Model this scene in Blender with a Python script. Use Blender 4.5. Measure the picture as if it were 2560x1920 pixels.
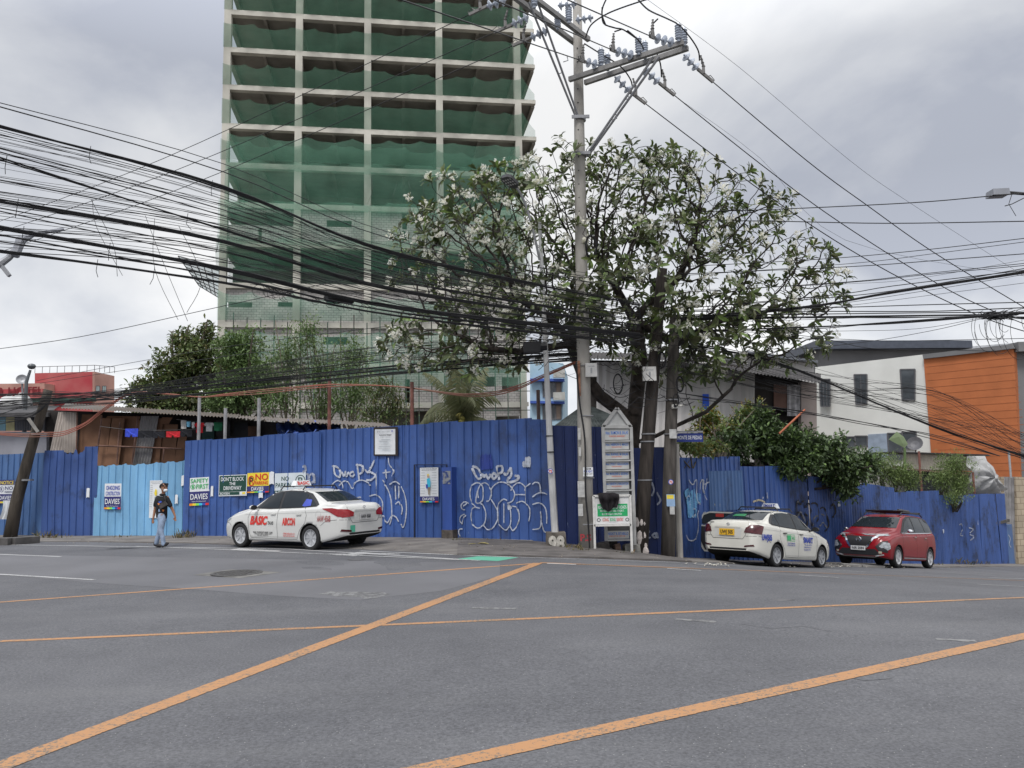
import bpy, bmesh, math, random
import numpy as np
from mathutils import Vector, Matrix, kdtree
from mathutils.bvhtree import BVHTree
from mathutils.geometry import delaunay_2d_cdt
random.seed(7); np.random.seed(7)
SC=bpy.context.scene
for o in list(bpy.data.objects): bpy.data.objects.remove(o)
COL=SC.collection
R=math.radians
# ------------------------------------------------------------- camera
F_=2000.0; PITCH=math.atan((1175-960)/2000.); ROLL=0.018; CZ=1.75
cp,sp=math.cos(PITCH),math.sin(PITCH); cr,sr=math.cos(ROLL),math.sin(ROLL)
FW=Vector((0,cp,sp)); R0=Vector((1,0,0)); U0=Vector((0,-sp,cp))
RR=R0*cr-U0*sr; UU=U0*cr+R0*sr
cam=bpy.data.cameras.new('camera'); camo=bpy.data.objects.new('camera',cam); COL.objects.link(camo)
m=Matrix.Identity(4)
for i in range(3): m[i][0]=RR[i]; m[i][1]=UU[i]; m[i][2]=-FW[i]
m[2][3]=CZ; camo.matrix_world=m
cam.sensor_width=36; cam.lens=36*F_/2560; cam.clip_end=6000; cam.clip_start=.05
SC.camera=camo
SC.render.resolution_x=1024; SC.render.resolution_y=768
# ------------------------------------------------------------- sky
SUN_EL,SUN_ROT=58,200     # high, a little behind the camera
w=bpy.data.worlds.new('World'); SC.world=w; w.use_nodes=True
nt=w.node_tree; nt.nodes.clear(); N=nt.nodes.new; L=nt.links.new
out=N('ShaderNodeOutputWorld'); bg=N('ShaderNodeBackground'); bg.inputs[1].default_value=.1
sky=N('ShaderNodeTexSky'); sky.sky_type='NISHITA'; sky.sun_disc=False; sky.sun_elevation=R(SUN_EL); sky.sun_rotation=R(SUN_ROT)
tc=N('ShaderNodeTexCoord'); sep=N('ShaderNodeSeparateXYZ'); L(tc.outputs['Generated'],sep.inputs[0])
mx=N('ShaderNodeMath'); mx.operation='MAXIMUM'; mx.inputs[1].default_value=0; L(sep.outputs[2],mx.inputs[0])
ad=N('ShaderNodeMath'); ad.operation='ADD'; ad.inputs[1].default_value=.38; L(mx.outputs[0],ad.inputs[0])
cmb=N('ShaderNodeCombineXYZ')
for k,(i,j) in enumerate(((0,0),(1,1))):
    d=N('ShaderNodeMath'); d.operation='DIVIDE'; L(sep.outputs[i],d.inputs[0]); L(ad.outputs[0],d.inputs[1]); L(d.outputs[0],cmb.inputs[j])
nz=N('ShaderNodeTexNoise'); nz.inputs['Scale'].default_value=1.35; nz.inputs['Detail'].default_value=8; nz.inputs['Roughness'].default_value=.52; nz.inputs['Distortion'].default_value=.25
mp=N('ShaderNodeMapping'); mp.inputs['Location'].default_value=(8.3,-3.1,0); L(cmb.outputs[0],mp.inputs[0]); L(mp.outputs[0],nz.inputs['Vector'])
rp=N('ShaderNodeValToRGB'); L(nz.outputs['Fac'],rp.inputs[0])
e=rp.color_ramp.elements; e[0].position=.37; e[0].color=(.50,.53,.61,1); e[1].position=.62; e[1].color=(1.0,1.0,1.0,1)
x_=rp.color_ramp.elements.new(.485); x_.color=(.74,.76,.80,1)
# overcast dome: brightest overhead, a little brighter towards the horizon haze
zr=N('ShaderNodeValToRGB'); L(mx.outputs[0],zr.inputs[0])
z=zr.color_ramp.elements; z[0].position=0; z[0].color=(.84,.84,.84,1); z[1].position=1; z[1].color=(1.4,1.4,1.4,1)
for p,v in ((.06,.80),(.16,.73),(.32,.61),(.45,.64),(.6,1.1),(.8,1.35)):
    q=zr.color_ramp.elements.new(p); q.color=(v,v,v,1)
ml=N('ShaderNodeVectorMath'); ml.operation='MULTIPLY'; L(rp.outputs[0],ml.inputs[0]); L(zr.outputs[0],ml.inputs[1])
sc=N('ShaderNodeVectorMath'); sc.operation='SCALE'; sc.inputs['Scale'].default_value=10.4; L(ml.outputs[0],sc.inputs[0])
mix=N('ShaderNodeMixRGB'); mix.inputs[0].default_value=.96; L(sky.outputs[0],mix.inputs[1]); L(sc.outputs[0],mix.inputs[2])
L(mix.outputs[0],bg.inputs[0]); L(bg.outputs[0],out.inputs[0])
sun=bpy.data.lights.new('sun','SUN'); sun.energy=1.5; sun.angle=R(14); sun.color=(1,.97,.93)
so=bpy.data.objects.new('sun',sun); COL.objects.link(so)
sd=Vector((math.sin(R(SUN_ROT))*math.cos(R(SUN_EL)),math.cos(R(SUN_ROT))*math.cos(R(SUN_EL)),math.sin(R(SUN_EL))))
so.rotation_euler=sd.to_track_quat('Z','Y').to_euler()
SC.view_settings.view_transform='Standard'; SC.view_settings.look='None'; SC.view_settings.gamma=1; SC.view_settings.exposure=.5
# ------------------------------------------------------------- picture <-> place
def ray(px,py): return FW+RR*((px-1280)/F_)+UU*((960-py)/F_)
def P(px,py,Y):
    d=ray(px,py); t=Y/d.y; return Vector((d.x*t,Y,CZ+d.z*t))
FB=[(-150,1338,28.5),(116,1340,27),(235,1340,26.6),(460,1341,25.8),(795,1343,24),(1143,1346,21.8),(1330,1352,20.7),(1502,1364,20.3),(1610,1390,20.4),(1700,1400,21.4),(1860,1403,24.6),(1978,1405,26.3),(2075,1407,27.9),(2260,1411,31),(2400,1411,35),(2523,1409,39)]
ctl=[P(*a) for a in FB]
ctl+=[P(400,1370,21.6),P(606,1367,20.9),P(784,1376,19.5),P(1933,1417,20.8),P(2047,1419,22.6),P(2240,1419,25),P(2320,1420.5,27)]
ctl+=[Vector(a) for a in ((0,0,0),(-8,0,0),(8,0,0),(-9,9,-.03),(0,9,0),(8,9,-.12),(-5,14,-.05),(0,15,-.03),(5,15,-.25),(10,17,-.8),(-20,14,-.1),(-30,0,-.1),(16,10,-.6),(0,-14,0),(-28,30,-.15),(18,22,-1.7),(26,30,-3.1),(30,40,-3.9),(26,12,-1.5),(-5,30,-.2),(3,30,-.9))]
XY=np.array([(c.x,c.y) for c in ctl]); ZZ=np.array([c.z for c in ctl]); n_=len(ctl)
def _phi(r2): return .5*r2*np.log(r2+1e-9)
K=_phi(((XY[:,None]-XY[None])**2).sum(2))+np.eye(n_)*6.0
A=np.zeros((n_+3,n_+3)); A[:n_,:n_]=K; A[:n_,n_]=1; A[:n_,n_+1:]=XY; A[n_,:n_]=1; A[n_+1:,:n_]=XY.T
W_=np.linalg.solve(A,np.concatenate([ZZ,np.zeros(3)]))
def g(x,y,W_=W_,n_=n_,XY=XY):
    x=max(-34.,min(34.,x)); y=max(-14.,min(40.,y))
    k=_phi((XY[:,0]-x)**2+(XY[:,1]-y)**2)
    return float((k*W_[:n_]).sum()+W_[n_]+W_[n_+1]*x+W_[n_+2]*y)
def G(px,py,off=0):
    d=ray(px,py); t0=2.; t=2.
    while t<80:
        if CZ+d.z*t<g(d.x*t,d.y*t): break
        t0=t; t+=.8
    for _ in range(14):
        m_=(t0+t)/2
        if CZ+d.z*m_<g(d.x*m_,d.y*m_): t=m_
        else: t0=m_
    return Vector((d.x*t,d.y*t,g(d.x*t,d.y*t)+off))
# ------------------------------------------------------------- materials
MT={}
def M(name,col,rough=.6,var=.12,scale=3,metal=0,bump=0,bscale=30,col2=None,lo=.35,hi=.65,stretch=(1,1,1),spec=.4,island=0,trans=0,coat=0,detail=5):
    if name in MT: return MT[name]
    m=bpy.data.materials.new(name); m.use_nodes=True; nt=m.node_tree; b=nt.nodes['Principled BSDF']; N=nt.nodes.new; L=nt.links.new
    b.inputs['Roughness'].default_value=rough; b.inputs['Metallic'].default_value=metal
    b.inputs['Specular IOR Level'].default_value=spec
    if coat: b.inputs['Coat Weight'].default_value=coat; b.inputs['Coat Roughness'].default_value=.06
    c1=[max(0,c*(1-var)) for c in col]+[1]; c2=[min(1,c*(1+var)) for c in col]+[1] if col2 is None else list(col2)+[1]
    tc=N('ShaderNodeTexCoord'); mp=N('ShaderNodeMapping'); mp.inputs['Scale'].default_value=stretch; L(tc.outputs['Object'],mp.inputs[0])
    nz=N('ShaderNodeTexNoise'); nz.inputs['Scale'].default_value=scale; nz.inputs['Detail'].default_value=detail; L(mp.outputs[0],nz.inputs['Vector'])
    rp=N('ShaderNodeValToRGB'); rp.color_ramp.elements[0].position=lo; rp.color_ramp.elements[1].position=hi
    rp.color_ramp.elements[0].color=c1; rp.color_ramp.elements[1].color=c2
    L(nz.outputs['Fac'],rp.inputs[0]); src=rp.outputs[0]
    if island:
        ge=N('ShaderNodeNewGeometry'); hs=N('ShaderNodeHueSaturation'); mr=N('ShaderNodeMapRange'); L(ge.outputs['Random Per Island'],mr.inputs[0])
        mr.inputs[3].default_value=1-island; mr.inputs[4].default_value=1+island; L(mr.outputs[0],hs.inputs['Value']); L(src,hs.inputs['Color']); src=hs.outputs[0]
    L(src,b.inputs['Base Color'])
    if bump:
        n2=N('ShaderNodeTexNoise'); n2.inputs['Scale'].default_value=bscale; n2.inputs['Detail'].default_value=4; L(mp.outputs[0],n2.inputs['Vector'])
        bp=N('ShaderNodeBump'); bp.inputs['Strength'].default_value=bump; bp.inputs['Distance'].default_value=.02; L(n2.outputs['Fac'],bp.inputs['Height']); L(bp.outputs[0],b.inputs['Normal'])
    if trans:
        tr=N('ShaderNodeBsdfTransparent'); ms=N('ShaderNodeMixShader'); ms.inputs[0].default_value=trans; o=nt.nodes['Material Output']
        L(b.outputs[0],ms.inputs[1]); L(tr.outputs[0],ms.inputs[2]); L(ms.outputs[0],o.inputs[0])
    MT[name]=m; return m
# ------------------------------------------------------------- mesh builder
RM={}   # object -> its world matrix
def tag(o,label=None,cat=None,group=None,kind=None):
    if label: o['label']=label
    if cat: o['category']=cat
    if group: o['group']=group
    if kind: o['kind']=kind
    return o
def thing(name,label,cat,loc=(0,0,0),group=None,mat=None):
    o=bpy.data.objects.new(name,None); COL.objects.link(o); o.empty_display_size=.3
    mw=mat if mat is not None else Matrix.Translation(Vector(loc))
    o.matrix_world=mw; RM[o.name]=mw.copy(); return tag(o,label,cat,group)
class MB:
    def __init__(s): s.v=[]; s.f=[]; s.m=[]; s.cm=0
    def add(s,vs,fs,m=None):
        k=len(s.v); s.v.extend([tuple(a) for a in vs]); m=s.cm if m is None else m
        for f in fs: s.f.append(tuple(i+k for i in f)); s.m.append(m)
    def hexa(s,p,m=None): s.add(p,[(0,3,2,1),(4,5,6,7),(0,1,5,4),(1,2,6,5),(2,3,7,6),(3,0,4,7)],m)
    def box(s,x0,x1,y0,y1,z0,z1,m=None,T=None):
        p=[Vector(a) for a in ((x0,y0,z0),(x1,y0,z0),(x1,y1,z0),(x0,y1,z0),(x0,y0,z1),(x1,y0,z1),(x1,y1,z1),(x0,y1,z1))]
        if T is not None: p=[T@a for a in p]
        s.hexa(p,m)
    def bar(s,a,b,w,h=None,m=None,up=(0,0,1)):
        a=Vector(a); b=Vector(b); h=w if h is None else h; d=(b-a).normalized(); u=Vector(up)
        if abs(d.dot(u))>.98: u=Vector((0,1,0))
        r=d.cross(u).normalized(); u=r.cross(d)
        q=[(-1,-1),(1,-1),(1,1),(-1,1)]
        s.hexa([a+r*(i*w/2)+u*(j*h/2) for i,j in q]+[b+r*(i*w/2)+u*(j*h/2) for i,j in q],m)
    def tube(s,pts,r,n=6,m=None,cap=True):
        pts=[Vector(p) for p in pts]; k=len(pts); rs=r if isinstance(r,(list,tuple)) else [r]*k
        vs=[]; prev=None
        for i,p in enumerate(pts):
            d=(pts[min(i+1,k-1)]-pts[max(i-1,0)]); d=d.normalized() if d.length>1e-9 else Vector((0,0,1))
            if prev is None:
                a=Vector((0,0,1)) if abs(d.z)<.9 else Vector((1,0,0)); u=d.cross(a).normalized()
            else:
                u=prev-d*prev.dot(d); u=u.normalized() if u.length>1e-6 else d.orthogonal().normalized()
            prev=u; v=d.cross(u)
            for j in range(n):
                t=2*math.pi*j/n; vs.append(p+(u*math.cos(t)+v*math.sin(t))*rs[i])
        fs=[(i*n+j,i*n+(j+1)%n,(i+1)*n+(j+1)%n,(i+1)*n+j) for i in range(k-1) for j in range(n)]
        if cap: fs+= [tuple(range(n-1,-1,-1)),tuple(range((k-1)*n,k*n))]
        s.add(vs,fs,m)
    def lathe(s,prof,T=None,n=16,m=None):   # prof: (r,z)
        vs=[]; T=T if T is not None else Matrix.Identity(4)
        for r,z in prof:
            for j in range(n):
                t=2*math.pi*j/n; vs.append(T@Vector((r*math.cos(t),r*math.sin(t),z)))
        k=len(prof); fs=[(i*n+j,i*n+(j+1)%n,(i+1)*n+(j+1)%n,(i+1)*n+j) for i in range(k-1) for j in range(n)]
        fs+=[tuple(range(n-1,-1,-1)),tuple(range((k-1)*n,k*n))]
        s.add(vs,fs,m)
    def prism(s,poly,d,m=None):   # poly: 3D points, extruded by vector d
        p=[Vector(a) for a in poly]; n=len(p); d=Vector(d)
        s.add(p+[a+d for a in p],[tuple(range(n-1,-1,-1)),tuple(range(n,2*n))]+[(i,(i+1)%n,(i+1)%n+n,i+n) for i in range(n)],m)
    def quad(s,a,b,c,d,m=None): s.add([a,b,c,d],[(0,1,2,3)],m)
    def ball(s,c,r,n=10,m=None,sc=(1,1,1)):
        c=Vector(c); k=max(4,n//2); vs=[]
        for i in range(k+1):
            a=math.pi*i/k
            for j in range(n):
                t=2*math.pi*j/n; vs.append(c+Vector((math.sin(a)*math.cos(t)*r*sc[0],math.sin(a)*math.sin(t)*r*sc[1],math.cos(a)*r*sc[2])))
        s.add(vs,[(i*n+j,(i+1)*n+j,(i+1)*n+(j+1)%n,i*n+(j+1)%n) for i in range(k) for j in range(n)],m)
    def text(s,t,O,U,V,x0,y0,x1,y1,off=0,m=None,bold=.012,ital=0):
        vs,fs=glyphs(t,bold); U=Vector(U); V=Vector(V); nn=U.cross(V).normalized(); O=Vector(O)
        s.add([O+U*(x0+(x1-x0)*a+ital*(y1-y0)*b)+V*(y0+(y1-y0)*b)+nn*off for a,b in vs],fs,m)
    def build(s,name,mats,parent=None,smooth=False,world=True):
        me=bpy.data.meshes.new(name); vs=s.v
        if parent is not None and world:
            inv=RM[parent.name].inverted(); vs=[inv@Vector(v) for v in vs]
        me.from_pydata(vs,[],s.f); mats=mats if isinstance(mats,(list,tuple)) else [mats]
        for x in mats: me.materials.append(x)
        if len(mats)>1: me.polygons.foreach_set('material_index',s.m)
        if smooth: me.polygons.foreach_set('use_smooth',[True]*len(s.f))
        me.update(); o=bpy.data.objects.new(name,me); COL.objects.link(o)
        if parent is not None: o.parent=parent; RM[o.name]=RM[parent.name].copy()
        else: RM[o.name]=Matrix.Identity(4)
        return o
_gl={}
def glyphs(t,bold):
    k=(t,bold)
    if k in _gl: return _gl[k]
    c=bpy.data.curves.new('t','FONT'); c.body=t; c.resolution_u=3; c.offset=bold; o=bpy.data.objects.new('t',c); COL.objects.link(o)
    me=bpy.data.meshes.new_from_object(o); vs=[(v.co.x,v.co.y) for v in me.vertices]; fs=[tuple(p.vertices) for p in me.polygons]
    bpy.data.objects.remove(o); bpy.data.meshes.remove(me)
    if not vs: _gl[k]=([],[]); return _gl[k]
    a=min(v[0] for v in vs); b=max(v[0] for v in vs); e=0.0; h=.71
    if t.upper()!=t: e=min(v[1] for v in vs); h=max(v[1] for v in vs)-e
    _gl[k]=([((x-a)/max(b-a,1e-6),(y-e)/h) for x,y in vs],fs); return _gl[k]
def struct(mb,name,mat,smooth=False): return tag(mb.build(name,mat,None,smooth),kind='structure')
def grp(o,s): o['group']=s; return o
def rnd(a,b): return a+(b-a)*random.random()
# ============================================================= ground, road, markings
m_dirt=M('dirt',(.16,.14,.12),.95,.3,1.2,bump=.4)
def asphalt():
    m=bpy.data.materials.new('asphalt'); m.use_nodes=True; nt=m.node_tree; b=nt.nodes['Principled BSDF']; N=nt.nodes.new; L=nt.links.new
    tc=N('ShaderNodeTexCoord')
    def noise(s,d=4,r=.5):
        n=N('ShaderNodeTexNoise'); n.inputs['Scale'].default_value=s; n.inputs['Detail'].default_value=d; n.inputs['Roughness'].default_value=r; L(tc.outputs['Object'],n.inputs['Vector']); return n
    def ramp(src,p0,c0,p1,c1):
        r=N('ShaderNodeValToRGB'); e=r.color_ramp.elements; e[0].position=p0; e[0].color=(*c0,1); e[1].position=p1; e[1].color=(*c1,1); L(src,r.inputs[0]); return r.outputs[0]
    base=ramp(noise(.35,7,.68).outputs['Fac'],.32,(.080,.081,.089),.68,(.125,.126,.135))
    grain=ramp(noise(42,3,.7).outputs['Fac'],.3,(.62,.62,.62),.72,(1.4,1.4,1.4))
    mu=N('ShaderNodeMixRGB'); mu.blend_type='MULTIPLY'; mu.inputs[0].default_value=1; L(base,mu.inputs[1]); L(grain,mu.inputs[2])
    vo=N('ShaderNodeTexVoronoi'); vo.inputs['Scale'].default_value=36; L(tc.outputs['Object'],vo.inputs['Vector'])
    st=ramp(vo.outputs['Distance'],.10,(1,1,1),.2,(0,0,0)); s2=ramp(vo.outputs['Color'],.72,(0,0,0),.8,(1,1,1))
    mm=N('ShaderNodeMixRGB'); mm.blend_type='MULTIPLY'; mm.inputs[0].default_value=1; L(st,mm.inputs[1]); L(s2,mm.inputs[2])
    mix=N('ShaderNodeMixRGB'); L(mm.outputs[0],mix.inputs[0]); L(mu.outputs[0],mix.inputs[1]); mix.inputs[2].default_value=(.33,.33,.32,1)
    # worn wheel tracks and dust
    mp=N('ShaderNodeMapping'); mp.inputs['Scale'].default_value=(.09,.6,1); mp.inputs['Rotation'].default_value=(0,0,-.25); L(tc.outputs['Object'],mp.inputs[0])
    n3=N('ShaderNodeTexNoise'); n3.inputs['Scale'].default_value=1.4; n3.inputs['Detail'].default_value=5; L(mp.outputs[0],n3.inputs['Vector'])
    du=ramp(n3.outputs['Fac'],.5,(0,0,0),.78,(.35,.35,.35))
    m2=N('ShaderNodeMixRGB'); L(du,m2.inputs[0]); L(mix.outputs[0],m2.inputs[1]); m2.inputs[2].default_value=(.18,.18,.182,1)
    L(m2.outputs[0],b.inputs['Base Color']); b.inputs['Roughness'].default_value=.82; b.inputs['Specular IOR Level'].default_value=.35
    bp=N('ShaderNodeBump'); bp.inputs['Strength'].default_value=.55; bp.inputs['Distance'].default_value=.01; L(noise(55,3,.7).outputs['Fac'],bp.inputs['Height']); L(bp.outputs[0],b.inputs['Normal'])
    return m
m_asph=asphalt()
def gridsheet(xs,ys,off): 
    mb=MB(); mb.v=[(x,y,g(x,y)+off) for y in ys for x in xs]; n=len(xs)
    mb.f=[(j*n+i,j*n+i+1,(j+1)*n+i+1,(j+1)*n+i) for j in range(len(ys)-1) for i in range(n-1)]; mb.m=[0]*len(mb.f); return mb
fx=[-1500,-600,-200,-100]+list(range(-60,61,3))+[100,200,600,1500]; fy=[-600,-200,-80]+list(range(-30,61,3))+[80,150,400,1000,2500]
struct(gridsheet(fx,fy,-.05),'ground',m_dirt,True)
struct(gridsheet([x*.75 for x in range(-46,47)],[y*.75 for y in range(-18,54)],0),'road',m_asph,True)
def strip(a,b,w0,w1,off=.006,seg=None,jag=0,mb=None):
    mb=mb or MB(); n=seg or 24; A=Vector(a); B=Vector(b); L_=[];R_=[]
    for i in range(n+1):
        t=i/n; px,py=A.lerp(B,t); c=G(px,py); q=G(px+(B.x-A.x)*.01,py+(B.y-A.y)*.01); d=(q-c); d.z=0; d.normalize(); s=Vector((-d.y,d.x,0)); w=(w0+(w1-w0)*t)/2
        wl=w*(1+rnd(-jag,jag)); wr=w*(1+rnd(-jag,jag)); l=c+s*wl; r=c-s*wr; L_.append((l.x,l.y,g(l.x,l.y)+off)); R_.append((r.x,r.y,g(r.x,r.y)+off))
    mb.add(L_+R_,[(i,i+n+1,i+n+2,i+1) for i in range(n)]); return mb
def worn(name,col,under,th=.44,scale=30):   # road paint worn through to the asphalt
    m=bpy.data.materials.new(name); m.use_nodes=True; nt=m.node_tree; b=nt.nodes['Principled BSDF']; N=nt.nodes.new; L=nt.links.new
    tc=N('ShaderNodeTexCoord'); n=N('ShaderNodeTexNoise'); n.inputs['Scale'].default_value=scale; n.inputs['Detail'].default_value=6; n.inputs['Roughness'].default_value=.75; L(tc.outputs['Object'],n.inputs['Vector'])
    n2=N('ShaderNodeTexNoise'); n2.inputs['Scale'].default_value=.9; n2.inputs['Detail'].default_value=3; L(tc.outputs['Object'],n2.inputs['Vector'])
    ad=N('ShaderNodeMath'); ad.operation='MULTIPLY_ADD'; ad.inputs[1].default_value=.35; L(n2.outputs['Fac'],ad.inputs[0]); L(n.outputs['Fac'],ad.inputs[2])
    r=N('ShaderNodeValToRGB'); e=r.color_ramp.elements; e[0].position=th+.08; e[0].color=(*under,1); e[1].position=th+.16; e[1].color=(*col,1); L(ad.outputs[0],r.inputs[0])
    L(r.outputs[0],b.inputs['Base Color']); b.inputs['Roughness'].default_value=.75; return m
m_yel=worn('road paint orange',(.39,.205,.095),(.15,.125,.10),.505)
m_wht=worn('road paint white',(.42,.42,.42),(.14,.14,.14),.49)
m_fad=worn('road paint faded',(.2,.2,.2),(.095,.095,.098),.56,9)
m_grn=worn('road paint green',(.10,.36,.25),(.1,.2,.15),.37)
def mark(mb,m): return struct(mb,'road_marking',m)
mark(strip((-60,1510),(1350,1408),.11,.11,.003,120,.04),m_yel)
mark(strip((1350,1407),(2700,1457),.11,.11,.0045),m_yel)
mark(strip((-60,1606),(2700,1488),.105,.105,.003,160,.04),m_yel)
mark(strip((-140,1970),(1345,1408),.18,.19,.004,260,.05),m_yel)
mark(strip((780,1985),(2700,1560),.165,.175,.004,260,.05),m_yel)
for a,b,w in (((-60,1433),(235,1450),.1),((-60,1384),(152,1392),.1),((1368,1409),(1440,1412),.1),((1668,1422),(1753,1427),.1),((1735,1411),(1820,1414.5),.1),((1997,1438),(2098,1445),.1),((2068,1425),(2163,1430.5),.1),((2445,1461),(2620,1470),.1),((2473,1445),(2600,1449),.1)):
    mark(strip(a,b,w,w,.006,6,.05),m_wht)
mb=MB(); strip((-60,1361),(720,1373),.1,.1,.006,mb=mb); strip((720,1373),(1200,1402),.09,.09,.0065,mb=mb); strip((340,1366),(700,1380),.08,.08,.007,mb=mb); strip((700,1381),(1150,1400),.08,.08,.0075,mb=mb); mark(mb,m_wht)
mb=MB(); strip((900,1378),(1280,1393),.09,.09,.006,mb=mb); strip((1280,1393),(1700,1407),.05,.05,.0065,mb=mb); mark(mb,m_wht)
mb=MB(); strip((585,1373),(700,1378),.3,.12,.005,8,.2,mb); strip((880,1383),(1000,1386),.35,.1,.005,8,.3,mb); strip((820,1385),(900,1389),.15,.3,.005,8,.3,mb); mark(mb,m_wht)
mb=MB(); q=[G(*a,off=.004) for a in ((1140,1398),(1195,1391),(1297,1394),(1245,1403))]; mb.quad(q[0],q[3],q[2],q[1]); mark(mb,m_grn)
for a,b,w in (((810,1482),(960,1490),.5),((1180,1520),(1290,1522),.12),((1690,1548),(1790,1555),.12),((2340,1598),(2440,1603),.12)):
    mark(strip(a,b,w*.6,w,.003,8,.5),m_fad)
# newer smoother asphalt lane, tar-sealed cracks, oil drips
def sheet(px,off,name,mat,rows=5):
    top,bot=px; mb=MB(); vs=[]; n=len(top)
    for k in range(rows+1):
        for i in range(n): p=G(*top[i]).lerp(G(*bot[i]),k/rows); vs.append((p.x,p.y,g(p.x,p.y)+off))
    mb.add(vs,[(k*n+i,k*n+i+1,(k+1)*n+i+1,(k+1)*n+i) for k in range(rows) for i in range(n-1)]); return struct(mb,name,mat)
xs_=[-80,100,300,500,700,900,1100,1250]
sheet(([(x,1386+x*.018) for x in xs_],[(x,y) for x,y in zip(xs_,(1428,1446,1462,1474,1490,1500,1478,1440))]),.002,'road_patch',M('newer asphalt',(.125,.125,.134),.75,.10,.5,bump=.25,bscale=70))
for L_,w in (([(2105,1690),(2160,1702),(2230,1697)],.008),([(1850,1560),(1930,1572),(2010,1566),(2080,1580)],.008)):
    mb=MB()
    for a,b in zip(L_[:-1],L_[1:]): strip(a,b,w,w,.0035,5,.4,mb)
    struct(mb,'road_crack',M('tar seal',(.07,.07,.073),.8))
for x,y,r_ in ((905,1398,.35),(640,1384,.3),(1960,1500,.15)):
    c=G(x,y,.003); mb=MB(); mb.add([c+Vector((r_*math.cos(a)*rnd(.6,1.2),r_*math.sin(a)*rnd(.5,1),0)) for a in np.linspace(0,6.0,14)],[tuple(range(14))]); struct(mb,'oil_stain',M('oil stain',(.095,.094,.098),.75,.25,6))
# repaired patch with manhole cover
m_conc=M('concrete',(.26,.25,.235),.9,.2,2.5,bump=.3)
m_pav=M('pavement',(.17,.155,.145),.92,.28,1.6,bump=.4,col2=(.2,.185,.17))
pa=MB(); q=[G(*a,off=.005) for a in ((482,1438),(575,1424),(704,1431),(600,1446))]; pa.quad(q[0],q[3],q[2],q[1]); struct(pa,'concrete_patch',M('patch',(.17,.165,.155),.9,.25,4))
c=G(592,1434,.004); mh=thing('manhole_cover','round dark iron manhole cover in a concrete patch in the road','manhole cover',c)
T=Matrix.Translation(c+Vector((0,0,.006))); r_=MB(); r_.lathe([(.42,-.02),(.46,.0),(.46,.008),(.38,.008),(.38,.002)],T,28); r_.build('rim',M('iron',(.12,.115,.11),.6,.3,20,metal=.6),mh)
l_=MB(); l_.lathe([(.375,-.02),(.375,.0035)],T,28)
for i in range(-3,4):
    for j in range(-3,4):
        if i*i+j*j<10: l_.box(i*.1-.035,i*.1+.035,j*.1-.035,j*.1+.035,.003,.009,0,T)
l_.build('lid',MT['iron'],mh)
# dusty pavement strip between road and fence, a low kerb toward the corner
def pave(top,bot,off,mat,name='pavement',h=.0):
    mb=MB(); n=len(top); a=[G(*p) for p in bot]; b=[t if isinstance(t,Vector) else G(*t) for t in top]
    rows=6; vs=[]
    for k in range(rows+1):
        for i in range(n):
            p=a[i].lerp(b[i],k/rows); vs.append((p.x,p.y,g(p.x,p.y)+off))
    for i in range(n): vs.append((a[i].x,a[i].y,g(a[i].x,a[i].y)-.1))
    fs=[(k*n+i,k*n+i+1,(k+1)*n+i+1,(k+1)*n+i) for k in range(rows) for i in range(n-1)]
    s0=(rows+1)*n; fs+=[(s0+i,s0+i+1,i+1,i) for i in range(n-1)]
    mb.add(vs,fs); return struct(mb,name,mat)
def behind(px,py,Y,e=.6):
    p=P(px,py,Y); p.y+=e; return p
pave([behind(*FB[i]) for i in (0,1,2,3,4,5)],[(-150,1352),(116,1354),(235,1355),(460,1358),(795,1369),(1143,1388)],.02,m_pav)
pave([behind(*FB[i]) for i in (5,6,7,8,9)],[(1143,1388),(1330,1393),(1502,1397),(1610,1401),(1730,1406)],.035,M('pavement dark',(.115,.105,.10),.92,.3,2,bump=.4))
pave([behind(*FB[i]) for i in (9,10,11,12,13,14,15)],[(1730,1406),(1880,1410),(1990,1414),(2110,1417),(2300,1418),(2440,1417),(2600,1417)],.02,MT['pavement'])
# kerb stones
def kerb(pts,w,h,name='kerb',mat=None):
    mb=MB(); q=[G(*p) for p in pts]
    for a,b in zip(q[:-1],q[1:]):
        d=(b-a).normalized(); mb.bar(a+Vector((0,0,h/2)),b+Vector((0,0,h/2)),w,h)
    return struct(mb,name,mat or m_conc)
kerb([(-120,1362),(30,1362),(92,1357)],.35,.2,mat=M('kerb dark',(.085,.08,.078),.9,.3,3))
kerb([(2105,1415),(2150,1417),(2205,1419)],.35,.07)
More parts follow.
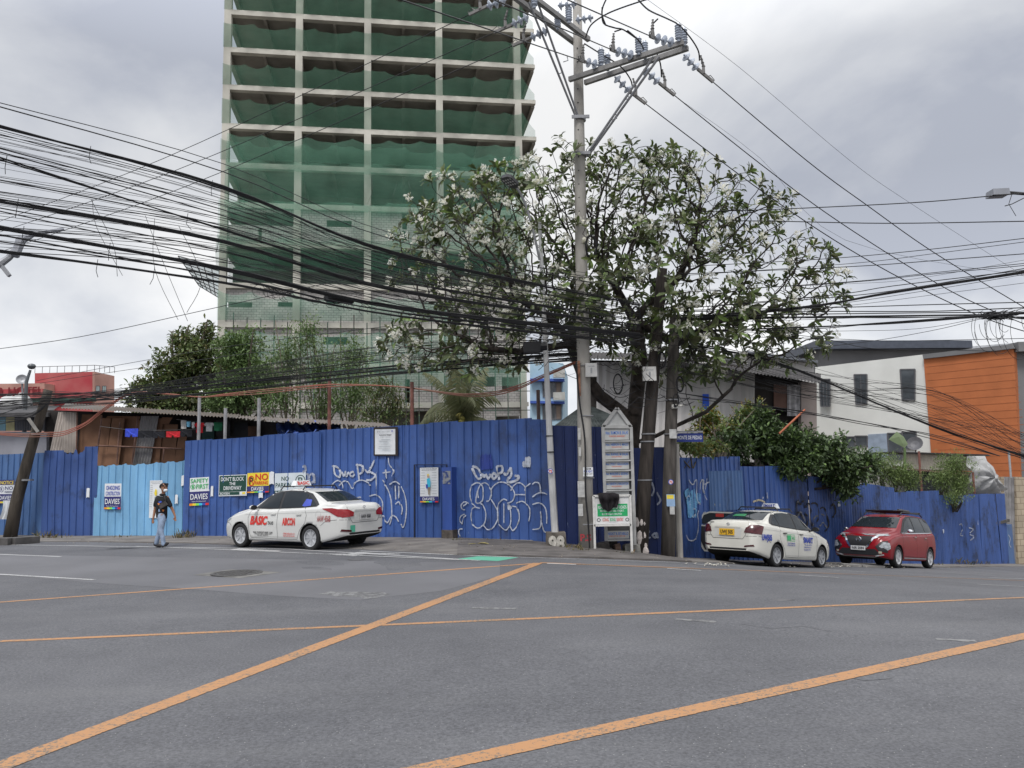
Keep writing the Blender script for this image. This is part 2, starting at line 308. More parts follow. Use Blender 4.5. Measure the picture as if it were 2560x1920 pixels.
# ============================================================= corrugated fence sections
def paint(name,col,dirt=(.03,.035,.06),wear=.62,rust=0):
    m=bpy.data.materials.new(name); m.use_nodes=True; nt=m.node_tree; b=nt.nodes['Principled BSDF']; N=nt.nodes.new; L=nt.links.new
    tc=N('ShaderNodeTexCoord')
    def nz(s,st,d=5,r=.6):
        mp=N('ShaderNodeMapping'); mp.inputs['Scale'].default_value=st; L(tc.outputs['Object'],mp.inputs[0]); n=N('ShaderNodeTexNoise'); n.inputs['Scale'].default_value=s; n.inputs['Detail'].default_value=d; n.inputs['Roughness'].default_value=r; L(mp.outputs[0],n.inputs['Vector']); return n.outputs['Fac']
    def rp(src,a,b_,ca,cb):
        r=N('ShaderNodeValToRGB'); e=r.color_ramp.elements; e[0].position=a; e[0].color=(*ca,1); e[1].position=b_; e[1].color=(*cb,1); L(src,r.inputs[0]); return r.outputs[0]
    c=rp(nz(1.2,(2,2,.35)),.3,.7,[v*.82 for v in col],[min(1,v*1.2) for v in col])
    # brush marks and grime with their own shapes
    gm=rp(nz(1.0,(1,1,.7),6,.7),.52,.68,(0,0,0),(wear,)*3); x=N('ShaderNodeMixRGB'); L(gm,x.inputs[0]); L(c,x.inputs[1]); x.inputs[2].default_value=(*dirt,1); c=x.outputs[0]
    sc_=rp(nz(9,(1,1,.5),4,.8),.66,.72,(0,0,0),(.5,.5,.5)); x=N('ShaderNodeMixRGB'); L(sc_,x.inputs[0]); L(c,x.inputs[1]); x.inputs[2].default_value=(.3,.36,.46,1); c=x.outputs[0]
    if rust:
        ru=rp(nz(.9,(2.2,2.2,.4),5,.7),.64,.72,(0,0,0),(rust,)*3); x=N('ShaderNodeMixRGB'); L(ru,x.inputs[0]); L(c,x.inputs[1]); x.inputs[2].default_value=(.3,.12,.04,1); c=x.outputs[0]
    ge=N('ShaderNodeNewGeometry'); hs=N('ShaderNodeHueSaturation'); mr=N('ShaderNodeMapRange'); L(ge.outputs['Random Per Island'],mr.inputs[0]); mr.inputs[3].default_value=.86; mr.inputs[4].default_value=1.1; L(mr.outputs[0],hs.inputs['Value']); L(c,hs.inputs['Color'])
    L(hs.outputs[0],b.inputs['Base Color']); b.inputs['Roughness'].default_value=.5; b.inputs['Specular IOR Level'].default_value=.4
    bp=N('ShaderNodeBump'); bp.inputs['Strength'].default_value=.5; bp.inputs['Distance'].default_value=.03; L(nz(2.2,(1,1,.6)),bp.inputs['Height']); L(bp.outputs[0],b.inputs['Normal'])
    return m
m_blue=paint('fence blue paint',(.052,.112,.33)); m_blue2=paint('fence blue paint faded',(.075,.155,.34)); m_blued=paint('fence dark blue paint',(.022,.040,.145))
m_sky=paint('fence light blue paint',(.19,.40,.62),(.1,.2,.33),.35,.8)
m_blue3=paint('fence blue paint grimy',(.045,.09,.26),(.018,.022,.035),.95)
class Sec: pass
SECS={}
def fence(key,label,a,b,mat,pitch=.27,style='rib',sheet=4,jag=.02,bend=.015,tops=None,group='sections of the corrugated metal fence'):
    # a,b : (px, y_base, y_top, Y)
    A=P(a[0],a[1],a[3]); B=P(b[0],b[1],b[3]); tA=P(a[0],a[2],a[3]).z; tB=P(b[0],b[2],b[3]).z
    s=Sec(); s.A=A; s.B=B; u=(B-A); s.len=Vector((u.x,u.y)).length; u.z=0; s.u=u.normalized(); s.n=Vector((s.u.y,-s.u.x,0)); s.pitch=pitch; s.style=style
    def prof(x):
        t=(x/pitch)%1
        if style=='sin': return .018*math.sin(2*math.pi*t)
        if t<.8: return 0.004*math.sin(t*math.pi*5)
        return .035*min(1,min((t-.8)/.05,(1-t)/.05))
    s.prof=prof; SECS[key]=s
    mb=MB(); ns=max(1,round(s.len/(pitch*sheet))); rows=9
    for k in range(ns):
        x0=s.len*k/ns; x1=s.len*(k+1)/ns+.07
        if style=='sin': xs=list(np.arange(x0,x1,pitch/6))+[x1]
        else:
            xs=[x0]; i=math.floor(x0/pitch)
            while i*pitch<x1:
                xs+=[i*pitch+f*pitch for f in (.02,.2,.4,.6,.8,.85,.95,1.0)]; i+=1
            xs=sorted(x for x in set(xs) if x0<=x<=x1)+[x1]
        ext=rnd(-jag,jag); lean=rnd(-1,1)*bend; sh=rnd(-.004,.004); ph=rnd(0,6); n=len(xs); vs=[]
        for r in range(rows+1):
            v=r/rows
            for x in xs:
                f=x/s.len; zb=A.z+(B.z-A.z)*f-.03+rnd(0,.015); zt=tA+(tB-tA)*f+ext+rnd(-.012,.006)*(style=='sin')
                if tops: zt+=tops(f)
                w=prof(x)+sh+lean*v+bend*.8*math.sin(v*3.1+ph)*math.sin(f*9+ph)
                p=s.A+s.u*(x+bend*.5*math.sin(v*4+ph)); vs.append(Vector((p.x,p.y,zb+(zt-zb)*v))+s.n*w)
        mb.add(vs,[(r*n+i,r*n+i+1,(r+1)*n+i+1,(r+1)*n+i) for r in range(rows) for i in range(n-1)])
    o=mb.build('corrugated_fence',mat); tag(o,label,'fence',group); s.o=o; s.zt=(tA,tB); 
    return s
fence('S1','faded blue fence section behind the leaning wooden pole at the far left',(-150,1338,1140,28.5),(108,1340,1131,27.1),m_blue2)
def jg(f): return -.10*(.38<f<.58)-.09*(.62<f<.75)+.12*(f>.78)-.04*math.sin(f*60)*(.38<f<.75)
fence('S2','dark blue fence section with bent torn top edge left of the light blue one',(102,1340,1128,26.9),(235,1340,1126,26.5),m_blue3,tops=jg,bend=.03)
fence('S3','light blue rusty fence section behind the walking man',(232,1338,1167,26.5),(463,1340,1152,25.85),m_sky,tops=lambda f:.02*math.sin(f*40)+.012*math.sin(f*97),bend=.03)
fence('S4','blue fence section carrying the row of paint shop parking signs',(456,1341,1104,25.75),(797,1343,1079,23.95),m_blue,bend=.02)
fence('S5','blue fence section behind the rear of the white taxi, under the permit board',(797,1343,1077,24),(1005,1345,1062,22.7),m_blue)
fence('S6','blue fence section with a cut-out door and mask poster',(1005,1345,1063,22.7),(1143,1346,1054,21.85),m_blue)
fence('S7','tall blue fence section with big white bubble letters, right of the square post',(1143,1346,1055,21.8),(1331,1351,1043,20.75),m_blue)
fence('S8','narrow blue fence sheet just left of the white lamp post base',(1331,1356,1048,20.7),(1373,1357,1049,20.6),m_blue,bend=.01)
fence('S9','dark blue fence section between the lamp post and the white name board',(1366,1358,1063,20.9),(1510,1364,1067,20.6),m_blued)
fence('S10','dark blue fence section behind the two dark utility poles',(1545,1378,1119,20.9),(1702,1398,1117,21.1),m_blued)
fence('S11','blue fence section behind the open door of the right-hand taxi',(1700,1400,1142,22.0),(1857,1403,1142,24.5),m_blue)
fence('S12','blue fence section rising above the roof sign of the right-hand taxi',(1859,1403,1164,24.6),(1978,1405,1165,26.3),m_blue)
fence('S13','long grimy blue fence of narrow corrugations between the taxi and the red car',(1978,1405,1181,26.35),(2248,1411,1219,30.6),m_blue3,.16,'sin',7,bend=.03)
fence('S14','blue fence section of narrow corrugations behind the red car roof rack',(2246,1411,1229,30.7),(2360,1411,1227,33.6),m_blue3,.16,'sin',7,bend=.03)
fence('S15','sagging blue fence section at the right end above the painted concrete box',(2358,1411,1239,33.6),(2524,1409,1233,39),m_blue3,.16,'sin',7,bend=.045)
def onF(key,px,py,off=.045):
    s=SECS[key]; d=ray(px,py); o=Vector((0,0,CZ)); t=(s.A+s.n*off-o).dot(s.n)/d.dot(s.n); return o+d*t
# overlay sheet on S11
s=SECS['S11']; a=onF('S11',1771,1178,.05); b=onF('S11',1856,1178,.05); z0=onF('S11',1800,1278,.05).z; mb=MB()
xs=np.linspace(0,(b-a).length,60); u=(b-a); u.z=0; u.normalize(); vs=[]
for z in (z0,a.z): vs+=[Vector((a.x,a.y,z))+u*x+s.n*(.03*(abs(math.sin(x*math.pi/.2))>.9)) for x in xs]
mb.add(vs,[(i,i+1,i+61,i+60) for i in range(59)]); mb.build('patch_sheet',m_blue2,s.o)
# ------------------------------------------------------------- graffiti
m_wp=M('white spray paint',(.42,.45,.52),.7,.3,9,lo=.3,hi=.6); m_bp=M('black spray paint',(.02,.02,.025),.6); m_lb=M('light blue spray paint',(.12,.32,.55),.6,.3,5)
def smooth(pts,k=5):
    out=[]; n=len(pts)
    if n<3: return pts
    for i in range(n-1):
        p0,p1,p2,p3=pts[max(i-1,0)],pts[i],pts[i+1],pts[min(i+2,n-1)]
        for j in range(k):
            t=j/k; out.append(tuple(.5*((2*p1[q])+(-p0[q]+p2[q])*t+(2*p0[q]-5*p1[q]+4*p2[q]-p3[q])*t*t+(-p0[q]+3*p1[q]-3*p2[q]+p3[q])*t**3) for q in range(len(p1))))
    return out+[pts[-1]]
def graffiti(key,strokes,sc,ox,oy,wd,mat,name='graffiti'):
    s=SECS[key]; mb=MB()
    for st in strokes:
        pts=smooth(st,7); q=[]
        for p in pts:
            w=onF(key,ox+sc*p[0],oy+sc*p[1],0); q.append((max(.01,(w-s.A).dot(s.u)),w.z))
        # resample so that ribs are followed
        rs=[]
        for a,b in zip(q[:-1],q[1:]):
            k=max(1,int(math.hypot(b[0]-a[0],b[1]-a[1])/.02))
            rs+=[(a[0]+(b[0]-a[0])*i/k,a[1]+(b[1]-a[1])*i/k) for i in range(k)]
        rs.append(q[-1]); vs=[]; n=len(rs)
        for i,(x,z) in enumerate(rs):
            a=rs[max(i-2,0)]; b=rs[min(i+2,n-1)]; dx,dz=b[0]-a[0],b[1]-a[1]; l=math.hypot(dx,dz)+1e-9; nx,nz_=-dz/l,dx/l; hw=wd/2*rnd(.8,1.15)*(.6 if i in (0,n-1) else 1)
            for sg in (-1,1):
                X=x+nx*hw*sg; Z=z+nz_*hw*sg; p=s.A+s.u*X; vs.append(Vector((p.x,p.y,Z))+s.n*(s.prof(X)+.035))
        mb.add(vs,[(2*i,2*i+1,2*i+3,2*i+2) for i in range(n-1)])
    mb.build(name,mat,s.o)
Z3=(.2652,1000,980); Z2=(.2893,440,1000); Z5=(.217,1700,1120); Z6=(.226,2060,1120)
bub=[[(720,1085),(680,1030),(665,960),(680,890),(730,855),(780,880),(790,950),(780,1030),(722,1040),(735,930)],[(745,1000),(740,930),(770,870),(820,860),(865,920),(865,980),(850,1020),(820,1030)],
[(760,1095),(700,1090),(675,1160),(690,1240),(740,1282),(800,1240),(815,1150),(790,1070),(760,1040)],[(865,1010),(900,1070),(925,1120),(925,1200),(880,1280),(830,1295),(790,1250)],
[(870,980),(870,910),(920,860),(980,850),(1040,880),(1085,950),(1070,1020),(1020,1050)],[(1020,1025),(980,1010),(935,1060),(925,1150),(940,1240),(1000,1300),(1045,1250),(1050,1150),(1040,1080)],[(985,1050),(985,1150),(985,1235)],
[(1060,1075),(1110,1090),(1130,1160),(1120,1240),(1070,1305),(1045,1260)],[(1050,930),(1080,880),(1130,855),(1180,890),(1190,960),(1190,1050)],[(1090,968),(1140,966),(1190,968)],
[(1100,1050),(1160,1030),(1220,1080),(1230,1150),(1220,1220)],[(1180,930),(1190,900),(1210,880),(1235,860)],
[(620,1110),(590,1100),(585,1060),(620,1035),(655,1050)],[(600,1080),(640,1045)],[(595,1245),(570,1210),(580,1170),(620,1150)],[(590,1240),(605,1190),(630,1160)],[(575,1360),(560,1330),(565,1295),(595,1290)]]
graffiti('S7',bub,*Z3,.032,m_wp)
graffiti('S8',[[(1250,870),(1280,850),(1320,870),(1330,950)],[(1250,990),(1300,955),(1350,950),(1390,965)],[(1250,1060),(1320,1045),(1370,1090),(1385,1160),(1385,1240)],[(1250,1295),(1320,1280),(1335,1200),(1328,1120)],[(1335,1220),(1360,1310),(1400,1325)]],*Z3,.032,m_wp)
tg=[[(690,715),(715,780),(750,820),(775,790),(740,720),(690,700)],[(780,770),(800,800),(810,775)],[(815,770),(840,820),(860,770)],[(870,790),(890,765),(915,790),(890,820),(870,790)],[(915,700),(930,770),(945,830)],[(915,705),(965,700),(970,750),(935,770)],[(985,760),(1010,780),(1050,710)],[(1050,710),(1055,780),(1020,830),(1040,850),(1110,830),(1125,795),(1085,790)],[(1030,1060),(1040,1110)],[(1040,1070),(1055,1100)]]
graffiti('S7',tg,*Z3,.065,m_wp)
graffiti('S7',[[(1160,680),(1235,680)],[(1185,660),(1240,660)],[(1190,640),(1240,640)]],*Z3,.16,m_wp,'paint_patch')
graffiti('S7',[[(770,640),(870,640)],[(770,680),(880,680)]],*Z3,.3,paint('fence touch up paint',(.03,.06,.3)),'paint_patch')
t2=[[(1370,570),(1380,640),(1420,665),(1430,620),(1400,580),(1360,570)],[(1440,620),(1455,655),(1470,620),(1480,660),(1500,620)],[(1510,630),(1540,620),(1545,655),(1515,655),(1510,630)],[(1570,550),(1580,620),(1590,700)],[(1560,560),(1620,570),(1620,620),(1590,640)],[(1640,600),(1670,620),(1720,520)],[(1680,620),(1730,650),(1690,690),(1650,690)]]
graffiti('S5',t2,*Z2,.06,m_wp)
graffiti('S5',[[(1350,760),(1370,715),(1410,695),(1440,720),(1450,765)],[(1420,740),(1450,705),(1490,705),(1530,765),(1560,710),(1610,692),(1660,710),(1690,740)],[(1840,500),(1850,560),(1890,610),(1870,660)],[(1740,620),(1735,700),(1745,830)],[(1790,630),(1830,625),(1860,620)],[(1820,600),(1823,640),(1825,680)],[(1680,830),(1740,820),(1790,880),(1785,980),(1770,1050)],[(1850,730),(1900,705),(1940,730)],[(1900,740),(1903,800),(1905,860)],[(1930,740),(1932,790),(1930,850)],[(1900,900),(1930,880),(1945,910)],[(1780,1020),(1800,1000),(1830,1060),(1870,1000),(1905,1010),(1930,1050)],[(1790,690),(1810,720),(1860,840),(1870,1000),(1850,1080)],[(1560,850),(1600,840),(1615,880)],[(1630,1130),(1640,1060),(1670,1040)]],*Z2,.036,m_wp)
graffiti('S6',[[(1952,745),(1985,830),(1997,930),(1988,1040),(1968,1100),(1952,1070)],[(1952,900),(1962,940),(1955,990)]],*Z2,.036,m_wp)
graffiti('S4',[[(1100,580),(1120,570),(1125,610),(1105,620)],[(1130,640),(1150,650),(1140,720)],[(1160,650),(1190,640),(1195,700),(1165,710),(1160,650)],[(1200,640),(1205,720)]],*Z2,.07,M('faint spray paint',(.3,.33,.42),.7,.3,10))
graffiti('S11',[[(90,490),(88,430),(90,370),(130,420),(180,370),(180,560),(210,650)],[(220,480),(225,400),(250,370),(255,500),(300,600)],[(280,480),(290,410),(300,350)],[(270,420),(320,390)],[(60,580),(90,560),(110,700),(140,800),(160,710),(115,700)],[(205,720),(190,770),(200,850),(190,980),(150,1060),(90,1060),(60,1000)],[(250,760),(270,740),(290,780)]],*Z5,.035,m_wp)
graffiti('S11',[[(60,480),(90,600),(110,800)],[(130,480),(150,600),(150,800)],[(200,520),(200,640)]],*Z5,.26,m_lb,'paint_patch')
graffiti('S11',[[(500,530),(510,580),(515,630)],[(340,670),(400,655),(480,665)]],*Z5,.09,M('pale scrape',(.5,.45,.33),.8,.3,10),'scrape')
graffiti('S12',[[(985,510),(990,545),(995,585)],[(940,570),(950,580)]],*Z5,.1,m_wp,'scrape')
graffiti('S12',[[(830,620),(900,600),(970,625)]],*Z5,.06,MT['pale scrape'],'scrape')
graffiti('S13',[[(1320,860),(1330,700),(1350,600),(1380,650),(1410,610),(1440,680),(1470,640),(1500,720),(1490,820),(1520,900)],[(1340,740),(1380,760),(1400,850)],[(1500,640),(1560,640),(1590,740),(1570,850)],[(1600,700),(1650,690),(1690,800),(1700,900),(1660,960)],[(1420,740),(1460,800),(1450,900)],[(1720,700),(1760,640),(1780,740),(1750,800)]],*Z5,.06,m_bp)
graffiti('S13',[[(1330,700),(1345,620),(1370,640)],[(1340,800),(1370,740),(1400,760),(1430,850)],[(1520,900),(1540,800),(1580,780)],[(1600,900),(1640,860),(1680,920)],[(1620,760),(1660,780)]],*Z5,.05,M('grey spray paint',(.16,.17,.2),.8,.3,9))
graffiti('S13',[[(1810,650),(1830,620)],[(1805,660),(1835,658)]],*Z5,.1,m_wp,'scrape')
graffiti('S14',[[(1310,900),(1312,945)],[(1240,970),(1242,1015)]],*Z6,.09,m_wp,'scrape')
graffiti('S15',[[(1490,850),(1510,840),(1520,900),(1500,960),(1530,970)],[(1590,880),(1640,900),(1600,950),(1650,980),(1610,1020)],[(1690,790),(1692,850)]],*Z6,.05,M('faint spray paint',(.3,.33,.42)))
graffiti('S10',[[(1608,1330),(1622,1328),(1610,1345),(1626,1343)],[(1638,1332),(1630,1338),(1638,1344),(1640,1332),(1643,1345)],[(1628,1205),(1634,1225),(1628,1240)],[(1640,1230),(1650,1250),(1641,1262)]],1,0,0,.05,MT['faint spray paint'])
# ------------------------------------------------------------- fence signs
C=lambda n,c,r=.5:M(n,c,r,.05,6)
k_w=C('sign white',(.72,.74,.76)); k_nv=C('sign navy',(.035,.035,.16)); k_gr=C('sign green ink',(.06,.42,.13)); k_dg=C('sign dark green',(.012,.06,.045)); k_ye=C('sign yellow',(.8,.62,.05)); k_rd=C('sign red ink',(.62,.03,.03)); k_bk=C('sign black ink',(.02,.02,.025)); k_bl=C('sign blue ink',(.05,.08,.42)); k_or=C('sign orange',(.8,.28,.02)); k_cy=C('sign cyan',(.05,.5,.7)); k_lg=C('sign lime',(.25,.7,.1)); k_gy=C('sign grey ink',(.25,.27,.3)); k_pw=C('sign pale',(.60,.66,.70))
def planeframe(bl,br,tl):
    return bl,br-bl,tl-bl
def ring(mb,O,U,V,cx,cy,rx,ry,w,off,m,a0=0,a1=360,n=22):
    nn=U.cross(V).normalized(); vs=[]
    for i in range(n+1):
        a=R(a0+(a1-a0)*i/n)
        for k in (1,1-w): vs.append(O+U*(cx+rx*k*math.cos(a))+V*(cy+ry*k*math.sin(a))+nn*off)
    mb.add(vs,[(2*i,2*i+2,2*i+3,2*i+1) for i in range(n)],m)
def sign(name,label,fr,layers,group=None,thick=.012,parent=None,base=None,cat='sign'):
    O,U,V=fr; nn=U.cross(V).normalized(); mats=[]
    def mi(m):
        if m not in mats: mats.append(m)
        return mats.index(m)
    pan=MB(); b=base or k_w; mi_b=b
    p=[O,O+U,O+U+V,O+V]; pan.hexa([q-nn*thick for q in p]+p)
    if parent is None:
        root=thing(name,label,cat,O,group)
    else: root=parent
    o=pan.build('board' if parent is None else name,b,root)
    mb=MB(); off=.003
    for l in layers:
        k=l[0]; m=mi(l[-1])
        if k=='r':
            _,x0,y0,x1,y1,_m=l; mb.quad(*[O+U*x+V*y+nn*off for x,y in ((x0,y0),(x1,y0),(x1,y1),(x0,y1))],m); off+=.0015
        elif k=='t': _,t,x0,y0,x1,y1,_m=l; mb.text(t,O,U,V,x0,y0,x1,y1,off,m,.014)
        elif k=='tt': _,t,x0,y0,x1,y1,_m=l; mb.text(t,O,U,V,x0,y0,x1,y1,off,m,.0)
        elif k=='c': _,cx,cy,rx,ry,wd,_m=l; ring(mb,O,U,V,cx,cy,rx,ry,wd,off,m)
        elif k=='l':
            _,x0,y0,x1,y1,wd,_m=l; a=O+U*x0+V*y0; c=O+U*x1+V*y1; d=(c-a).normalized(); sd=d.cross(nn)*wd/2; mb.quad(*[q+nn*off for q in (a-sd,c-sd,c+sd,a+sd)],m)
        elif k=='poly': mb.add([O+U*x+V*y+nn*off for x,y in l[1]],[tuple(range(len(l[1])))],m)
    if mb.v: mb.build('lettering',mats,root if parent is None else o)
    return root
def fr(key,x0,y0,x1,y1,sc=(1,0,0),off=.05,y0r=None,y1r=None):
    f=lambda x,y:onF(key,sc[1]+sc[0]*x,sc[2]+sc[0]*y,off)
    bl=f(x0,y1); br=f(x1,y1 if y1r is None else y1r); tl=f(x0,y0); tl=Vector((bl.x,bl.y,tl.z)); return planeframe(bl,br,tl)
rain=lambda y0,y1:[('r',i/6,y0,(i+1)/6,y1,m) for i,m in enumerate((k_or,k_ye,k_lg,k_cy,k_bl,k_rd))]
GS='paint shop signs on the blue fence'
brand=lambda y0,y1,x0=.06,x1=.94:[('t','DAVIES',x0,y0,x1,y1,k_w)]
sign('sign','white and navy SAFETY FIRST sign, leftmost on the blue fence',fr('S4',115,675,285,915,Z2,y1r=907),[('r',0,.0,1,.5,k_nv),*rain(.0,.08),('t','SAFETY',.05,.82,.95,.96,k_gr),('t','FIRST',.34,.60,.96,.76,k_gr),('c',.17,.68,.13,.09,.2,k_gr),('r',.12,.65,.22,.71,k_gr),('r',.145,.62,.195,.74,k_gr),*brand(.22,.42),('tt','Paint Professional',.15,.13,.85,.17,k_w)],GS)
sign('sign','dark green DON\'T BLOCK THE DRIVEWAY sign on the blue fence',fr('S4',368,652,610,832,Z2,y1r=826),[('r',.02,.04,.98,.97,k_dg),('r',.02,.04,.98,.2,k_w),('r',.02,.05,.75,.19,k_dg),('t',"DON'T BLOCK",.08,.72,.9,.9,k_w),('t','THE',.38,.52,.6,.66,k_w),('t','DRIVEWAY',.18,.29,.82,.47,k_w),('t','BOYSEN',.06,.07,.4,.17,k_w),('r',.85,.07,.95,.17,k_ye)],GS)
pno=[('c',.19,.6,.15,.26,.18,k_rd),('t','P',.1,.42,.28,.78,k_bk),('l',.09,.8,.3,.4,.025,k_rd)]
sign('sign','yellow NO PARKING sign with crossed letter P on the blue fence',fr('S4',615,632,803,803,Z2,y1r=797),[('r',0,0,1,.33,k_nv),*rain(0,.06),('t','NO',.38,.63,.96,.95,k_rd),('t','PARKING',.36,.4,.96,.58,k_rd),*pno,*brand(.11,.29,.2,.76)],GS,base=k_ye)
sign('sign','white NO PARKING sign with circled P, half hidden by the taxi roof',fr('S4',852,635,1120,815,Z2,y1r=808),[('r',0,0,1,.17,k_dg),('t','BOYSEN',.03,.03,.5,.13,k_w),('t','NO',.22,.64,.46,.84,k_dg),('t','PARKING',.03,.32,.65,.54,k_dg),('c',.83,.62,.16,.27,.14,k_dg),('t','P',.76,.46,.9,.78,k_dg)],GS,base=k_pw)
sign('sign','navy sign mostly hidden behind the taxi rear window',fr('S5',1250,772,1425,930,Z2,y1r=926),[*brand(.8,.97),*rain(0,.1)],GS,base=k_nv)
sign('sign','blue on white ONGOING CONSTRUCTION sign on the light blue fence',fr('S3',770,975,893,1168,(.3375,0,880)),[('r',0,0,1,.5,k_nv),*rain(.02,.09),('t','ONGOING',.1,.76,.92,.92,k_bl),('t','CONSTRUCTION',.08,.55,.94,.70,k_bl),*brand(.22,.42),('tt','Paint Professional',.15,.12,.85,.16,k_w)],GS)
sign('sign','NOTICE NO PARKING sign cut by the left edge of the picture',fr('S1',-6,1200,34,1259,(1,0,0)),[('r',0,.78,1,1,k_nv),('t','NOTICE',.12,.81,.95,.96,k_ye),('t','NO',.42,.58,.92,.73,k_nv),('t','PARKING',.42,.45,.92,.53,k_nv),('c',.22,.6,.14,.12,.15,k_nv),('t','R',.16,.53,.28,.67,k_nv),('r',0,0,1,.4,k_nv),*brand(.17,.33,.1,.85),*rain(.02,.09)],GS)
def lines(x0,x1,y0,y1,n,m,jit=.1):
    out=[]; 
    for i in range(n):
        y=y1-(y1-y0)*i/max(1,n-1); out.append(('r',x0+rnd(0,jit)*(x1-x0),y,x1-rnd(0,jit)*(x1-x0),y+.008,m))
    return out
sign('poster','white safety gear poster on the light blue fence beside the man',fr('S3',1103,952,1195,1230,(.3375,0,880)),[('t','THIS SIGN MUST BE OBSERVED',.05,.95,.95,.97,k_gy),('t','PERSONAL PROTECTIVE',.2,.91,.8,.93,k_gy),*lines(.04,.25,.3,.86,12,k_gy),('poly',[(.4,.66),(.5,.78),(.6,.74),(.62,.62),(.5,.58)],k_ye),('poly',[(.42,.3),(.62,.3),(.6,.56),(.44,.56)],k_gy)],cat='poster')
sign('poster','poster of a masked worker in blue on the blue fence door',fr('S6',190,715,362,1040,Z3,.07),[('r',0,0,1,.17,k_nv),*rain(0,.035),*brand(.06,.14,.15,.8),('t','THIS SIGN MUST BE OBSERVED',.05,.96,.95,.98,k_bk),('t','PERSONAL PROTECTIVE EQUIPMENT',.1,.92,.9,.94,k_bk),*lines(.04,.3,.25,.85,9,k_gy),*lines(.66,.96,.25,.85,9,k_gy),('poly',[(.42,.68),(.58,.7),(.62,.55),(.6,.44),(.44,.44)],k_cy),('poly',[(.36,.52),(.48,.52),(.48,.4),(.38,.4)],k_bl),('poly',[(.47,.44),(.6,.44),(.56,.22),(.5,.22)],C('khaki ink',(.25,.2,.13))),('poly',[(.43,.72),(.45,.78),(.52,.78),(.54,.71)],C('skin ink',(.5,.3,.2))),('poly',[(.42,.78),(.46,.82),(.54,.81),(.56,.77)],k_ye)],cat='poster')
brd=C('permit frame dark',(.03,.022,.02)); f0=fr('S5',1707,237,1917,482,Z2,.06)
O,U,V=f0; root=sign('permit_board','framed white building permit notice on dark board at fence top',f0,[('r',.06,.05,.9,.93,k_w),('t','BUILDING PERMIT',.25,.70,.75,.75,k_bk),('tt','PROJECT - REFERENCE',.3,.64,.7,.67,k_gy),('tt','REPUBLIC OF THE PHILIPPINES',.35,.83,.68,.85,k_gy),*lines(.18,.82,.18,.58,11,k_pw,.3),*lines(.2,.8,.2,.56,7,k_gy,.35),('c',.79,.86,.035,.03,.4,k_bl),('c',.2,.84,.025,.02,.4,k_gy),('c',.28,.84,.025,.02,.4,k_gy)],base=brd,cat='notice')
# blue door frame and post beside S6, low sill under S7
s=SECS['S6']; mb=MB(); q=[onF('S6',x,y,.05) for x,y in ((1036,1346),(1036,1162),(1117,1162),(1117,1346))]
for a,b in zip(q[:-1],q[1:]): mb.bar(a,b,.035,.02)
mb.build('door_frame',C('seam black',(.012,.014,.03)),s.o)
a=onF('S6',1126,1352,.14); b=onF('S6',1126,1168,.14); pr=thing('gate_post','square blue post with peeling paint beside the fence door','post',(a.x,a.y,a.z))
T=Matrix.Translation(Vector((a.x,a.y,0)))@Matrix.Rotation(math.atan2(s.u.y,s.u.x),4,'Z'); mb=MB(); mb.box(-.15,.15,-.15,.15,a.z-.05,b.z,0,T); mb.build('shaft',paint('post paint',(.04,.09,.33),(.1,.07,.05),.9),pr)
mb=MB(); mb.box(-.13,.12,-.158,-.15,b.z-.45,b.z-.1,0,T); mb.build('peeled_patch',M('peeled paint',(.5,.52,.55),.8,.5,9,lo=.45,hi=.55,col2=(.03,.06,.2)),pr)
mb=MB(); mb.box(-.17,.18,-.17,.1,a.z-.06,a.z+.3,0,T); mb.build('footing',M('post footing',(.10,.085,.075),.95,.35,6,bump=.5),pr)
a=onF('S7',1150,1352,.1); b=onF('S7',1331,1358,.1); mb=MB(); mb.bar(a,b,.25,.14); tag(mb.build('sill','x' and m_conc),'low dark concrete sill under the graffiti covered fence section','kerb')
# paper notes stuck on the fence
for key,x,y,w_,h_,l in (('S1',41,1225,.11,.28,'small white paper strip on the faded blue fence'),('S2',220,1232,.12,.32,'small torn white paper on the dark blue fence'),('S3',458,1202,.14,.35,'faded white paper strip at the right end of the light blue fence'),('S3',441,1248,.1,.3,'slim white paper on the light blue fence right of the man'),('S4',530,1228,.1,.34,'white paper strip between the fence signs'),('S4',652,1235,.16,.25,'torn white paper under the yellow parking sign'),('S4',679,1195,.18,.4,'white torn sheet between the yellow and the white parking signs')):
    c=onF(key,x,y,.05); s=SECS[key]; mb=MB(); pts=[(-.5,-.5),(.1,-.42),(.5,-.5),(.46,.1),(.5,.45),(0,.5),(-.45,.44)]
    mb.prism([c+s.u*(a*w_)+Vector((0,0,b*h_)) for a,b in pts],s.n*.004); tag(mb.build('paper_note',k_w),l,'paper','paper scraps stuck on the fence')
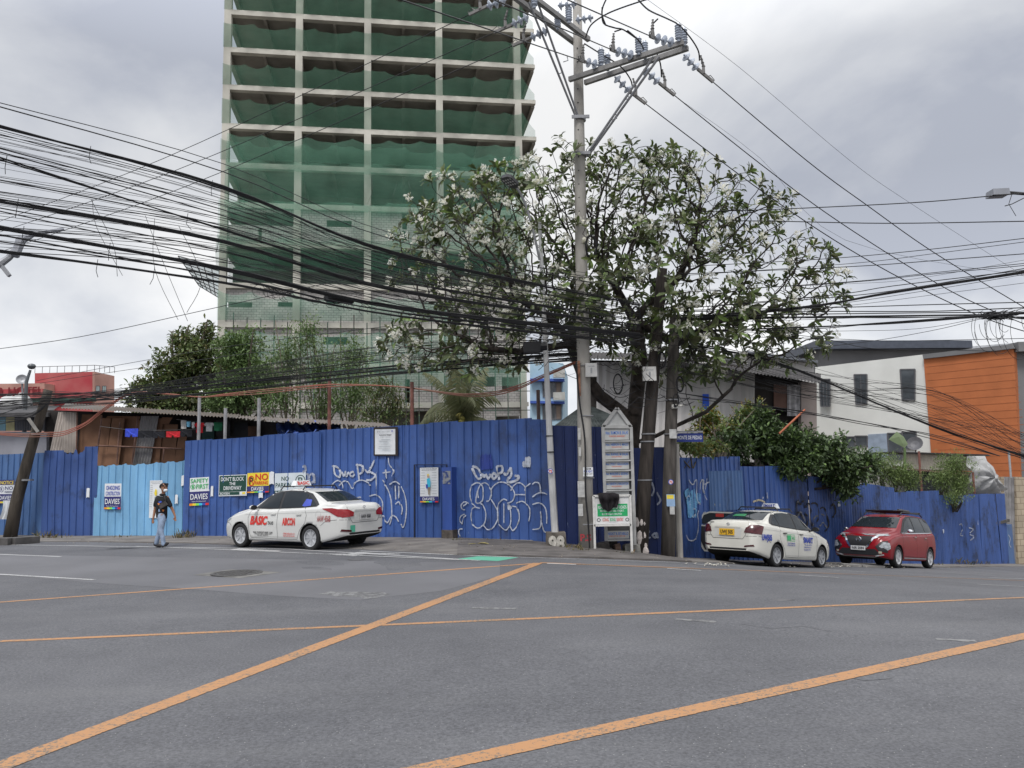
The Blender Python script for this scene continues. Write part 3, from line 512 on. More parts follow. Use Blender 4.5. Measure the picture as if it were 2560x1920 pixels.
# ============================================================= unfinished concrete tower
class Plane:
    def __init__(s,px,Y,ang,py=1175):     # vertical plane through the point seen at px, at distance Y, running at ang degrees from +x
        s.A=P(px,py,Y); s.u=Vector((math.cos(R(ang)),math.sin(R(ang)),0)); s.n=Vector((s.u.y,-s.u.x,0)); s.up=Vector((0,0,1))
    def pt(s,px,py,off=0):
        d=ray(px,py); o=Vector((0,0,CZ)); t=(s.A+s.n*off-o).dot(s.n)/d.dot(s.n); return o+d*t
    def xz(s,px,py):
        q=s.pt(px,py); return ((q-s.A).dot(s.u),q.z)
    def w(s,x,z,off=0):
        q=s.A+s.u*x+s.n*off; return Vector((q.x,q.y,z))
def brick(name,c1,c2,mo,bw=.4,bh=.2,bump=.4):
    m=bpy.data.materials.new(name); m.use_nodes=True; nt=m.node_tree; b=nt.nodes['Principled BSDF']; N=nt.nodes.new; L=nt.links.new
    tc=N('ShaderNodeTexCoord'); sp_=N('ShaderNodeSeparateXYZ'); cb=N('ShaderNodeCombineXYZ'); L(tc.outputs['Object'],sp_.inputs[0]); L(sp_.outputs[0],cb.inputs[0]); L(sp_.outputs[2],cb.inputs[1])
    br=N('ShaderNodeTexBrick'); br.inputs['Scale'].default_value=1; br.inputs['Brick Width'].default_value=bw; br.inputs['Row Height'].default_value=bh; br.inputs['Mortar Size'].default_value=.018
    br.inputs['Color1'].default_value=(*c1,1); br.inputs['Color2'].default_value=(*c2,1); br.inputs['Mortar'].default_value=(*mo,1); L(cb.outputs[0],br.inputs['Vector'])
    nz=N('ShaderNodeTexNoise'); nz.inputs['Scale'].default_value=.8; nz.inputs['Detail'].default_value=6; L(tc.outputs['Object'],nz.inputs['Vector'])
    rp=N('ShaderNodeValToRGB'); rp.color_ramp.elements[0].position=.3; rp.color_ramp.elements[0].color=(.72,.72,.72,1); rp.color_ramp.elements[1].position=.7; rp.color_ramp.elements[1].color=(1.15,1.13,1.1,1); L(nz.outputs['Fac'],rp.inputs[0])
    mu=N('ShaderNodeMixRGB'); mu.blend_type='MULTIPLY'; mu.inputs[0].default_value=1; L(br.outputs[0],mu.inputs[1]); L(rp.outputs[0],mu.inputs[2]); L(mu.outputs[0],b.inputs['Base Color']); b.inputs['Roughness'].default_value=.9
    return m
m_chb=brick('hollow block',(.46,.44,.43),(.38,.365,.355),(.20,.195,.19))
m_tc=M('tower concrete',(.46,.445,.395),.9,.25,.5,bump=.2,bscale=6,stretch=(1,1,.5)); m_tc2=M('tower concrete shaded',(.25,.235,.21),.95,.2,.6)  # second concrete is a darkened copy, interior shade put into its colour
def netmat(name,col,tr,sc=26):
    m=bpy.data.materials.new(name); m.use_nodes=True; nt=m.node_tree; b=nt.nodes['Principled BSDF']; N=nt.nodes.new; L=nt.links.new; o=nt.nodes['Material Output']
    tc=N('ShaderNodeTexCoord'); nz=N('ShaderNodeTexNoise'); nz.inputs['Scale'].default_value=.6; nz.inputs['Detail'].default_value=6; L(tc.outputs['Object'],nz.inputs['Vector'])
    mr=N('ShaderNodeMapRange'); L(nz.outputs['Fac'],mr.inputs[0]); mr.inputs[1].default_value=.3; mr.inputs[2].default_value=.7; mr.inputs[3].default_value=tr-.06; mr.inputs[4].default_value=tr+.06
    b.inputs['Base Color'].default_value=(*col,1); b.inputs['Roughness'].default_value=.7
    tr_=N('ShaderNodeBsdfTransparent'); tl=N('ShaderNodeBsdfTranslucent'); tl.inputs[0].default_value=(*col,1); m1=N('ShaderNodeMixShader'); m1.inputs[0].default_value=.35; L(b.outputs[0],m1.inputs[1]); L(tl.outputs[0],m1.inputs[2])
    ms=N('ShaderNodeMixShader'); L(mr.outputs[0],ms.inputs[0]); L(m1.outputs[0],ms.inputs[1]); L(tr_.outputs[0],ms.inputs[2]); L(ms.outputs[0],o.inputs[0]); return m
m_net=netmat('green safety net',(.085,.235,.15),.66); m_net2=netmat('green safety net thin',(.15,.37,.255),.68); m_net3=netmat('green safety net doubled',(.05,.17,.12),.55)
TW=Plane(553,62,8.57); TA=math.radians(8.57)
TM=Matrix.Translation(Vector((TW.A.x,TW.A.y,-4)))@Matrix.Rotation(TA,4,'Z')
tw=thing('tower','tall unfinished concrete tower hung with green nets behind the trees','building',mat=TM)
def lz(y): return TW.xz(556,y)[1]+4
def lx(px,y=300): return TW.xz(px,y)[0]
lev=[lz(y) for y in (-165,-72,22,116,210,307,405,504,602,706,804,905,1009)]
colx=[lx(px) for px in (564,745.6,919,1099,1296)]; cw=.56; DEP=15; RX=lx(1340)
for i,(x) in enumerate(colx):
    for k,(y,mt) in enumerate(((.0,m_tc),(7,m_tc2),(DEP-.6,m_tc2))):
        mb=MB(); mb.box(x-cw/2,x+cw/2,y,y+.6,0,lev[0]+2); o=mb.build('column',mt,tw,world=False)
for j,z in enumerate(lev):
    h=.43; zt=z; mb=MB(); e=RX if j<6 else colx[-1]+.4
    for a,b in zip(colx[:-1],colx[1:]): mb.box(a+cw/2,b-cw/2,-.012,.5,zt-h,zt)
    mb.box(colx[-1]+cw/2,e,-.012,.4,zt-h*.75,zt)
    mb.build('beam',m_tc,tw,world=False)
    mb=MB(); mb.box(colx[0]-.2,e-.02,.5,DEP,zt-.16,zt-.02)
    for a,b in zip(colx[:-1],colx[1:]):
        mb.box((a+b)/2-.12,(a+b)/2+.12,.5,DEP-.5,zt-.5,zt-.16)
        mb.box(b-.18,b+.18,.5,DEP-.5,zt-.6,zt-.16)
    mb.box(colx[0]-.18,colx[0]+.18,.5,DEP-.5,zt-.6,zt-.16)
    mb.box(colx[0],e-.2,7.0,7.35,zt-.7,zt-.17)
    if e==RX: mb.box(RX-.3,RX-.03,.4,8,zt-.5,zt-.16)
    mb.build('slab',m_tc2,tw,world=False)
mb=MB(); mb.box(colx[1]+1,colx[3]-1.2,8.2,13,0,lev[0]+2); mb.box(colx[3]-.8,colx[4]-.6,9.5,9.7,0,lev[0]+2); mb.build('added_core_wall',m_tc2,tw,world=False)  # core wall added so that the open storeys look dark inside
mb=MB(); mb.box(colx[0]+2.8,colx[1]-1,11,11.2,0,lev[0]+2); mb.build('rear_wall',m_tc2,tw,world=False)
# scalloped nets across the open storeys
def net(x0,x1,z0,zt,amp,y,mat,step,name='safety_net',drop=0,bulge=.25):
    mb=MB(); n=int((x1-x0)/.22); rows=5; vs=[]; ph=rnd(0,3); cuts=[]; x=x0
    while x<x1: cuts.append(x); x+=step*rnd(.8,1.25)
    cuts.append(x1+.1)
    for r in range(rows+1):
        v=r/rows
        for i in range(n+1):
            x=x0+(x1-x0)*i/n; k=max(q for q in range(len(cuts)) if cuts[q]<=x+1e-6); k=min(k,len(cuts)-2); t=(x-cuts[k])/(cuts[k+1]-cuts[k])
            top=zt-amp*math.sin(math.pi*t)**.8*(1+.5*math.sin(k*7.1))+.12*math.sin(k*3.3+ph)-drop*i/n
            vs.append((x,y-bulge*math.sin(math.pi*v)*(.5+.5*math.sin(x*1.3+ph))-.05*math.sin(x*5),z0+(top-z0)*v))
    mb.add(vs,[(r*(n+1)+i,r*(n+1)+i+1,(r+1)*(n+1)+i+1,(r+1)*(n+1)+i) for r in range(rows) for i in range(n)]); mb.build(name,mat,tw,True,world=False)
hs=[.62,.60,.66,.64,.70,.72]
for j in range(5):     # nets on storeys standing on beams 2..6
    zb=lev[j+1]+.02; H=lev[j]-.43-zb
    net(colx[0]-.32,colx[-1]+.3,zb-.05,zb+H*(hs[j]+rnd(-.03,.04)),rnd(.13,.24),-.05,m_net,rnd(1.9,2.8),bulge=.06); net(colx[-1]+.3,RX-.1,zb-.05,zb+H*.72,.05,-.03,m_net,2.0,drop=H*.55,bulge=.04)
    net(colx[0]+1,colx[-1],zb,zb+H*rnd(.5,.75),.4,7.5,m_net3,3)
zb=lev[6]; H=lev[5]-.43-zb; net(colx[0]-.35,RX-.1,zb+.2,zb+H*.66,.3,-.08,m_net,2.1,drop=.3,bulge=.12); net(colx[0]+.2,colx[-1],zb-.7,zb+H*.8,.3,-.32,m_net2,3.1)
zb=lev[7]; H=lev[6]-zb; net(colx[0]+.1,colx[-1]+.3,zb-.6,zb+H+.2,.15,-.2,m_net2,2.5,bulge=.3)
zb=lev[8]; H=lev[7]-zb; net(colx[0]-.35,colx[-1]+.3,zb-.3,zb+H+.1,.1,-.34,m_net2,2.3,bulge=.5)
zb=lev[9]; H=lev[8]-zb; net(colx[0]-.4,colx[-1]+.6,zb+.9,zb+H+.3,.12,-.3,m_net,2.2,bulge=.5); net(colx[0]+.2,colx[-1],zb,zb+H-.5,.1,1.4,m_net3,2.5)
zb=lev[10]; H=lev[9]-zb; net(colx[0]-.3,colx[3]+1,zb+.1,zb+H*.8,.4,-.2,m_net2,3.0,drop=.5)
zb=lev[11]; net(colx[0]+.5,colx[3]+2,zb-.3,zb+2.3,.3,-1.15,m_net2,3.0); zb=lev[12]; net(colx[1]+1,colx[4],zb+1.2,zb+3.3,.2,-1.15,m_net2,2.6)
# block infill with openings
def wallholes(mb,x0,x1,z0,z1,y,hol,m=0,th=.15):
    xs=sorted({x0,x1}|{min(max(h[0],x0),x1) for h in hol}|{min(max(h[1],x0),x1) for h in hol}); zs=sorted({z0,z1}|{min(max(h[2],z0),z1) for h in hol}|{min(max(h[3],z0),z1) for h in hol})
    for a,b in zip(xs[:-1],xs[1:]):
        for c,d in zip(zs[:-1],zs[1:]):
            mx,mz=(a+b)/2,(c+d)/2
            if not any(h[0]<mx<h[1] and h[2]<mz<h[3] for h in hol): mb.box(a,b,y,y+th,c,d,m)
def hz(sc,ox,oy,x0,y0,x1,y1):
    a=TW.xz(ox+sc*x0,oy+sc*y0); b=TW.xz(ox+sc*x1,oy+sc*y1); return (a[0],b[0],b[1]+4,a[1]+4)
Q1=(.3497,500,500); Q8=(.2713,900,800)
H={7:[hz(*Q1,195,75,665,182),hz(*Q1,415,190,438,287),hz(*Q1,905,138,1083,190),hz(*Q1,1445,85,1480,205),hz(*Q1,1445,215,1480,290)],
   9:[hz(*Q1,187,725,370,765),hz(*Q1,555,725,665,760),hz(*Q1,905,700,1090,738)],
   10:[hz(*Q1,880,975,1052,1030)],
   11:[hz(*Q8,855,520,1245,612),hz(*Q8,1310,525,1500,650),hz(*Q8,415,545,460,760),hz(*Q1,200,940,420,1000)],
   12:[hz(*Q8,180,835,690,990),hz(*Q8,1255,885,1500,1000)]}
ml=lev+[0]
for j,hol in H.items():
    for k,(a,b) in enumerate(zip(colx[:-1],colx[1:])):
        mb=MB(); wallholes(mb,a+cw/2,b-cw/2,ml[j+1]+.0,ml[j]-.43,.22,hol); mb.build('block_wall',m_chb,tw,world=False)
m_dk=M('dark interior',(.02,.022,.024),.9)
mb=MB(); mb.box(colx[0],colx[-1],2.5,2.6,0,lev[9]); mb.build('inner_partition',m_tc2,tw,world=False)
mb=MB(); mb.box(colx[0]+.5,colx[-1],1.5,1.6,lev[9]+.0,lev[9]+1.6); mb.build('inner_partition',m_tc2,tw,world=False)
# slanted debris catch platform at the left edge
p=[TW.pt(445,640,2.2),TW.pt(548,668,0),TW.pt(548,745,-.1),TW.pt(498,715,1.5)]
mb=MB(); mb.add(p,[(0,1,2,3)]); o=mb.build('catch_net',netmat('pale net',(.25,.38,.40),.45),tw)
mb=MB(); 
for i in range(9):
    t=i/8; mb.tube([p[0].lerp(p[3],t),p[1].lerp(p[2],t)],.035,4)
for i in range(6):
    t=i/5; mb.tube([p[0].lerp(p[1],t),p[3].lerp(p[2],t)],.035,4)
mb.build('catch_frame',M('dark steel',(.05,.05,.052),.6),tw)
# a few loose ropes and sagging net cords on the front
mb=MB()
for i in range(26):
    x=rnd(colx[0],colx[-1]); z=lev[7]+rnd(0,3); mb.tube([(x,-.5,z),(x+rnd(-.4,.4),-.6,z-1.6),(x+rnd(-.8,.8),-.55,z-rnd(2.5,4.5))],.014,3)
mb.build('cords',M('cord',(.10,.13,.11),.9),tw,world=False)
# scaffolding in front of the lowest storeys
sc_=thing('scaffolding','tall rusty pipe scaffolding against the lower block walls of the tower','scaffolding',mat=TM)
m_pipe=M('scaffold pipe',(.10,.085,.07),.7,.5,1.5,col2=(.06,.12,.09)); z1=lz(806)
k=0
for i in range(24):
    x=lx(588,900)+i*1.02
    if x>colx[-1]+.3: break
    t=MB(); t.tube([(x,-1,0),(x,-1,z1+rnd(-.2,.6))],.045,5); t.build('upright',m_pipe,sc_,world=False)
for z in np.arange(1.2,z1,1.55):
    t=MB(); t.tube([(lx(585,900),-.95,z),(colx[-1]+.4,-.95,z+.05)],.035,5); t.build('rail',m_pipe,sc_,world=False)
# ============================================================= other buildings
m_glass=M('window glass',(.05,.06,.07),.12,.2,2,spec=.8); m_frm=M('window frame',(.11,.11,.12),.5)
def poly(mb,pl,pts,th=.2,m=None,off=0):
    q=[pl.pt(x,y,off) for x,y in pts]; mb.prism(q,-pl.n*th,m)
def window(pl,root,x0,y0,x1,y1,glass=None,slant=0,off=.03,mull=1,name='window',frame=None):
    a=pl.pt(x0,y1,off); b=pl.pt(x1,y1,off); c=pl.pt(x1,y0,off); d=Vector((a.x,a.y,pl.pt(x0,y0,off).z)); b=Vector((b.x,b.y,b.z))
    f=MB(); 
    for s,t in ((a,b),(b,c),(c,d),(d,a)): f.bar(s,t,.07,.07)
    if mull:
        for i in range(1,mull+1): f.bar(a.lerp(b,i/(mull+1)),d.lerp(c,i/(mull+1)),.04,.05)
    o=f.build(name,frame or m_frm,root); RM[o.name]=RM[root.name].copy()
    g_=MB(); g_.add([a,b,c,d],[(0,1,2,3)]); gg=g_.build('pane',glass or m_glass,o)
def stain(name,col,**k): return M(name,col,.85,.18,.9,bump=.1,**k)
# hotel far left
m_ho=M('hotel red',(.42,.045,.06),.8,.15,.15,col2=(.46,.20,.18),lo=.4,hi=.8); m_ho2=M('hotel pink',(.42,.24,.2),.85,.2,.3)
HP=Plane(87,112,-4); HS=Plane(236,HP.pt(236,1000).y,60)
ht=thing('hotel','red hotel block with rooftop railing, far behind the shacks at the left','building',HP.pt(87,1040))
mb=MB(); poly(mb,HP,[(87,933),(236,929),(236,1080),(87,1080)],1); mb.build('front_wall',m_ho,ht)
mb=MB(); poly(mb,HS,[(236.5,929),(286,940),(286,1080),(236.5,1080)],.5); mb.build('side_wall',m_ho2,ht)
mb=MB(); poly(mb,HP,[(-60,960),(111,958),(111,1080),(-60,1080)],6,off=2.2); mb.build('low_wing',m_ho2,ht)
mb=MB(); poly(mb,HP,[(-60,974),(106,972),(106,996),(-60,998)],.3,off=2.6); ob=mb.build('name_board',m_ho,ht)
O=HP.pt(2,989,2.75); U=HP.pt(107,988,2.75)-O; U.z=0; mb=MB(); mb.text('HOTEL',O,U,Vector((0,0,HP.pt(2,969,2.75).z-O.z)),.17,0,1,1,0,0,.03); mb.text('R',O,U,Vector((0,0,HP.pt(2,969,2.75).z-O.z)),-.06,0,.07,1,0,0,.03); mb.build('letters',M('letter dark red',(.16,.01,.015),.6),ob)
mb=MB(); poly(mb,HP,[(87,997),(236,994),(236,1003),(87,1005)],.4,off=.5); poly(mb,HP,[(-60,999),(111,997),(111,1006),(-60,1007)],.4,off=2.7); mb.build('green_band',M('band green',(.03,.09,.07),.7),ht)
mb=MB(); a,b=HP.pt(87,933),HP.pt(236,929); c=HS.pt(286,940); b.z=a.z; c.z=a.z
for s,t,n in ((a,b,8),(b,c,4)):
    mb.tube([s+Vector((0,0,.9)),t+Vector((0,0,.9))],.04,4)
    for i in range(n+1): p=s.lerp(t,i/n); mb.tube([p,p+Vector((0,0,.9))],.04,4)
mb.build('railing',m_frm,ht)
for x in (238,254): window(HS,ht,x+2,965,x+11,979,M('pale glass',(.4,.5,.5),.3),mull=1)
# grey house, far left, and its tin upper floor
GP=Plane(-60,31,-3)
gh=thing('concrete_house','low grey plastered house behind the fence at the far left','house',GP.pt(-60,1135))
mb=MB(); poly(mb,GP,[(-90,1078),(116,1080),(116,1200),(-90,1200)],4); mb.build('wall',stain('grey plaster',(.27,.27,.30)),gh)
for x0,x1,c in ((-20,14,(.22,.42,.52)),(15,36,(.5,.46,.25)),(38,60,(.08,.09,.12)),(62,90,(.06,.065,.08)),(91,112,(.07,.07,.08))): 
    mb=MB(); poly(mb,GP,[(x0,1041),(x1,1042),(x1,1077),(x0,1077)],.1,off=-.1); mb.build('window_panel',M('panel%d'%(x0+50),c,.6,.3,2),gh)
mb=MB()
for x in range(38,114,4): a=GP.pt(x,1043,.05); b=GP.pt(x,1077,.05); mb.bar(a,b,.02)
mb.build('grille',m_frm,gh)
mb=MB(); mb.add([GP.pt(-90,1036,.6),GP.pt(120,1034,.6),GP.pt(150,1014,-5),GP.pt(-90,1012,-5)],[(0,1,2,3)]); poly(mb,GP,[(-90,1033),(120,1031),(120,1042),(-90,1043)],.1,off=.6); mb.build('tin_roof',M('dark tin',(.06,.058,.06),.8,.4,3),gh)
for x,y,r,l in ((22,1005,.55,'left of two white rounded water tanks on the far left roof'),(53,1000,.5,'right of two white rounded water tanks on the far left roof, by the lamp')):
    p=P(x,y+10,40); T=Matrix.Translation(p); mb=MB(); mb.lathe([(0,-.9),(r,-.9),(r,.0),(r*.95,.2),(r*.6,.42),(.15,.5),(.12,.56),(0,.56)],T,14); tag(mb.build('water_tank',M('tank white',(.5,.5,.5),.5),smooth=True),l,'water tank','rooftop water tanks')
# brown plywood shack and tin roof
BP=Plane(95,29.6,-4)
bh=thing('plywood_shack','brown plywood shack with tin sheets behind the light blue fence','house',BP.pt(100,1200))
m_ply=M('plywood',(.235,.12,.07),.85,.35,.8,col2=(.30,.16,.095)); m_tin=M('old tin',(.27,.26,.26),.6,.35,1.5,metal=.3); m_tinl=M('pale tin',(.42,.37,.33),.7,.3,1.2); m_sh=M('dark boards and shade',(.035,.03,.028),.9,.4,2)  # the near-black board colour also serves as painted shade
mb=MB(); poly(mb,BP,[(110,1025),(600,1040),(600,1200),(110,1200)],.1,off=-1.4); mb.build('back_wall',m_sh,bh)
for x0,x1,t,bt in ((195,245,1036,1160),(247,268,1045,1165),(269,300,1045,1165),(300,340,1050,1165),(262,345,1040,1062),(378,402,1045,1160),(403,440,1060,1160),(441,462,1090,1160),(400,425,1043,1060)):
    mb=MB(); dx=rnd(-4,4); poly(mb,BP,[(x0+8+dx,t),(x1+8+dx,t+1),(x1-4,bt),(x0-6,bt)],.03,off=rnd(-.1,.1)); mb.build('plywood_panel',m_ply,bh)
def tin(pl,x0,y0,x1,y1,sh,mat,root,off=.15,name='tin_sheet',pitch=.1,amp=.02,top=0):
    A=pl.pt(x0,y1,off); B=pl.pt(x1,y1+top,off); T0=pl.pt(x0+sh,y0,off); T1=pl.pt(x1+sh,y0+top,off); n=max(8,int((B-A).length/pitch*4)); mb=MB(); vs=[]
    for a,b in ((A,B),(T0,T1)):
        for i in range(n+1): vs.append(a.lerp(b,i/n)+pl.n*amp*math.sin(i*math.pi/2))
    mb.add(vs,[(i,i+1,n+2+i,n+1+i) for i in range(n)]); return mb.build(name,mat,root)
tin(BP,124,1030,158,1132,22,m_tinl,bh); tin(BP,154,1030,190,1132,2,m_tinl,bh,off=.2); tin(BP,331,1040,375,1165,22,m_tin,bh); 
mb=MB()
for a,b in (((193,1030),(191,1130)),((255,1040),(240,1150)),((300,1055),(292,1160)),((240,1114),(455,1122)),((410,1120),(408,1150)),((345,1040),(330,1160))): mb.tube([BP.pt(*a,.3),BP.pt(*b,.3)],.03,5)
mb.build('frame_pipes',M('rusty pipe',(.16,.09,.07),.8,.4,4),bh)
def roof(name,label,front,back,mat,cat='roof',amp=.025,pitch=.13,par=None):
    # corrugated sheet between two 3D lines
    (a,b),(c,d)=front,back; n=int((b-a).length/pitch*4); vs=[]; up=(b-a).cross(c-a).normalized()
    for s,t in ((a,b),(c,d)):
        for i in range(n+1): vs.append(s.lerp(t,i/n)+up*amp*math.sin(i*math.pi/2))
    mb=MB(); mb.add(vs,[(i,i+1,n+2+i,n+1+i) for i in range(n)]); 
    o=mb.build(name,mat,par); 
    if label: tag(o,label,cat)
    return o
m_rt=M('roof tin',(.30,.29,.28),.55,.35,2,metal=.4,col2=(.20,.15,.12))
roof('tin_roof',None,(P(150,1020,29),P(585,1044,27.6)),(P(165,1008,36),P(600,1036,34)),m_rt,par=bh)
roof('tin_roof',None,(P(560,1043,27.4),P(985,1069,25.6)),(P(560,1037,33),P(960,1058,31)),m_rt,par=bh)
B2=Plane(470,29.5,-8); mb=MB(); poly(mb,B2,[(455,1040),(700,1056),(940,1080),(940,1200),(455,1200)],.1); mb.build('shaded_boards',m_sh,bh)  # shade under the roof is put into the board colour
for x0,x1,y0,y1,c in ((505,535,1062,1100,(.03,.07,.06)),(540,575,1050,1090,(.05,.045,.045)),(585,620,1056,1092,(.02,.02,.022)),(620,650,1065,1090,(.10,.05,.03))):
    mb=MB(); poly(mb,B2,[(x0,y0),(x1,y0+2),(x1,y1),(x0,y1)],.05,off=.2); mb.build('board',M('board%d'%x0,c,.8,.3,3),bh)
# blue tarpaulin, sagging in ridges
mb=MB(); a,b,c,d=P(696,1084,26.6),P(862,1075,26.0),P(850,1060,28.0),P(690,1056,28.4); n=26;vs=[]
for j in range(7):
    for i in range(n+1):
        p=a.lerp(b,i/n).lerp(d.lerp(c,i/n),j/6); p.z+=.07*math.sin(i*1.7+j)+.05*math.sin(i*.6-j*1.3)-.15*math.sin(math.pi*j/6); vs.append(p)
mb.add(vs,[(j*(n+1)+i,j*(n+1)+i+1,(j+1)*(n+1)+i+1,(j+1)*(n+1)+i) for j in range(6) for i in range(n)]); tag(mb.build('tarpaulin',M('blue tarp',(.07,.14,.5),.45,.3,3,col2=(.35,.42,.6),lo=.5,hi=.8),smooth=True),'crumpled blue tarpaulin over the shack behind the fence','tarpaulin')
# washing on the line
def cloth(kind,x0,y0,x1,y1,c,label,mat=None):
    Y=28.3; a=P(x0,y0,Y); b=P(x1,y1,Y); w_=b.x-a.x; h_=a.z-b.z; sh={'shorts':[(0,1),(1,1),(1,.05),(.62,0),(.5,.4),(.38,0),(0,.08)],'shirt':[(.2,1),(.8,1),(1,.8),(.9,.6),(.8,.68),(.8,0),(.2,.03),(.2,.68),(.1,.6),(0,.8)],'towel':[(0,1),(1,.98),(.97,.03),(.5,0),(.04,.06)]}[kind]
    mb=MB(); mb.prism([(a.x+w_*x,Y+.03*math.sin(x*9),b.z+h_*y) for x,y in sh],(0,.03,0)); tag(mb.build('clothing',M('cloth'+label[:9],c,.85,.25,6,bump=.4,bscale=9)),label,'clothing','washing hung out above the fence')
for k,x0,y0,x1,y1,c,l in (('shorts',928,568,1020,630,(.04,.07,.5),'blue shorts hanging leftmost on the washing line'),('shorts',1022,582,1128,635,(.012,.013,.018),'black shorts hanging beside the blue shorts'),('shorts',1132,588,1220,637,(.015,.015,.02),'black shorts hanging just left of the red shorts'),('shorts',1232,588,1332,632,(.5,.02,.03),'red shorts hanging low between two black pairs'),('shorts',1336,580,1422,628,(.012,.012,.014),'black shorts hanging right of the low red shorts'),
 ('towel',1340,505,1378,570,(.5,.48,.46),'grey white top hanging leftmost on the upper line'),('towel',1382,515,1408,555,(.2,.5,.7),'small light blue cloth on the upper line'),('towel',1420,520,1440,565,(.6,.6,.6),'small white cloth left of the red shirt'),('shirt',1436,523,1516,598,(.6,.02,.03),'red shirt hanging behind the grey pipe post'),('shirt',1510,522,1584,588,(.6,.6,.6),'white shirt hanging between the red and green ones'),('towel',1584,520,1645,585,(.02,.16,.07),'dark green cloth hanging rightmost on the upper line')):
    cloth(k,x0*.3375,880+y0*.3375,x1*.3375,880+y1*.3375,c,l)
for pts,l in (([(250,1066),(340,1077),(485,1074),(500,1068)],'thin washing line carrying the row of shorts'),([(440,1048),(500,1056),(562,1056)],'thin washing line carrying the shirts')):
    mb=MB(); mb.tube([P(*p,28.32) for p in pts],.008,4); tag(mb.build('washing_line',M('line grey',(.12,.12,.12),.8)),l,'washing line')
# pipe posts behind the fence
m_gp=M('grey pipe',(.30,.30,.31),.6,.2,4); m_rp=M('red primer pipe',(.17,.07,.055),.7,.4,4)
for x,y0,Y,m_,l,b in ((499,990,27,m_gp,'grey pipe post rising behind the fence by the red shirt',1104),(564,1020,26.5,m_gp,'pale pipe post rising behind the fence right of the green cloth',1100),(648,995,25.8,m_gp,'slim grey pipe post above the green DON\'T BLOCK sign',1095),(824,950,24.8,m_rp,'dark red pipe post rising above the fence behind the taxi',1080),(1030,955,23.4,m_rp,'red pipe post right of the permit board',1060),(1345,975,23,M('post brown',(.14,.10,.09),.8),'brown timber post beside the lamp post',1050)):
    p=P(x,y0,Y); mb=MB(); mb.tube([(p.x,Y,P(x,b,Y).z-1.5),(p.x,Y,p.z)],.055,7); tag(mb.build('pipe_post',m_),l,'post','pipe posts behind the fence')
# blue apartment block seen through the gap
LP=Plane(1345,52,-6); m_lbw=M('light blue wall',(.33,.47,.57),.8,.15,.8); m_ledge=M('blue ledge',(.04,.09,.36),.6)
lb=thing('apartment_block','light blue apartment block with dark blue ledges, in the gap by the lamp post','building',LP.pt(1345,1070))
mb=MB(); poly(mb,LP,[(1325,905),(1408,908),(1408,1110),(1325,1110)],8); mb.build('wall',m_lbw,lb)
for y in (946,1002): mb=MB(); poly(mb,LP,[(1325,y),(1411,y+1),(1411,y+7),(1325,y+6)],.5,off=.5); mb.build('ledge',m_ledge,lb)
for y in (956,1012): window(LP,lb,1358,y,1388,y+36,mull=3); window(LP,lb,1390,y,1403,y+36,M('louvre',(.22,.17,.14),.8),mull=0)
for y in (990,934): mb=MB(); a=LP.pt(1383,y+11,.5); mb.box(a.x,a.x+.75,a.y-.3,a.y,a.z,a.z+.5); mb.lathe([(.0,0),(.17,0),(.17,.02),(0,.02)],Matrix.Translation((a.x+.25,a.y-.3,a.z+.25))@Matrix.Rotation(R(90),4,'X'),12); mb.build('air_conditioner',M('ac grey',(.4,.4,.38),.6),lb)
# small hip roofed hut behind the name board
hp=thing('hut','small hut with dark green hipped tin roof behind the name board','hut',P(1490,1200,24))
a,b=P(1383,1068,22.6),P(1600,1068,22.6); c,d=Vector((b.x+.2,27,a.z)),Vector((a.x-.1,27,a.z)); t1,t2=P(1452,1018,24.6),P(1482,1018,24.6); m_hr=M('hut roof',(.055,.075,.07),.6,.5,3,col2=(.12,.14,.13))
def corr(mb,pa,pb,pt1,pt2,n=40):
    vs=[]; up=(pb-pa).cross(pt1-pa).normalized()
    for s,t in ((pa,pb),(pt1,pt2)):
        for i in range(n+1): vs.append(s.lerp(t,i/n)+up*.02*math.sin(i*math.pi/2))
    mb.add(vs,[(i,i+1,n+2+i,n+1+i) for i in range(n)])
mb=MB(); corr(mb,a,b,t1,t2,90); corr(mb,b,c,t2,t2,40); corr(mb,d,a,t1,t1,40); corr(mb,c,d,t2,t1,60); mb.build('hipped_roof',m_hr,hp)
mb=MB(); mb.box(a.x+.3,b.x-.3,23.1,26.6,-1.2,a.z-.03); mb.build('wall',m_sh,hp)
# white tin house behind the flowering tree
WP=Plane(1490,30,2); wh=thing('tin_house','long white corrugated tin house with dark roof behind the flowering tree','house',WP.pt(1490,1200))
m_wt=M('white tin wall',(.52,.50,.49),.7,.2,.7,stretch=(1,1,.3)); m_dr=M('dark roof tin',(.04,.036,.036),.8,.4,2)
tin(WP,1490,905,1660,1150,2,m_wt,wh,off=0,pitch=.28,amp=.03); tin(WP,1660,905,1800,1150,2,m_wt,wh,off=.02,pitch=.28,amp=.03); tin(WP,1800,925,1885,1150,2,m_wt,wh,off=0,pitch=.28,amp=.03,top=6)
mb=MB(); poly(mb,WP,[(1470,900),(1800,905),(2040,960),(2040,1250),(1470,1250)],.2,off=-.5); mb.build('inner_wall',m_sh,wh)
roof('eaves',None,(WP.pt(1470,897,1.1),WP.pt(1700,903,1.1)),(WP.pt(1470,880,-4),WP.pt(1700,885,-4)),m_dr,par=wh)
roof('eaves',None,(WP.pt(1690,903,1.2),WP.pt(2052,958,1.2)),(WP.pt(1690,880,-4),WP.pt(2052,935,-4)),m_dr,par=wh)
mb=MB(); poly(mb,WP,[(1935,960),(1968,963),(1968,1020),(1935,1018)],.05,off=.02); mb.build('brown_shutter',M('brown shutter',(.16,.09,.07),.8),wh)
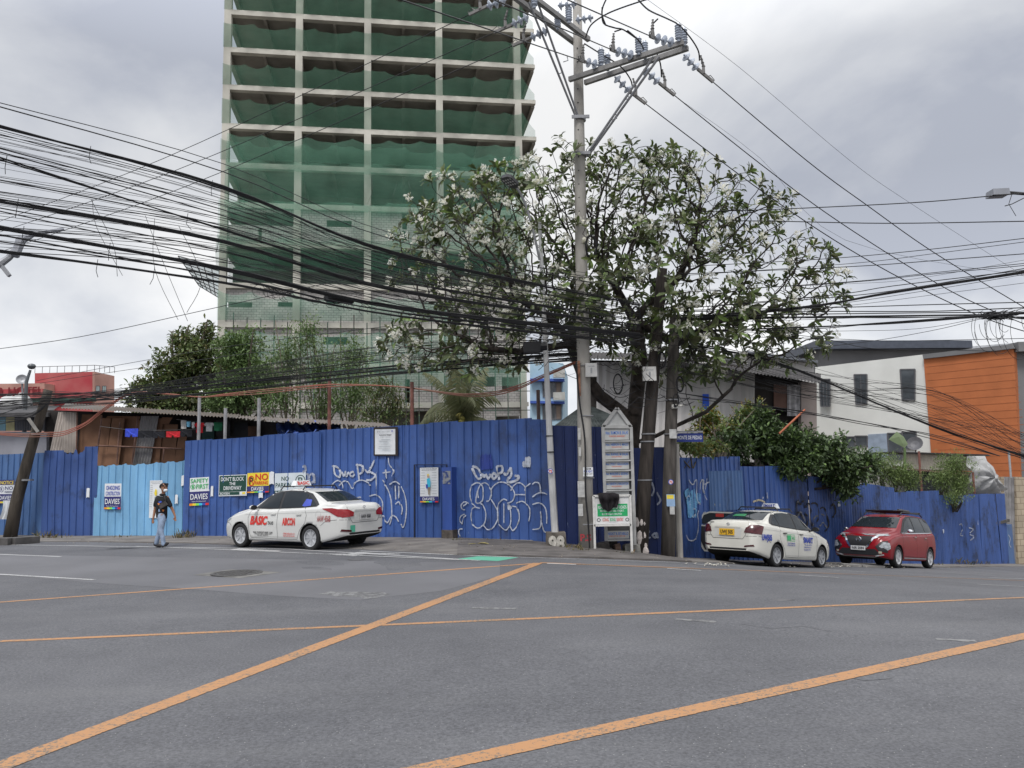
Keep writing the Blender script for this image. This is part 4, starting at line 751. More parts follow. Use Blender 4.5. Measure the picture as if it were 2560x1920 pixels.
tin(WP,1968,962,2000,1040,0,M('curtain grey',(.36,.35,.36),.8,.3,5),wh,off=.05,pitch=.2,amp=.03)
mb=MB(); poly(mb,WP,[(1885,950),(1934,957),(1934,1240),(1885,1240)],.05,off=-.1); mb.build('opening_shade',m_sh,wh)  # solid dark sheet stands for the shade inside an opening
mb=MB(); poly(mb,WP,[(2003,955),(2042,958),(2042,1240),(2003,1240)],.3,off=.0); mb.build('plaster_pier',M('pinkish plaster',(.42,.35,.32),.85,.2,1),wh)
mb=MB(); poly(mb,WP,[(1757,985),(1772,985),(1774,1032),(1757,1032)],.05,off=.12); tag(mb.build('blue_cloth',M('bright blue cloth',(.03,.10,.55),.8)),'bright blue cloth hanging on the white tin house','cloth')
mb=MB(); 
for x in range(1703,1722,4): mb.bar(WP.pt(x,945,.1),WP.pt(x,962,.1),.03)
mb.bar(WP.pt(1702,953,.1),WP.pt(1722,953,.1),.03); mb.build('window_grille',C('grille white',(.5,.5,.5)),wh)
GPn=Plane(1793,48,0); gg=thing('gabled_house','pale house with shallow grey gable roof beyond the tin house','house',GPn.pt(1793,1000))
mb=MB(); poly(mb,GPn,[(1795,912),(1862,884),(1990,895),(2035,905),(2035,1100),(1795,1100)],6); mb.build('wall',M('pale wall',(.45,.44,.43),.85,.1,.6),gg)
mb=MB(); poly(mb,GPn,[(1785,912),(1862,876),(1866,882),(1792,917)],7,off=.5); poly(mb,GPn,[(1862,876),(2045,901),(2045,907),(1862,883)],7,off=.5); mb.build('roof',M('grey roofing',(.13,.14,.16),.7),gg)
# white and orange building on the right
RP=Plane(2534,46,180-50.8); RP.u=-RP.u; RP.n=-RP.n if RP.n.y>0 else RP.n
rb=thing('office_building','white and orange clad two storey building at the right','building',RP.pt(2534,1200))
m_ww=M('white render',(.68,.685,.655),.85,.06,.6,bump=.1,bscale=8); m_or=M('orange cladding',(.44,.14,.05),.75,.1,.8); m_gb=M('grey render',(.17,.17,.175),.8,.12,.5); m_fa=M('slate fascia',(.07,.08,.105),.5)
mb=MB(); poly(mb,RP,[(2038,918),(2310,886),(2335,1235),(2030,1235)],.4); mb.build('white_wall',m_ww,rb)
mb=MB(); poly(mb,RP,[(2309,897),(2534,872),(2552,1215),(2334,1215)],.42,off=.12); ow=mb.build('orange_wall',m_or,rb)
mb=MB(); z0=RP.pt(2534,1195).z; z1=RP.pt(2534,876).z; n=17
for i in range(n):
    z=z0+(z1-z0)*i/n; a=RP.pt(2311,900,.12); b=RP.pt(2540,900,.12); 
    xa=2311+ (2335-2311)*(1-i/n)*.93; a=RP.pt(xa,900,.122); b=RP.pt(2536+16*(1-i/n),900,.122); mb.bar((a.x,a.y,z),(b.x,b.y,z),.015,.03)
mb.build('cladding_groove',M('groove',(.33,.105,.04),.8),ow)
mb=MB(); poly(mb,RP,[(2306,886),(2530,860),(2536,871),(2308,897)],.8,off=.3); mb.build('parapet',m_gb,rb)
S2=Plane(2534,46,38); mb=MB(); a=RP.pt(2534,872,.12); 
mb.box(a.x,a.x+9,a.y+.3,a.y+9,-5,RP.pt(2534,865).z-.4); mb.build('side_wing',m_gb,rb)
mb=MB(); mb.box(a.x+.1,a.x+9.2,a.y-.3,a.y+9,RP.pt(2534,868).z-.3,RP.pt(2534,868).z+.25); mb.build('side_canopy',m_gb,rb)
for x0,y0,x1,y1,mu in ((2140,936,2167,1010,1),(2256,923,2287,1000,0),(2223,1083,2255,1150,0),(2258,1080,2290,1122,0),(2111,1092,2137,1120,0),(2139,1090,2168,1115,0)): window(RP,rb,x0,y0,x1,y1,mull=mu,off=.06)
window(RP,rb,2052,948,2075,1016,mull=2,off=.3)
mb=MB(); poly(mb,RP,[(2170,1086),(2222,1083),(2224,1145),(2170,1140)],.05,off=.05); mb.build('glass_screen',M('pale blue screen',(.3,.36,.45),.3),rb)
GB=Plane(2050,58,2); mb=MB(); poly(mb,GB,[(2050,868),(2430,866),(2430,1000),(2050,1000)],10); mb.build('upper_block',m_gb,rb)
mb=MB(); poly(mb,GB,[(2040,851),(2430,851),(2432,869),(2040,872)],11,off=.9); mb.build('roof_fascia',m_fa,rb)
mb=MB(); poly(mb,GB,[(2425,866),(2600,852),(2600,1000),(2425,1000)],6,off=-8); mb.build('rear_block',M('pale render',(.45,.47,.5),.8),rb)
# shack with rolled shutter and tarp, lower right
KP=Plane(2200,37,28); ks=thing('shutter_shack','tin shack with dark shutter above the sagging fence at the right','shack',KP.pt(2200,1250))
tin(KP,2257,1132,2433,1172,0,M('cream tin',(.62,.57,.48),.7,.2,1),ks,off=.3,pitch=.25,amp=.02,top=6)
mb=MB(); poly(mb,KP,[(2200,1172),(2440,1180),(2440,1260),(2200,1260)],1); mb.build('wall',stain('shack plaster',(.30,.29,.27)),ks)
mb=MB()
for i in range(12):
    y=1178+i*4.6; a=KP.pt(2275,y,.2); b=KP.pt(2356,y+3,.2); b.z=a.z; mb.bar(a,b,.05,.07)
mb.build('shutter',M('shutter dark',(.06,.065,.07),.6),ks)
mb=MB(); poly(mb,KP,[(2272,1176),(2358,1180),(2358,1250),(2272,1250)],.05,off=.1); mb.build('shutter_backing',m_sh,ks)
roof('eaves',None,(KP.pt(2230,1170,.9),KP.pt(2440,1190,.9)),(KP.pt(2230,1164,-.2),KP.pt(2440,1182,-.2)),M('rust roof',(.2,.13,.1),.8,.4,3),par=ks)
mb=MB(); poly(mb,KP,[(2245,1129),(2470,1136),(2478,1140),(2245,1132)],1.5,off=.8); mb.build('roof_edge',m_dr,ks)
mb=MB(); a=[KP.pt(x,y,1.0) for x,y in ((2420,1140),(2455,1140),(2512,1225),(2490,1240),(2440,1236),(2424,1190))]; cc=sum(a,Vector())/6; vs=[]
rings=6; 
for r in range(rings+1):
    for i in range(24):
        k=i/24*6; p=a[int(k)%6].lerp(a[(int(k)+1)%6],k%1); q=cc.lerp(p,r/rings); vs.append(q+KP.n*(.25*math.sin(i*1.9+r)*(.4+r/rings*.3)+.5*(1-(r/rings)**2)))
mb.add(vs,[(r*24+i,r*24+(i+1)%24,(r+1)*24+(i+1)%24,(r+1)*24+i) for r in range(rings) for i in range(24)]); tag(mb.build('tarpaulin',M('white plastic sheet',(.42,.42,.42),.4,.2,2),smooth=True),'draped white plastic sheet at the right end of the shack','tarpaulin')
for x,y0,y1,l in ((2297,1128,1232,'rusty pipe post in front of the dark shutter'),(2432,1180,1240,'rusty pipe post in front of the white plastic sheet'),(2522,1130,1195,'thin grey pipe against the orange wall')):
    a=KP.pt(x,y0,1.4); b=KP.pt(x,y1,1.4); b.x,b.y=a.x,a.y; mb=MB(); mb.tube([b,a],.05,6); tag(mb.build('pipe_post',m_rp if x<2500 else m_gp),l,'post','pipe posts behind the fence')
c=RP.pt(2288,1112,1.2); ds=thing('satellite_dish','dark satellite dish low against the white wall beside the orange cladding','satellite dish',c); mb=MB(); mb.lathe([(0,0),(.25,.05),(.45,.18),(.46,.2),(.25,.08),(0,.03)],Matrix.Translation(c)@Matrix.Rotation(R(60),4,'X')@Matrix.Rotation(R(-30),4,'Y'),18); mb.build('dish',m_frm,ds); mb=MB(); mb.tube([c,c-Vector((0,0,1.5))],.04,5); mb.build('mast',m_frm,ds)
mb=MB(); mb.tube([P(1948,1084,25.6),P(2012,1024,25.9)],.035,5); tag(mb.build('orange_hose',M('orange hose',(.40,.12,.06),.7)),'short orange hose slanting above the dark shrub','hose')
# stone wall at the right edge, tin strip, painted box
SW=Plane(2538,41,20); sw=thing('stone_wall','cream stone clad wall cut by the right edge of the picture','wall',SW.pt(2538,1411))
mb=MB(); poly(mb,SW,[(2540,1192),(2740,1200),(2740,1430),(2546,1430)],1); mb.build('wall',brick('cream stone',(.46,.39,.29),(.38,.32,.24),(.25,.2,.15),.45,.3),sw)
tin(SW,2512,1192,2545,1430,-2,m_tin,sw,off=-.1,pitch=.2)
a=P(2447,1413,37.2); b=P(2538,1411,39.5); z0=min(a.z,b.z)-.1; t=P(2447,1322,37.2).z; bx=thing('concrete_box','low concrete box with blue paint and hand graffiti by the right fence end','concrete box',(a.x,a.y,z0))
d=(b-a); d.z=0; n=Vector((d.y,-d.x,0)).normalized(); mb=MB(); mb.prism([Vector((a.x,a.y,z0)),Vector((b.x,b.y,z0)),Vector((b.x,b.y,z0))-n*1.2,Vector((a.x,a.y,z0))-n*1.2],(0,0,t-z0)); mb.build('body',paint('box paint',(.07,.14,.30),(.14,.14,.14),.8),bx)
mb=MB(); mb.prism([Vector((a.x,a.y,t))-d.normalized()*.2+n*.15,Vector((b.x,b.y,t+.15))-d*.15+n*.15,Vector((b.x,b.y,t+.15))-d*.15-n*1.3,Vector((a.x,a.y,t))-n*1.3],(0,0,.14)); mb.build('slab_top',M('broken slab',(.10,.095,.09),.95,.4,6,bump=.6),bx)
BX=Plane(2447,37.2,math.degrees(math.atan2(d.y,d.x)),1413); BX.A=Vector((a.x,a.y,a.z))
def bxp(x,y,o=.01): return BX.pt(2060+.226*x,1120+.226*y,o)
mb=MB(); pts=[(1850,1040),(1862,1010),(1880,1000),(1885,965),(1900,962),(1905,990),(1915,960),(1932,962),(1935,990),(1950,965),(1962,975),(1958,1010),(1970,1050),(1965,1110),(1945,1115),(1935,1075),(1905,1070),(1885,1115),(1860,1100)]
mb.add([bxp(*p) for p in pts],[tuple(range(len(pts)))]); mb.build('graffiti',M('graffiti cream',(.42,.40,.36),.7),bx)
mb=MB()
def rib(pl,pts,w_,off,mb,sc=.226,ox=2060,oy=1120):
    q=[pl.pt(ox+sc*x,oy+sc*y,off) for x,y in smooth(pts,6)]; vs=[]
    for i,p in enumerate(q):
        dd=(q[min(i+1,len(q)-1)]-q[max(i-1,0)]).normalized(); sd=dd.cross(pl.n).normalized()*w_/2; vs+=[p-sd,p+sd]
    mb.add(vs,[(2*i,2*i+1,2*i+3,2*i+2) for i in range(len(q)-1)])
rib(BX,pts+[pts[0]],.05,.015,mb); rib(BX,[(1915,1110),(1895,1150),(1905,1200),(1920,1205),(1915,1160)],.05,.015,mb); mb.build('graffiti_outline',m_bp,bx)
mb=MB(); rib(BX,[(1975,960),(1965,1000),(1985,1030),(2000,1000),(1985,975)],.04,.02,mb); rib(BX,[(1740,1060),(1770,1030),(1750,1090),(1735,1095)],.12,.02,mb); rib(BX,[(2040,960),(2060,1000),(2050,1060),(2070,1100)],.05,.02,mb); mb.build('graffiti',m_wp,bx)
# ============================================================= poles, lamps, boards
m_pc=M('pole concrete',(.33,.315,.29),.9,.22,3,bump=.4,stretch=(1,1,.4)); m_wood=M('dark pole wood',(.040,.033,.029),.95,.4,5,bump=.6,stretch=(2,2,.3)); m_galv=M('galvanised steel',(.28,.285,.30),.5,.15,5,metal=.5)
m_arm=M('crossarm grey',(.23,.225,.22),.7,.15,6); m_ins=M('insulator grey',(.36,.40,.47),.25,.05,5,spec=.7); m_blk=M('cable black',(.012,.012,.014),.55,.1,5); m_lampw=M('lamp post white',(.50,.50,.50),.7,.2,4,bump=.2,stretch=(1,1,.4))
def pole(name,label,pts,rs,mat,cat='utility pole',n=14,group=None):
    q=[P(*p) for p in pts]; base=q[0]; r=thing(name,label,cat,base,group); q[0]=q[0]-Vector((0,0,.3))
    mb=MB(); mb.tube(q,rs,n); mb.build('shaft',mat,r,smooth=(n>8)); return r
mp_=pole('utility_pole','tall tapered concrete power pole with steel crossarms, in front of the flowering tree',[(1466,1381,19.3),(1462,1120,19.3),(1453,620,19.3),(1447,250,19.3),(1441,-120,19.3)],[.185,.172,.15,.125,.105],m_pc,n=12)
Yp=19.3
# bands and steps
for y,x in ((298,1450),(388,1452)):
    c=P(x,y,Yp); mb=MB(); mb.lathe([(.13,-.05),(.15,-.05),(.15,.05),(.13,.05)],Matrix.Translation(c),12); mb.box(c.x-.22,c.x+.22,c.y-.19,c.y-.15,c.z-.05,c.z+.03); mb.build('clamp_band',m_galv,mp_)
# holes / pegs down the shaft
mb=MB()
for y in range(120,560,34):
    c=P(1443+ (y-100)*.012,y,Yp-.125); mb.ball(c,.018,6)
mb.build('bolt_holes',m_blk,mp_)
def arm(a,b,w=.1): mb=MB(); mb.bar(a,b,w,w*1.15); mb.build('crossarm',m_arm,mp_)
A1=P(1423,199,19.15); A2=P(1709,106,17.6); B1=P(1462,207,19.55); B2_=P(1720,120,18.0); arm(A1,A2); arm(B1,B2_)
C1=P(1438,108,19.5); C2=P(1250,-35,17.3); D1=P(1472,99,19.3); D2=P(1290,-40,17.1); arm(C1,C2); arm(D1,D2)
def rod(a,b,r=.03): mb=MB(); mb.tube([a,b],r,6); mb.build('brace',m_galv,mp_)
rod(P(1441,296,19.2),P(1322,5,17.9)); rod(P(1447,296,19.2),P(1345,8,17.9)); rod(P(1466,388,19.2),P(1634,142,18.0)); rod(P(1470,390,19.2),P(1648,142,18.2))
for x,y in ((1395,185),(1408,155),(1560,250),(1530,300)): mb=MB(); c=P(x,y,18.7); mb.tube([c,c+Vector((.12,0,.04)),c+Vector((.1,0,.14))],.012,4); mb.build('step',m_galv,mp_)
Z2c=(.3165,1100,0)
def zp(x,y,Y): return P(1100+.3165*x,.3165*y,Y)
def discs(a,b,n=3,r=.115):     # a string of bells between two points
    d=(b-a).normalized(); q=d.to_track_quat('Z','Y').to_matrix().to_4x4(); L_=(b-a).length; mb=MB(); mb.tube([a,b],.022,5)
    for i in range(n):
        T=Matrix.Translation(a.lerp(b,(i+.5)/n))@q; mb.lathe([(.03,-.05),(.05,-.045),(r*.5,-.03),(r,.0),(r,.012),(r*.7,.02),(.045,.03),(.04,.07),(.0,.07)],T,14)
    mb.build('strain_insulator',m_ins,mp_,smooth=False)
def post_ins(c,h=.36,r=.085):
    mb=MB(); pr=[(.04,-.06),(.04,0)]; k=6
    for i in range(k): z=h*i/k; pr+=[(r*.75,z),(r,z+h/k*.4),(r*.75,z+h/k*.8)]
    pr+=[(.05,h),(.04,h+.04),(0,h+.04)]; mb.lathe(pr,Matrix.Translation(c),12); mb.build('post_insulator',m_ins,mp_)
def clamp(a,d):
    mb=MB(); d=d.normalized(); mb.bar(a,a+d*.5,.05,.07); u=Vector((0,0,1)); pts=[a+d*.18,a+d*.2+u*.2,a+d*.12+u*.42]; mb.tube(pts,[.05,.035,.02],6)
    for i in range(4): mb.ball(pts[1].lerp(pts[2],i/3),.05-.006*i,8,sc=(1,1,.3))
    mb.tube([a+d*.3,a+d*.42+u*.12,a+d*.55+u*.08,a+d*.5],.012,4); mb.build('wire_clamp',M('clamp grey',(.17,.165,.16),.6,.2,8),mp_)
WR=[]
for (x0,y0),(x1,y1),Y,(ex,ey,eY) in (((1295,525),(1150,490),17.9+.9,(930,-25,10.5)),((1530,440),(1385,405),18.2,(1185,-22,10.5)),((1850,340),(1695,300),17.5,(1370,-22,11))):
    a=zp(x0,y0,Y); b=zp(x1,y1,Y-.25); e=P(ex,ey,eY); discs(a,b); clamp(b,(e-b)); WR.append(((b,e),.014,('lowest','middle','highest')[len(WR)]+' of the three lines running up and left from the right crossarm'))
for (x0,y0),(x1,y1),Y,ends in (((1380,605),(1500,725),19.0,((1930,496),(2190,662),(2452,791),(2640,850))),((1610,545),(1730,655),18.7,((1900,409),(2100,556),(2352,714),(2500,785),(2640,840))),((1925,430),(2035,545),18.3,((2015,400),(2170,515),(2336,632),(2560,768),(2700,850)))):
    a=zp(x0,y0,Y); b=zp(x1,y1,Y+.3); discs(a,b); n=len(ends); pts=[b]+[P(x,y,Y+.3+(i+1)*.9) for i,(x,y) in enumerate(ends)]; clamp(b,pts[1]-b); WR.append((pts,.015,('left','middle','right')[len(WR)-3]+'most of the three heavy lines descending right from the right crossarm'))
for (x0,y0),(x1,y1),Y,(ex,ey,eY) in (((520,0),(370,50),17.3,(-60,575,31)),((700,130),(570,195),17.7,(-60,600,31)),((850,240),(715,300),18.2,(-60,650,31))):
    a=zp(x0,y0,Y); b=zp(x1,y1,Y+.2); discs(a,b); e=P(ex,ey,eY); mid=b.lerp(e,.5)-Vector((0,0,.35)); clamp(b,mid-b); WR.append(((b,mid,e),.012,('highest','middle','lowest')[len(WR)-6]+' of the three lines descending left across the tower'))
for (x0,y0),(x1,y1),Y in (((930,45),(1080,30),17.6),((1070,160),(1210,135),18)): discs(zp(x0,y0,Y),zp(x1,y1,Y-.1))
for x,y,Y in ((1275,500,18.7),(1325,540,18.9),(1570,415,18.1),(1620,445,18.4),(1885,310,17.6),(1930,345,17.9),(1018,165,18.2),(930,215,18.4),(745,45,17.5)): post_ins(zp(x,y,Y))
jump=[[(1280,60,17),(1290,180,17.6),(1380,220,17.8),(1450,235,18),(1560,310,18.2)],[(1150,300,18.6),(1190,200,18),(1300,120,17.4),(1440,60,17),(1680,-20,16)],[(1560,-10,15),(1650,80,16),(1800,150,17),(1890,200,17.5),(1980,300,17.9),(2040,400,18.1),(2050,480,18.2)],[(1700,390,18.4),(1740,500,18.6),(1750,610,18.8)],[(1140,345,18.9),(1260,420,18.8),(1420,520,18.8),(1500,620,18.9),(1520,690,19)],[(1320,-20,16),(1285,60,17),(1280,120,17.4),(1310,200,17.8)],[(1480,240,18),(1570,320,18),(1610,390,18.2)],[(1720,150,17),(1680,190,17.3)],[(1380,250,17.9),(1440,230,18)]]
for j in jump:
    mb=MB(); mb.tube(smooth([tuple(zp(*p)) for p in j],5),.018,5); mb.build('jumper_wire',m_blk,mp_)
mb=MB(); mb.tube(smooth([tuple(P(x,y,19.0)) for x,y in ((1440,905),(1448,1000),(1462,1100),(1464,1230),(1470,1300),(1474,1370))],5),.022,5); mb.build('riser_cable',m_blk,mp_)
mb=MB(); p=P(1449,990,19.1); mb.box(p.x-.03,p.x+.03,p.y-.02,p.y+.03,p.z,p.z+.85); mb.build('rusty_marker',M('rust marker',(.28,.14,.09),.8,.4,9),mp_)
for y,x in ((1040,1464),(915,1460),(1195,1466),(1310,1467)):
    mb=MB(); mb.lathe([(.17,-.012),(.192,-.012),(.192,.012),(.17,.012)],Matrix.Translation(P(x,y,Yp)),12); mb.build('strap',m_galv,mp_)
def note(x0,y0,x1,y1,Y,label,mat=None,lay=(),root=None,cat='notice',name='notice',tilt=0):
    O=P(x0,y1,Y); b=P(x1,y1+tilt,Y); t=P(x0,y0,Y); U=b-O; U.y=0; V=Vector((0,0,t.z-O.z)); return sign(name,label,(O,U,V),list(lay),'notices on the poles',.006,root,mat or k_w,cat)
m_pp=M('paper aged',(.46,.46,.45),.9,.2,8)
note(1458,1168,1483,1191,19.08,'ROOM FOR RENT notice on the concrete power pole',k_w,[('t','ROOM',.25,.72,.8,.95,k_bk),('t','FOR RENT',.08,.42,.95,.66,k_bl),('tt','FAMILY OR STUDENT',.05,.2,.95,.34,k_bk)])
note(1445,1203,1462,1243,19.1,'long torn white paper on the left side of the concrete power pole',m_pp,lines(.1,.9,.2,.9,8,k_gy)); note(1446,1260,1458,1290,19.1,'lower white paper low on the concrete power pole',m_pp,lines(.1,.9,.2,.9,6,k_gy)); note(1445,1070,1452,1099,19.1,'narrow pale sticker high on the concrete power pole',m_pp); note(1447,1118,1453,1140,19.1,'small grey sticker on the concrete power pole',m_pp)
rd=M('pole red paint',(.35,.04,.05),.8,.3,12)
O=P(1451,1352,19.08); V=Vector((0,0,P(1451,1335,19.1).z-O.z)); U=P(1478,1352,19.1)-O; U.y=0; mb=MB(); mb.text('P.S',O,U,V,0,0,1,1,0,0,.03); mb.build('painted_letters',rd,mp_)
def box_on(name,label,x0,y0,x1,y1,Y,d=.16,lab=()):
    a=P(x0,y1,Y); b=P(x1,y1,Y); t=P(x0,y0,Y); r=thing(name,label,'meter box',a,'cable boxes on the poles'); mb=MB(); mb.box(a.x,b.x,a.y,a.y+d,a.z,t.z); o=mb.build('case',M('box enamel',(.55,.54,.52),.5,.08,5),r)
    mb=MB(); mb.box(a.x-.01,b.x+.01,a.y-.02,a.y,a.z-.01,t.z+.01); mb.build('lid',MT['box enamel'],r)
    O=Vector((a.x,a.y-.02,a.z)); U=Vector((b.x-a.x,0,0)); V=Vector((0,0,t.z-a.z)); mb=MB()
    mb.text('CAUTION',O,U,V,.2,.74,.8,.82,.004,0,.02)
    for i in range(7): mb.quad(*[O+U*x+V*y-Vector((0,.004,0)) for x,y in ((.42,.25+i*.06),(.58,.25+i*.06),(.56,.285+i*.06),(.44,.285+i*.06))])
    mb.build('lettering',k_gy,r)
box_on('cable_box','square cream cable box on the concrete power pole',1465,909,1492,941,18.95); box_on('cable_box','square white cable box on the leaning dark pole',1609,918,1640,951,19.75)
# white lamp post with its block and the lamp in the tree
lp_=pole('street_lamp','slim white concrete street lamp reaching into the flowering tree, on a painted block',[(1389,1336,19.5),(1377,1150,19.4),(1368,960,19.3),(1357,720,19.1),(1349,556,19.0)],[.088,.08,.068,.05,.04],m_lampw,'street lamp',8)
mb=MB(); mb.tube(smooth([tuple(P(*p)) for p in ((1349,650,18.9),(1336,590,18.8),(1320,530,18.7),(1303,487,18.6),(1288,466,18.5))],4),.03,7); mb.build('arm',m_galv,lp_)
a=P(1290,468,18.5); b=P(1258,438,18.1); d=(b-a).normalized(); s=d.cross(Vector((0,0,1))).normalized(); u=s.cross(d); mb=MB(); pts=[(-.0,.06),(.1,.14),(.42,.15),(.5,.08),(.5,-.08),(.42,-.15),(.1,-.14),(-.0,-.06)]
mb.prism([a+d*x*.95+s*y-u*.03 for x,y in pts],u*.08); mb.build('lamp_head',M('lamp head dark',(.06,.06,.065),.5),lp_)
mb=MB(); 
for i in range(3):
    for j in range(4): c=a+d*(.14+.1*i)+s*(-.1+.065*j)-u*.035; mb.bar(c,c+d*.05,.03,.01)
mb.build('led_panel',M('led lens',(.45,.45,.45),.3),lp_)
c=P(1390,1357,19.5); mb=MB(); h=P(1390,1336,19.5).z; zb=P(1390,1378,19.35).z; mb.hexa([(c.x-.25,c.y-.28,zb-.1),(c.x+.25,c.y-.28,zb-.1),(c.x+.25,c.y+.25,zb-.1),(c.x-.25,c.y+.25,zb-.1),(c.x-.23,c.y-.25,h+.06),(c.x+.22,c.y-.25,h+.06),(c.x+.22,c.y+.22,h+.06),(c.x-.23,c.y+.22,h+.06)]); mb.build('base_block',M('block concrete',(.13,.115,.10),.95,.4,5,bump=.6),lp_)
mb=MB(); O=Vector((c.x-.2,c.y-.285,zb)); mb.text('98',O,Vector((.4,0,0)),Vector((0,0,h-zb)),0.02,.1,.98,.95,0,0,.05); mb.build('painted_number',M('block white paint',(.42,.40,.36),.9,.3,12),lp_)
for (x,y,Y,l) in ((1376,1178,19.28,'round 72 sticker on the white lamp post'),(1677,1205,20.0,'round 72 sticker on the right dark pole')):
    c=P(x,y,Y); mb=MB(); T=Matrix.Translation(c)@Matrix.Rotation(R(90),4,'X'); mb.lathe([(0,0),(.065,0),(.065,.004),(0,.004)],T,20,1); mb.lathe([(0,0),(.05,0),(.05,.008),(0,.008)],T,20,0); mb.text('72',c-Vector((.04,.01,.03)),Vector((.08,0,0)),Vector((0,0,.06)),0,0,1,1,0,2,.04); tag(mb.build('sticker',[k_w,k_bl,k_rd]),l,'sticker','round stickers on the poles')
for y in (1130,1090,975): mb=MB(); mb.lathe([(.075,-.012),(.09,-.012),(.09,.012),(.075,.012)],Matrix.Translation(P(1377 if y>1100 else 1373 if y>1000 else 1368,y,19.37)),10); mb.build('strap',m_blk,lp_)
# dark wooden poles
d2=pole('utility_pole','dark leaning wooden pole with a white cable box, left of the pair',[(1597,1388,20.1),(1612,1200,20.1),(1628,1000,20.1),(1648,760,20.05),(1656,672,20.0)],[.2,.175,.16,.14,.125],m_wood,n=12)
d3=pole('utility_pole','upright dark weathered pole with paper notices, right of the pair',[(1668,1400,20.3),(1674,1180,20.3),(1681,950,20.3),(1688,790,20.3)],[.185,.165,.15,.13],M('grey dark wood',(.085,.076,.068),.95,.4,4,bump=.6,stretch=(2,2,.3)),n=12)
pole('stub_post','slim grey concrete stub post right behind the right dark pole',[(1700,1402,20.7),(1694,1250,20.7),(1690,1110,20.7)],[.09,.085,.08],m_pc,'post',8)
for rt,lst in ((d2,((1085,1621),(1104,1619),(1200,1612),(1305,1604))),(d3,((1000,1680),(1085,1677)))):
    for y,x in lst: mb=MB(); mb.lathe([(.165,-.015),(.185,-.015),(.185,.015),(.165,.015)],Matrix.Translation(P(x,y,20.1 if rt is d2 else 20.3)),12); mb.build('strap',m_galv,rt)
mb=MB(); p=P(1604,1330,19.92)
for i in range(14): mb.ball((p.x+rnd(-.12,.1),p.y+.01,p.z+rnd(-.5,.35)),rnd(.04,.1),7,sc=(1,.25,rnd(1,2)))
mb.build('peeling_plaster',M('old plaster bits',(.42,.38,.36),.9,.3,10),d2)
note(1667,1236,1688,1266,20.05,'pale blue and yellow notice on the right dark pole',C('notice blue',(.28,.42,.62)),[('r',.05,.62,.85,.95,k_ye),*lines(.15,.8,.68,.88,3,k_gy),*lines(.1,.9,.1,.5,5,k_gy)]); note(1675,1266,1687,1286,20.05,'small white paper below the blue notice on the right dark pole',m_pp,lines(.1,.9,.1,.9,4,k_gy)); note(1674,1073,1692,1096,20.05,'torn white paper on the right dark pole by the street name',m_pp)
# cctv camera
c=P(1686,1016,20.1); r=thing('security_camera','small white security camera strapped to the right dark pole','camera',c); mb=MB(); mb.box(c.x-.07,c.x+.07,c.y-.07,c.y+.1,c.z-.05,c.z+.05); mb.build('housing',C('camera white',(.55,.54,.5)),r); mb=MB(); mb.lathe([(0,-.02),(.035,-.02),(.035,.02),(0,.02)],Matrix.Translation((c.x,c.y-.08,c.z))@Matrix.Rotation(R(90),4,'X'),10); mb.build('lens',k_bk,r); mb=MB(); mb.tube([c+Vector((.1,0,0)),c+Vector((.2,0,.03)),c+Vector((.22,.1,.02))],.03,6); mb.build('bracket',MT['camera white'],r)
# street name plate
O=P(1684,1105,20.75); U=P(1756,1105,20.75)-O; U.y=-.1; V=Vector((0,0,P(1684,1083,20.75).z-O.z)); sign('street_sign','dark blue MONTE DE PIEDAD street name plate right of the poles',(O,U,V),[('t','MONTE DE PIEDAD',.14,.3,.96,.72,k_w)],base=C('street blue',(.02,.04,.22)),thick=.03,cat='street sign')
mb=MB(); mb.bar(O+V*1.15-U*.1,O+V*1.15+U,.05,.04); tag(mb.build('sign_bracket',m_galv),'thin grey bar above the blue street name plate','bracket')
# name board totem
Yt=19.6; TX=lambda x:1340+.3255*x; TY=lambda y:880+.3255*y
def tp(x,y,Y=Yt): return P(TX(x),TY(y),Y)
m_tf=M('board frame grey',(.36,.36,.355),.6,.15,5); m_tfi=M('board face',(.42,.425,.42),.7,.12,4)
tt=thing('name_board','tall white pointed name board listing officials, between the poles','sign board',tp(622,1560))
mb=MB(); L0,R0_=tp(513,575),tp(729,575); bl,br=tp(513,1450),tp(729,1480); ap=tp(622,432); bl.x=L0.x; br.x=R0_.x
mb.bar(bl,L0,.075,.08); mb.bar(br,R0_,.075,.08); mb.bar(L0,ap,.06,.08); mb.bar(R0_,ap,.06,.08); mb.bar(L0,R0_,.06,.08); mb.build('frame',m_tf,tt)
mb=MB(); mb.prism([L0+Vector((.03,.02,.03)),R0_+Vector((-.03,.02,.03)),ap+Vector((0,.02,-.06))],(0,.03,0)); mb.build('gable_panel',m_tfi,tt)
mb=MB(); mb.box(L0.x+.03,R0_.x-.03,L0.y+.06,L0.y+.08,bl.z+.1,L0.z-.02); mb.build('backing',C('backing dark',(.09,.09,.09)),tt)
kb=C('board blue ink',(.03,.14,.50)); kr=C('board red ink',(.55,.10,.05)); rows=[('RAMON B. SALAS','PUNONG BARANGAY',590,680),('HEBRON S. MAZO','KAGAWAD',688,755),('RAFAEL M SALAS','KAGAWAD',762,830),('LYDIA T. GELLO-AGAN','KAGAWAD',837,905),('MARLENE G. SEDENIO','KAGAWAD',912,980),('KENETH S. HAUGHTON','KAGAWAD',988,1058),(None,None,1064,1100),('BENEDICT B. ESTABILLO','EXECUTIVE OFFICER',1372,1440)]
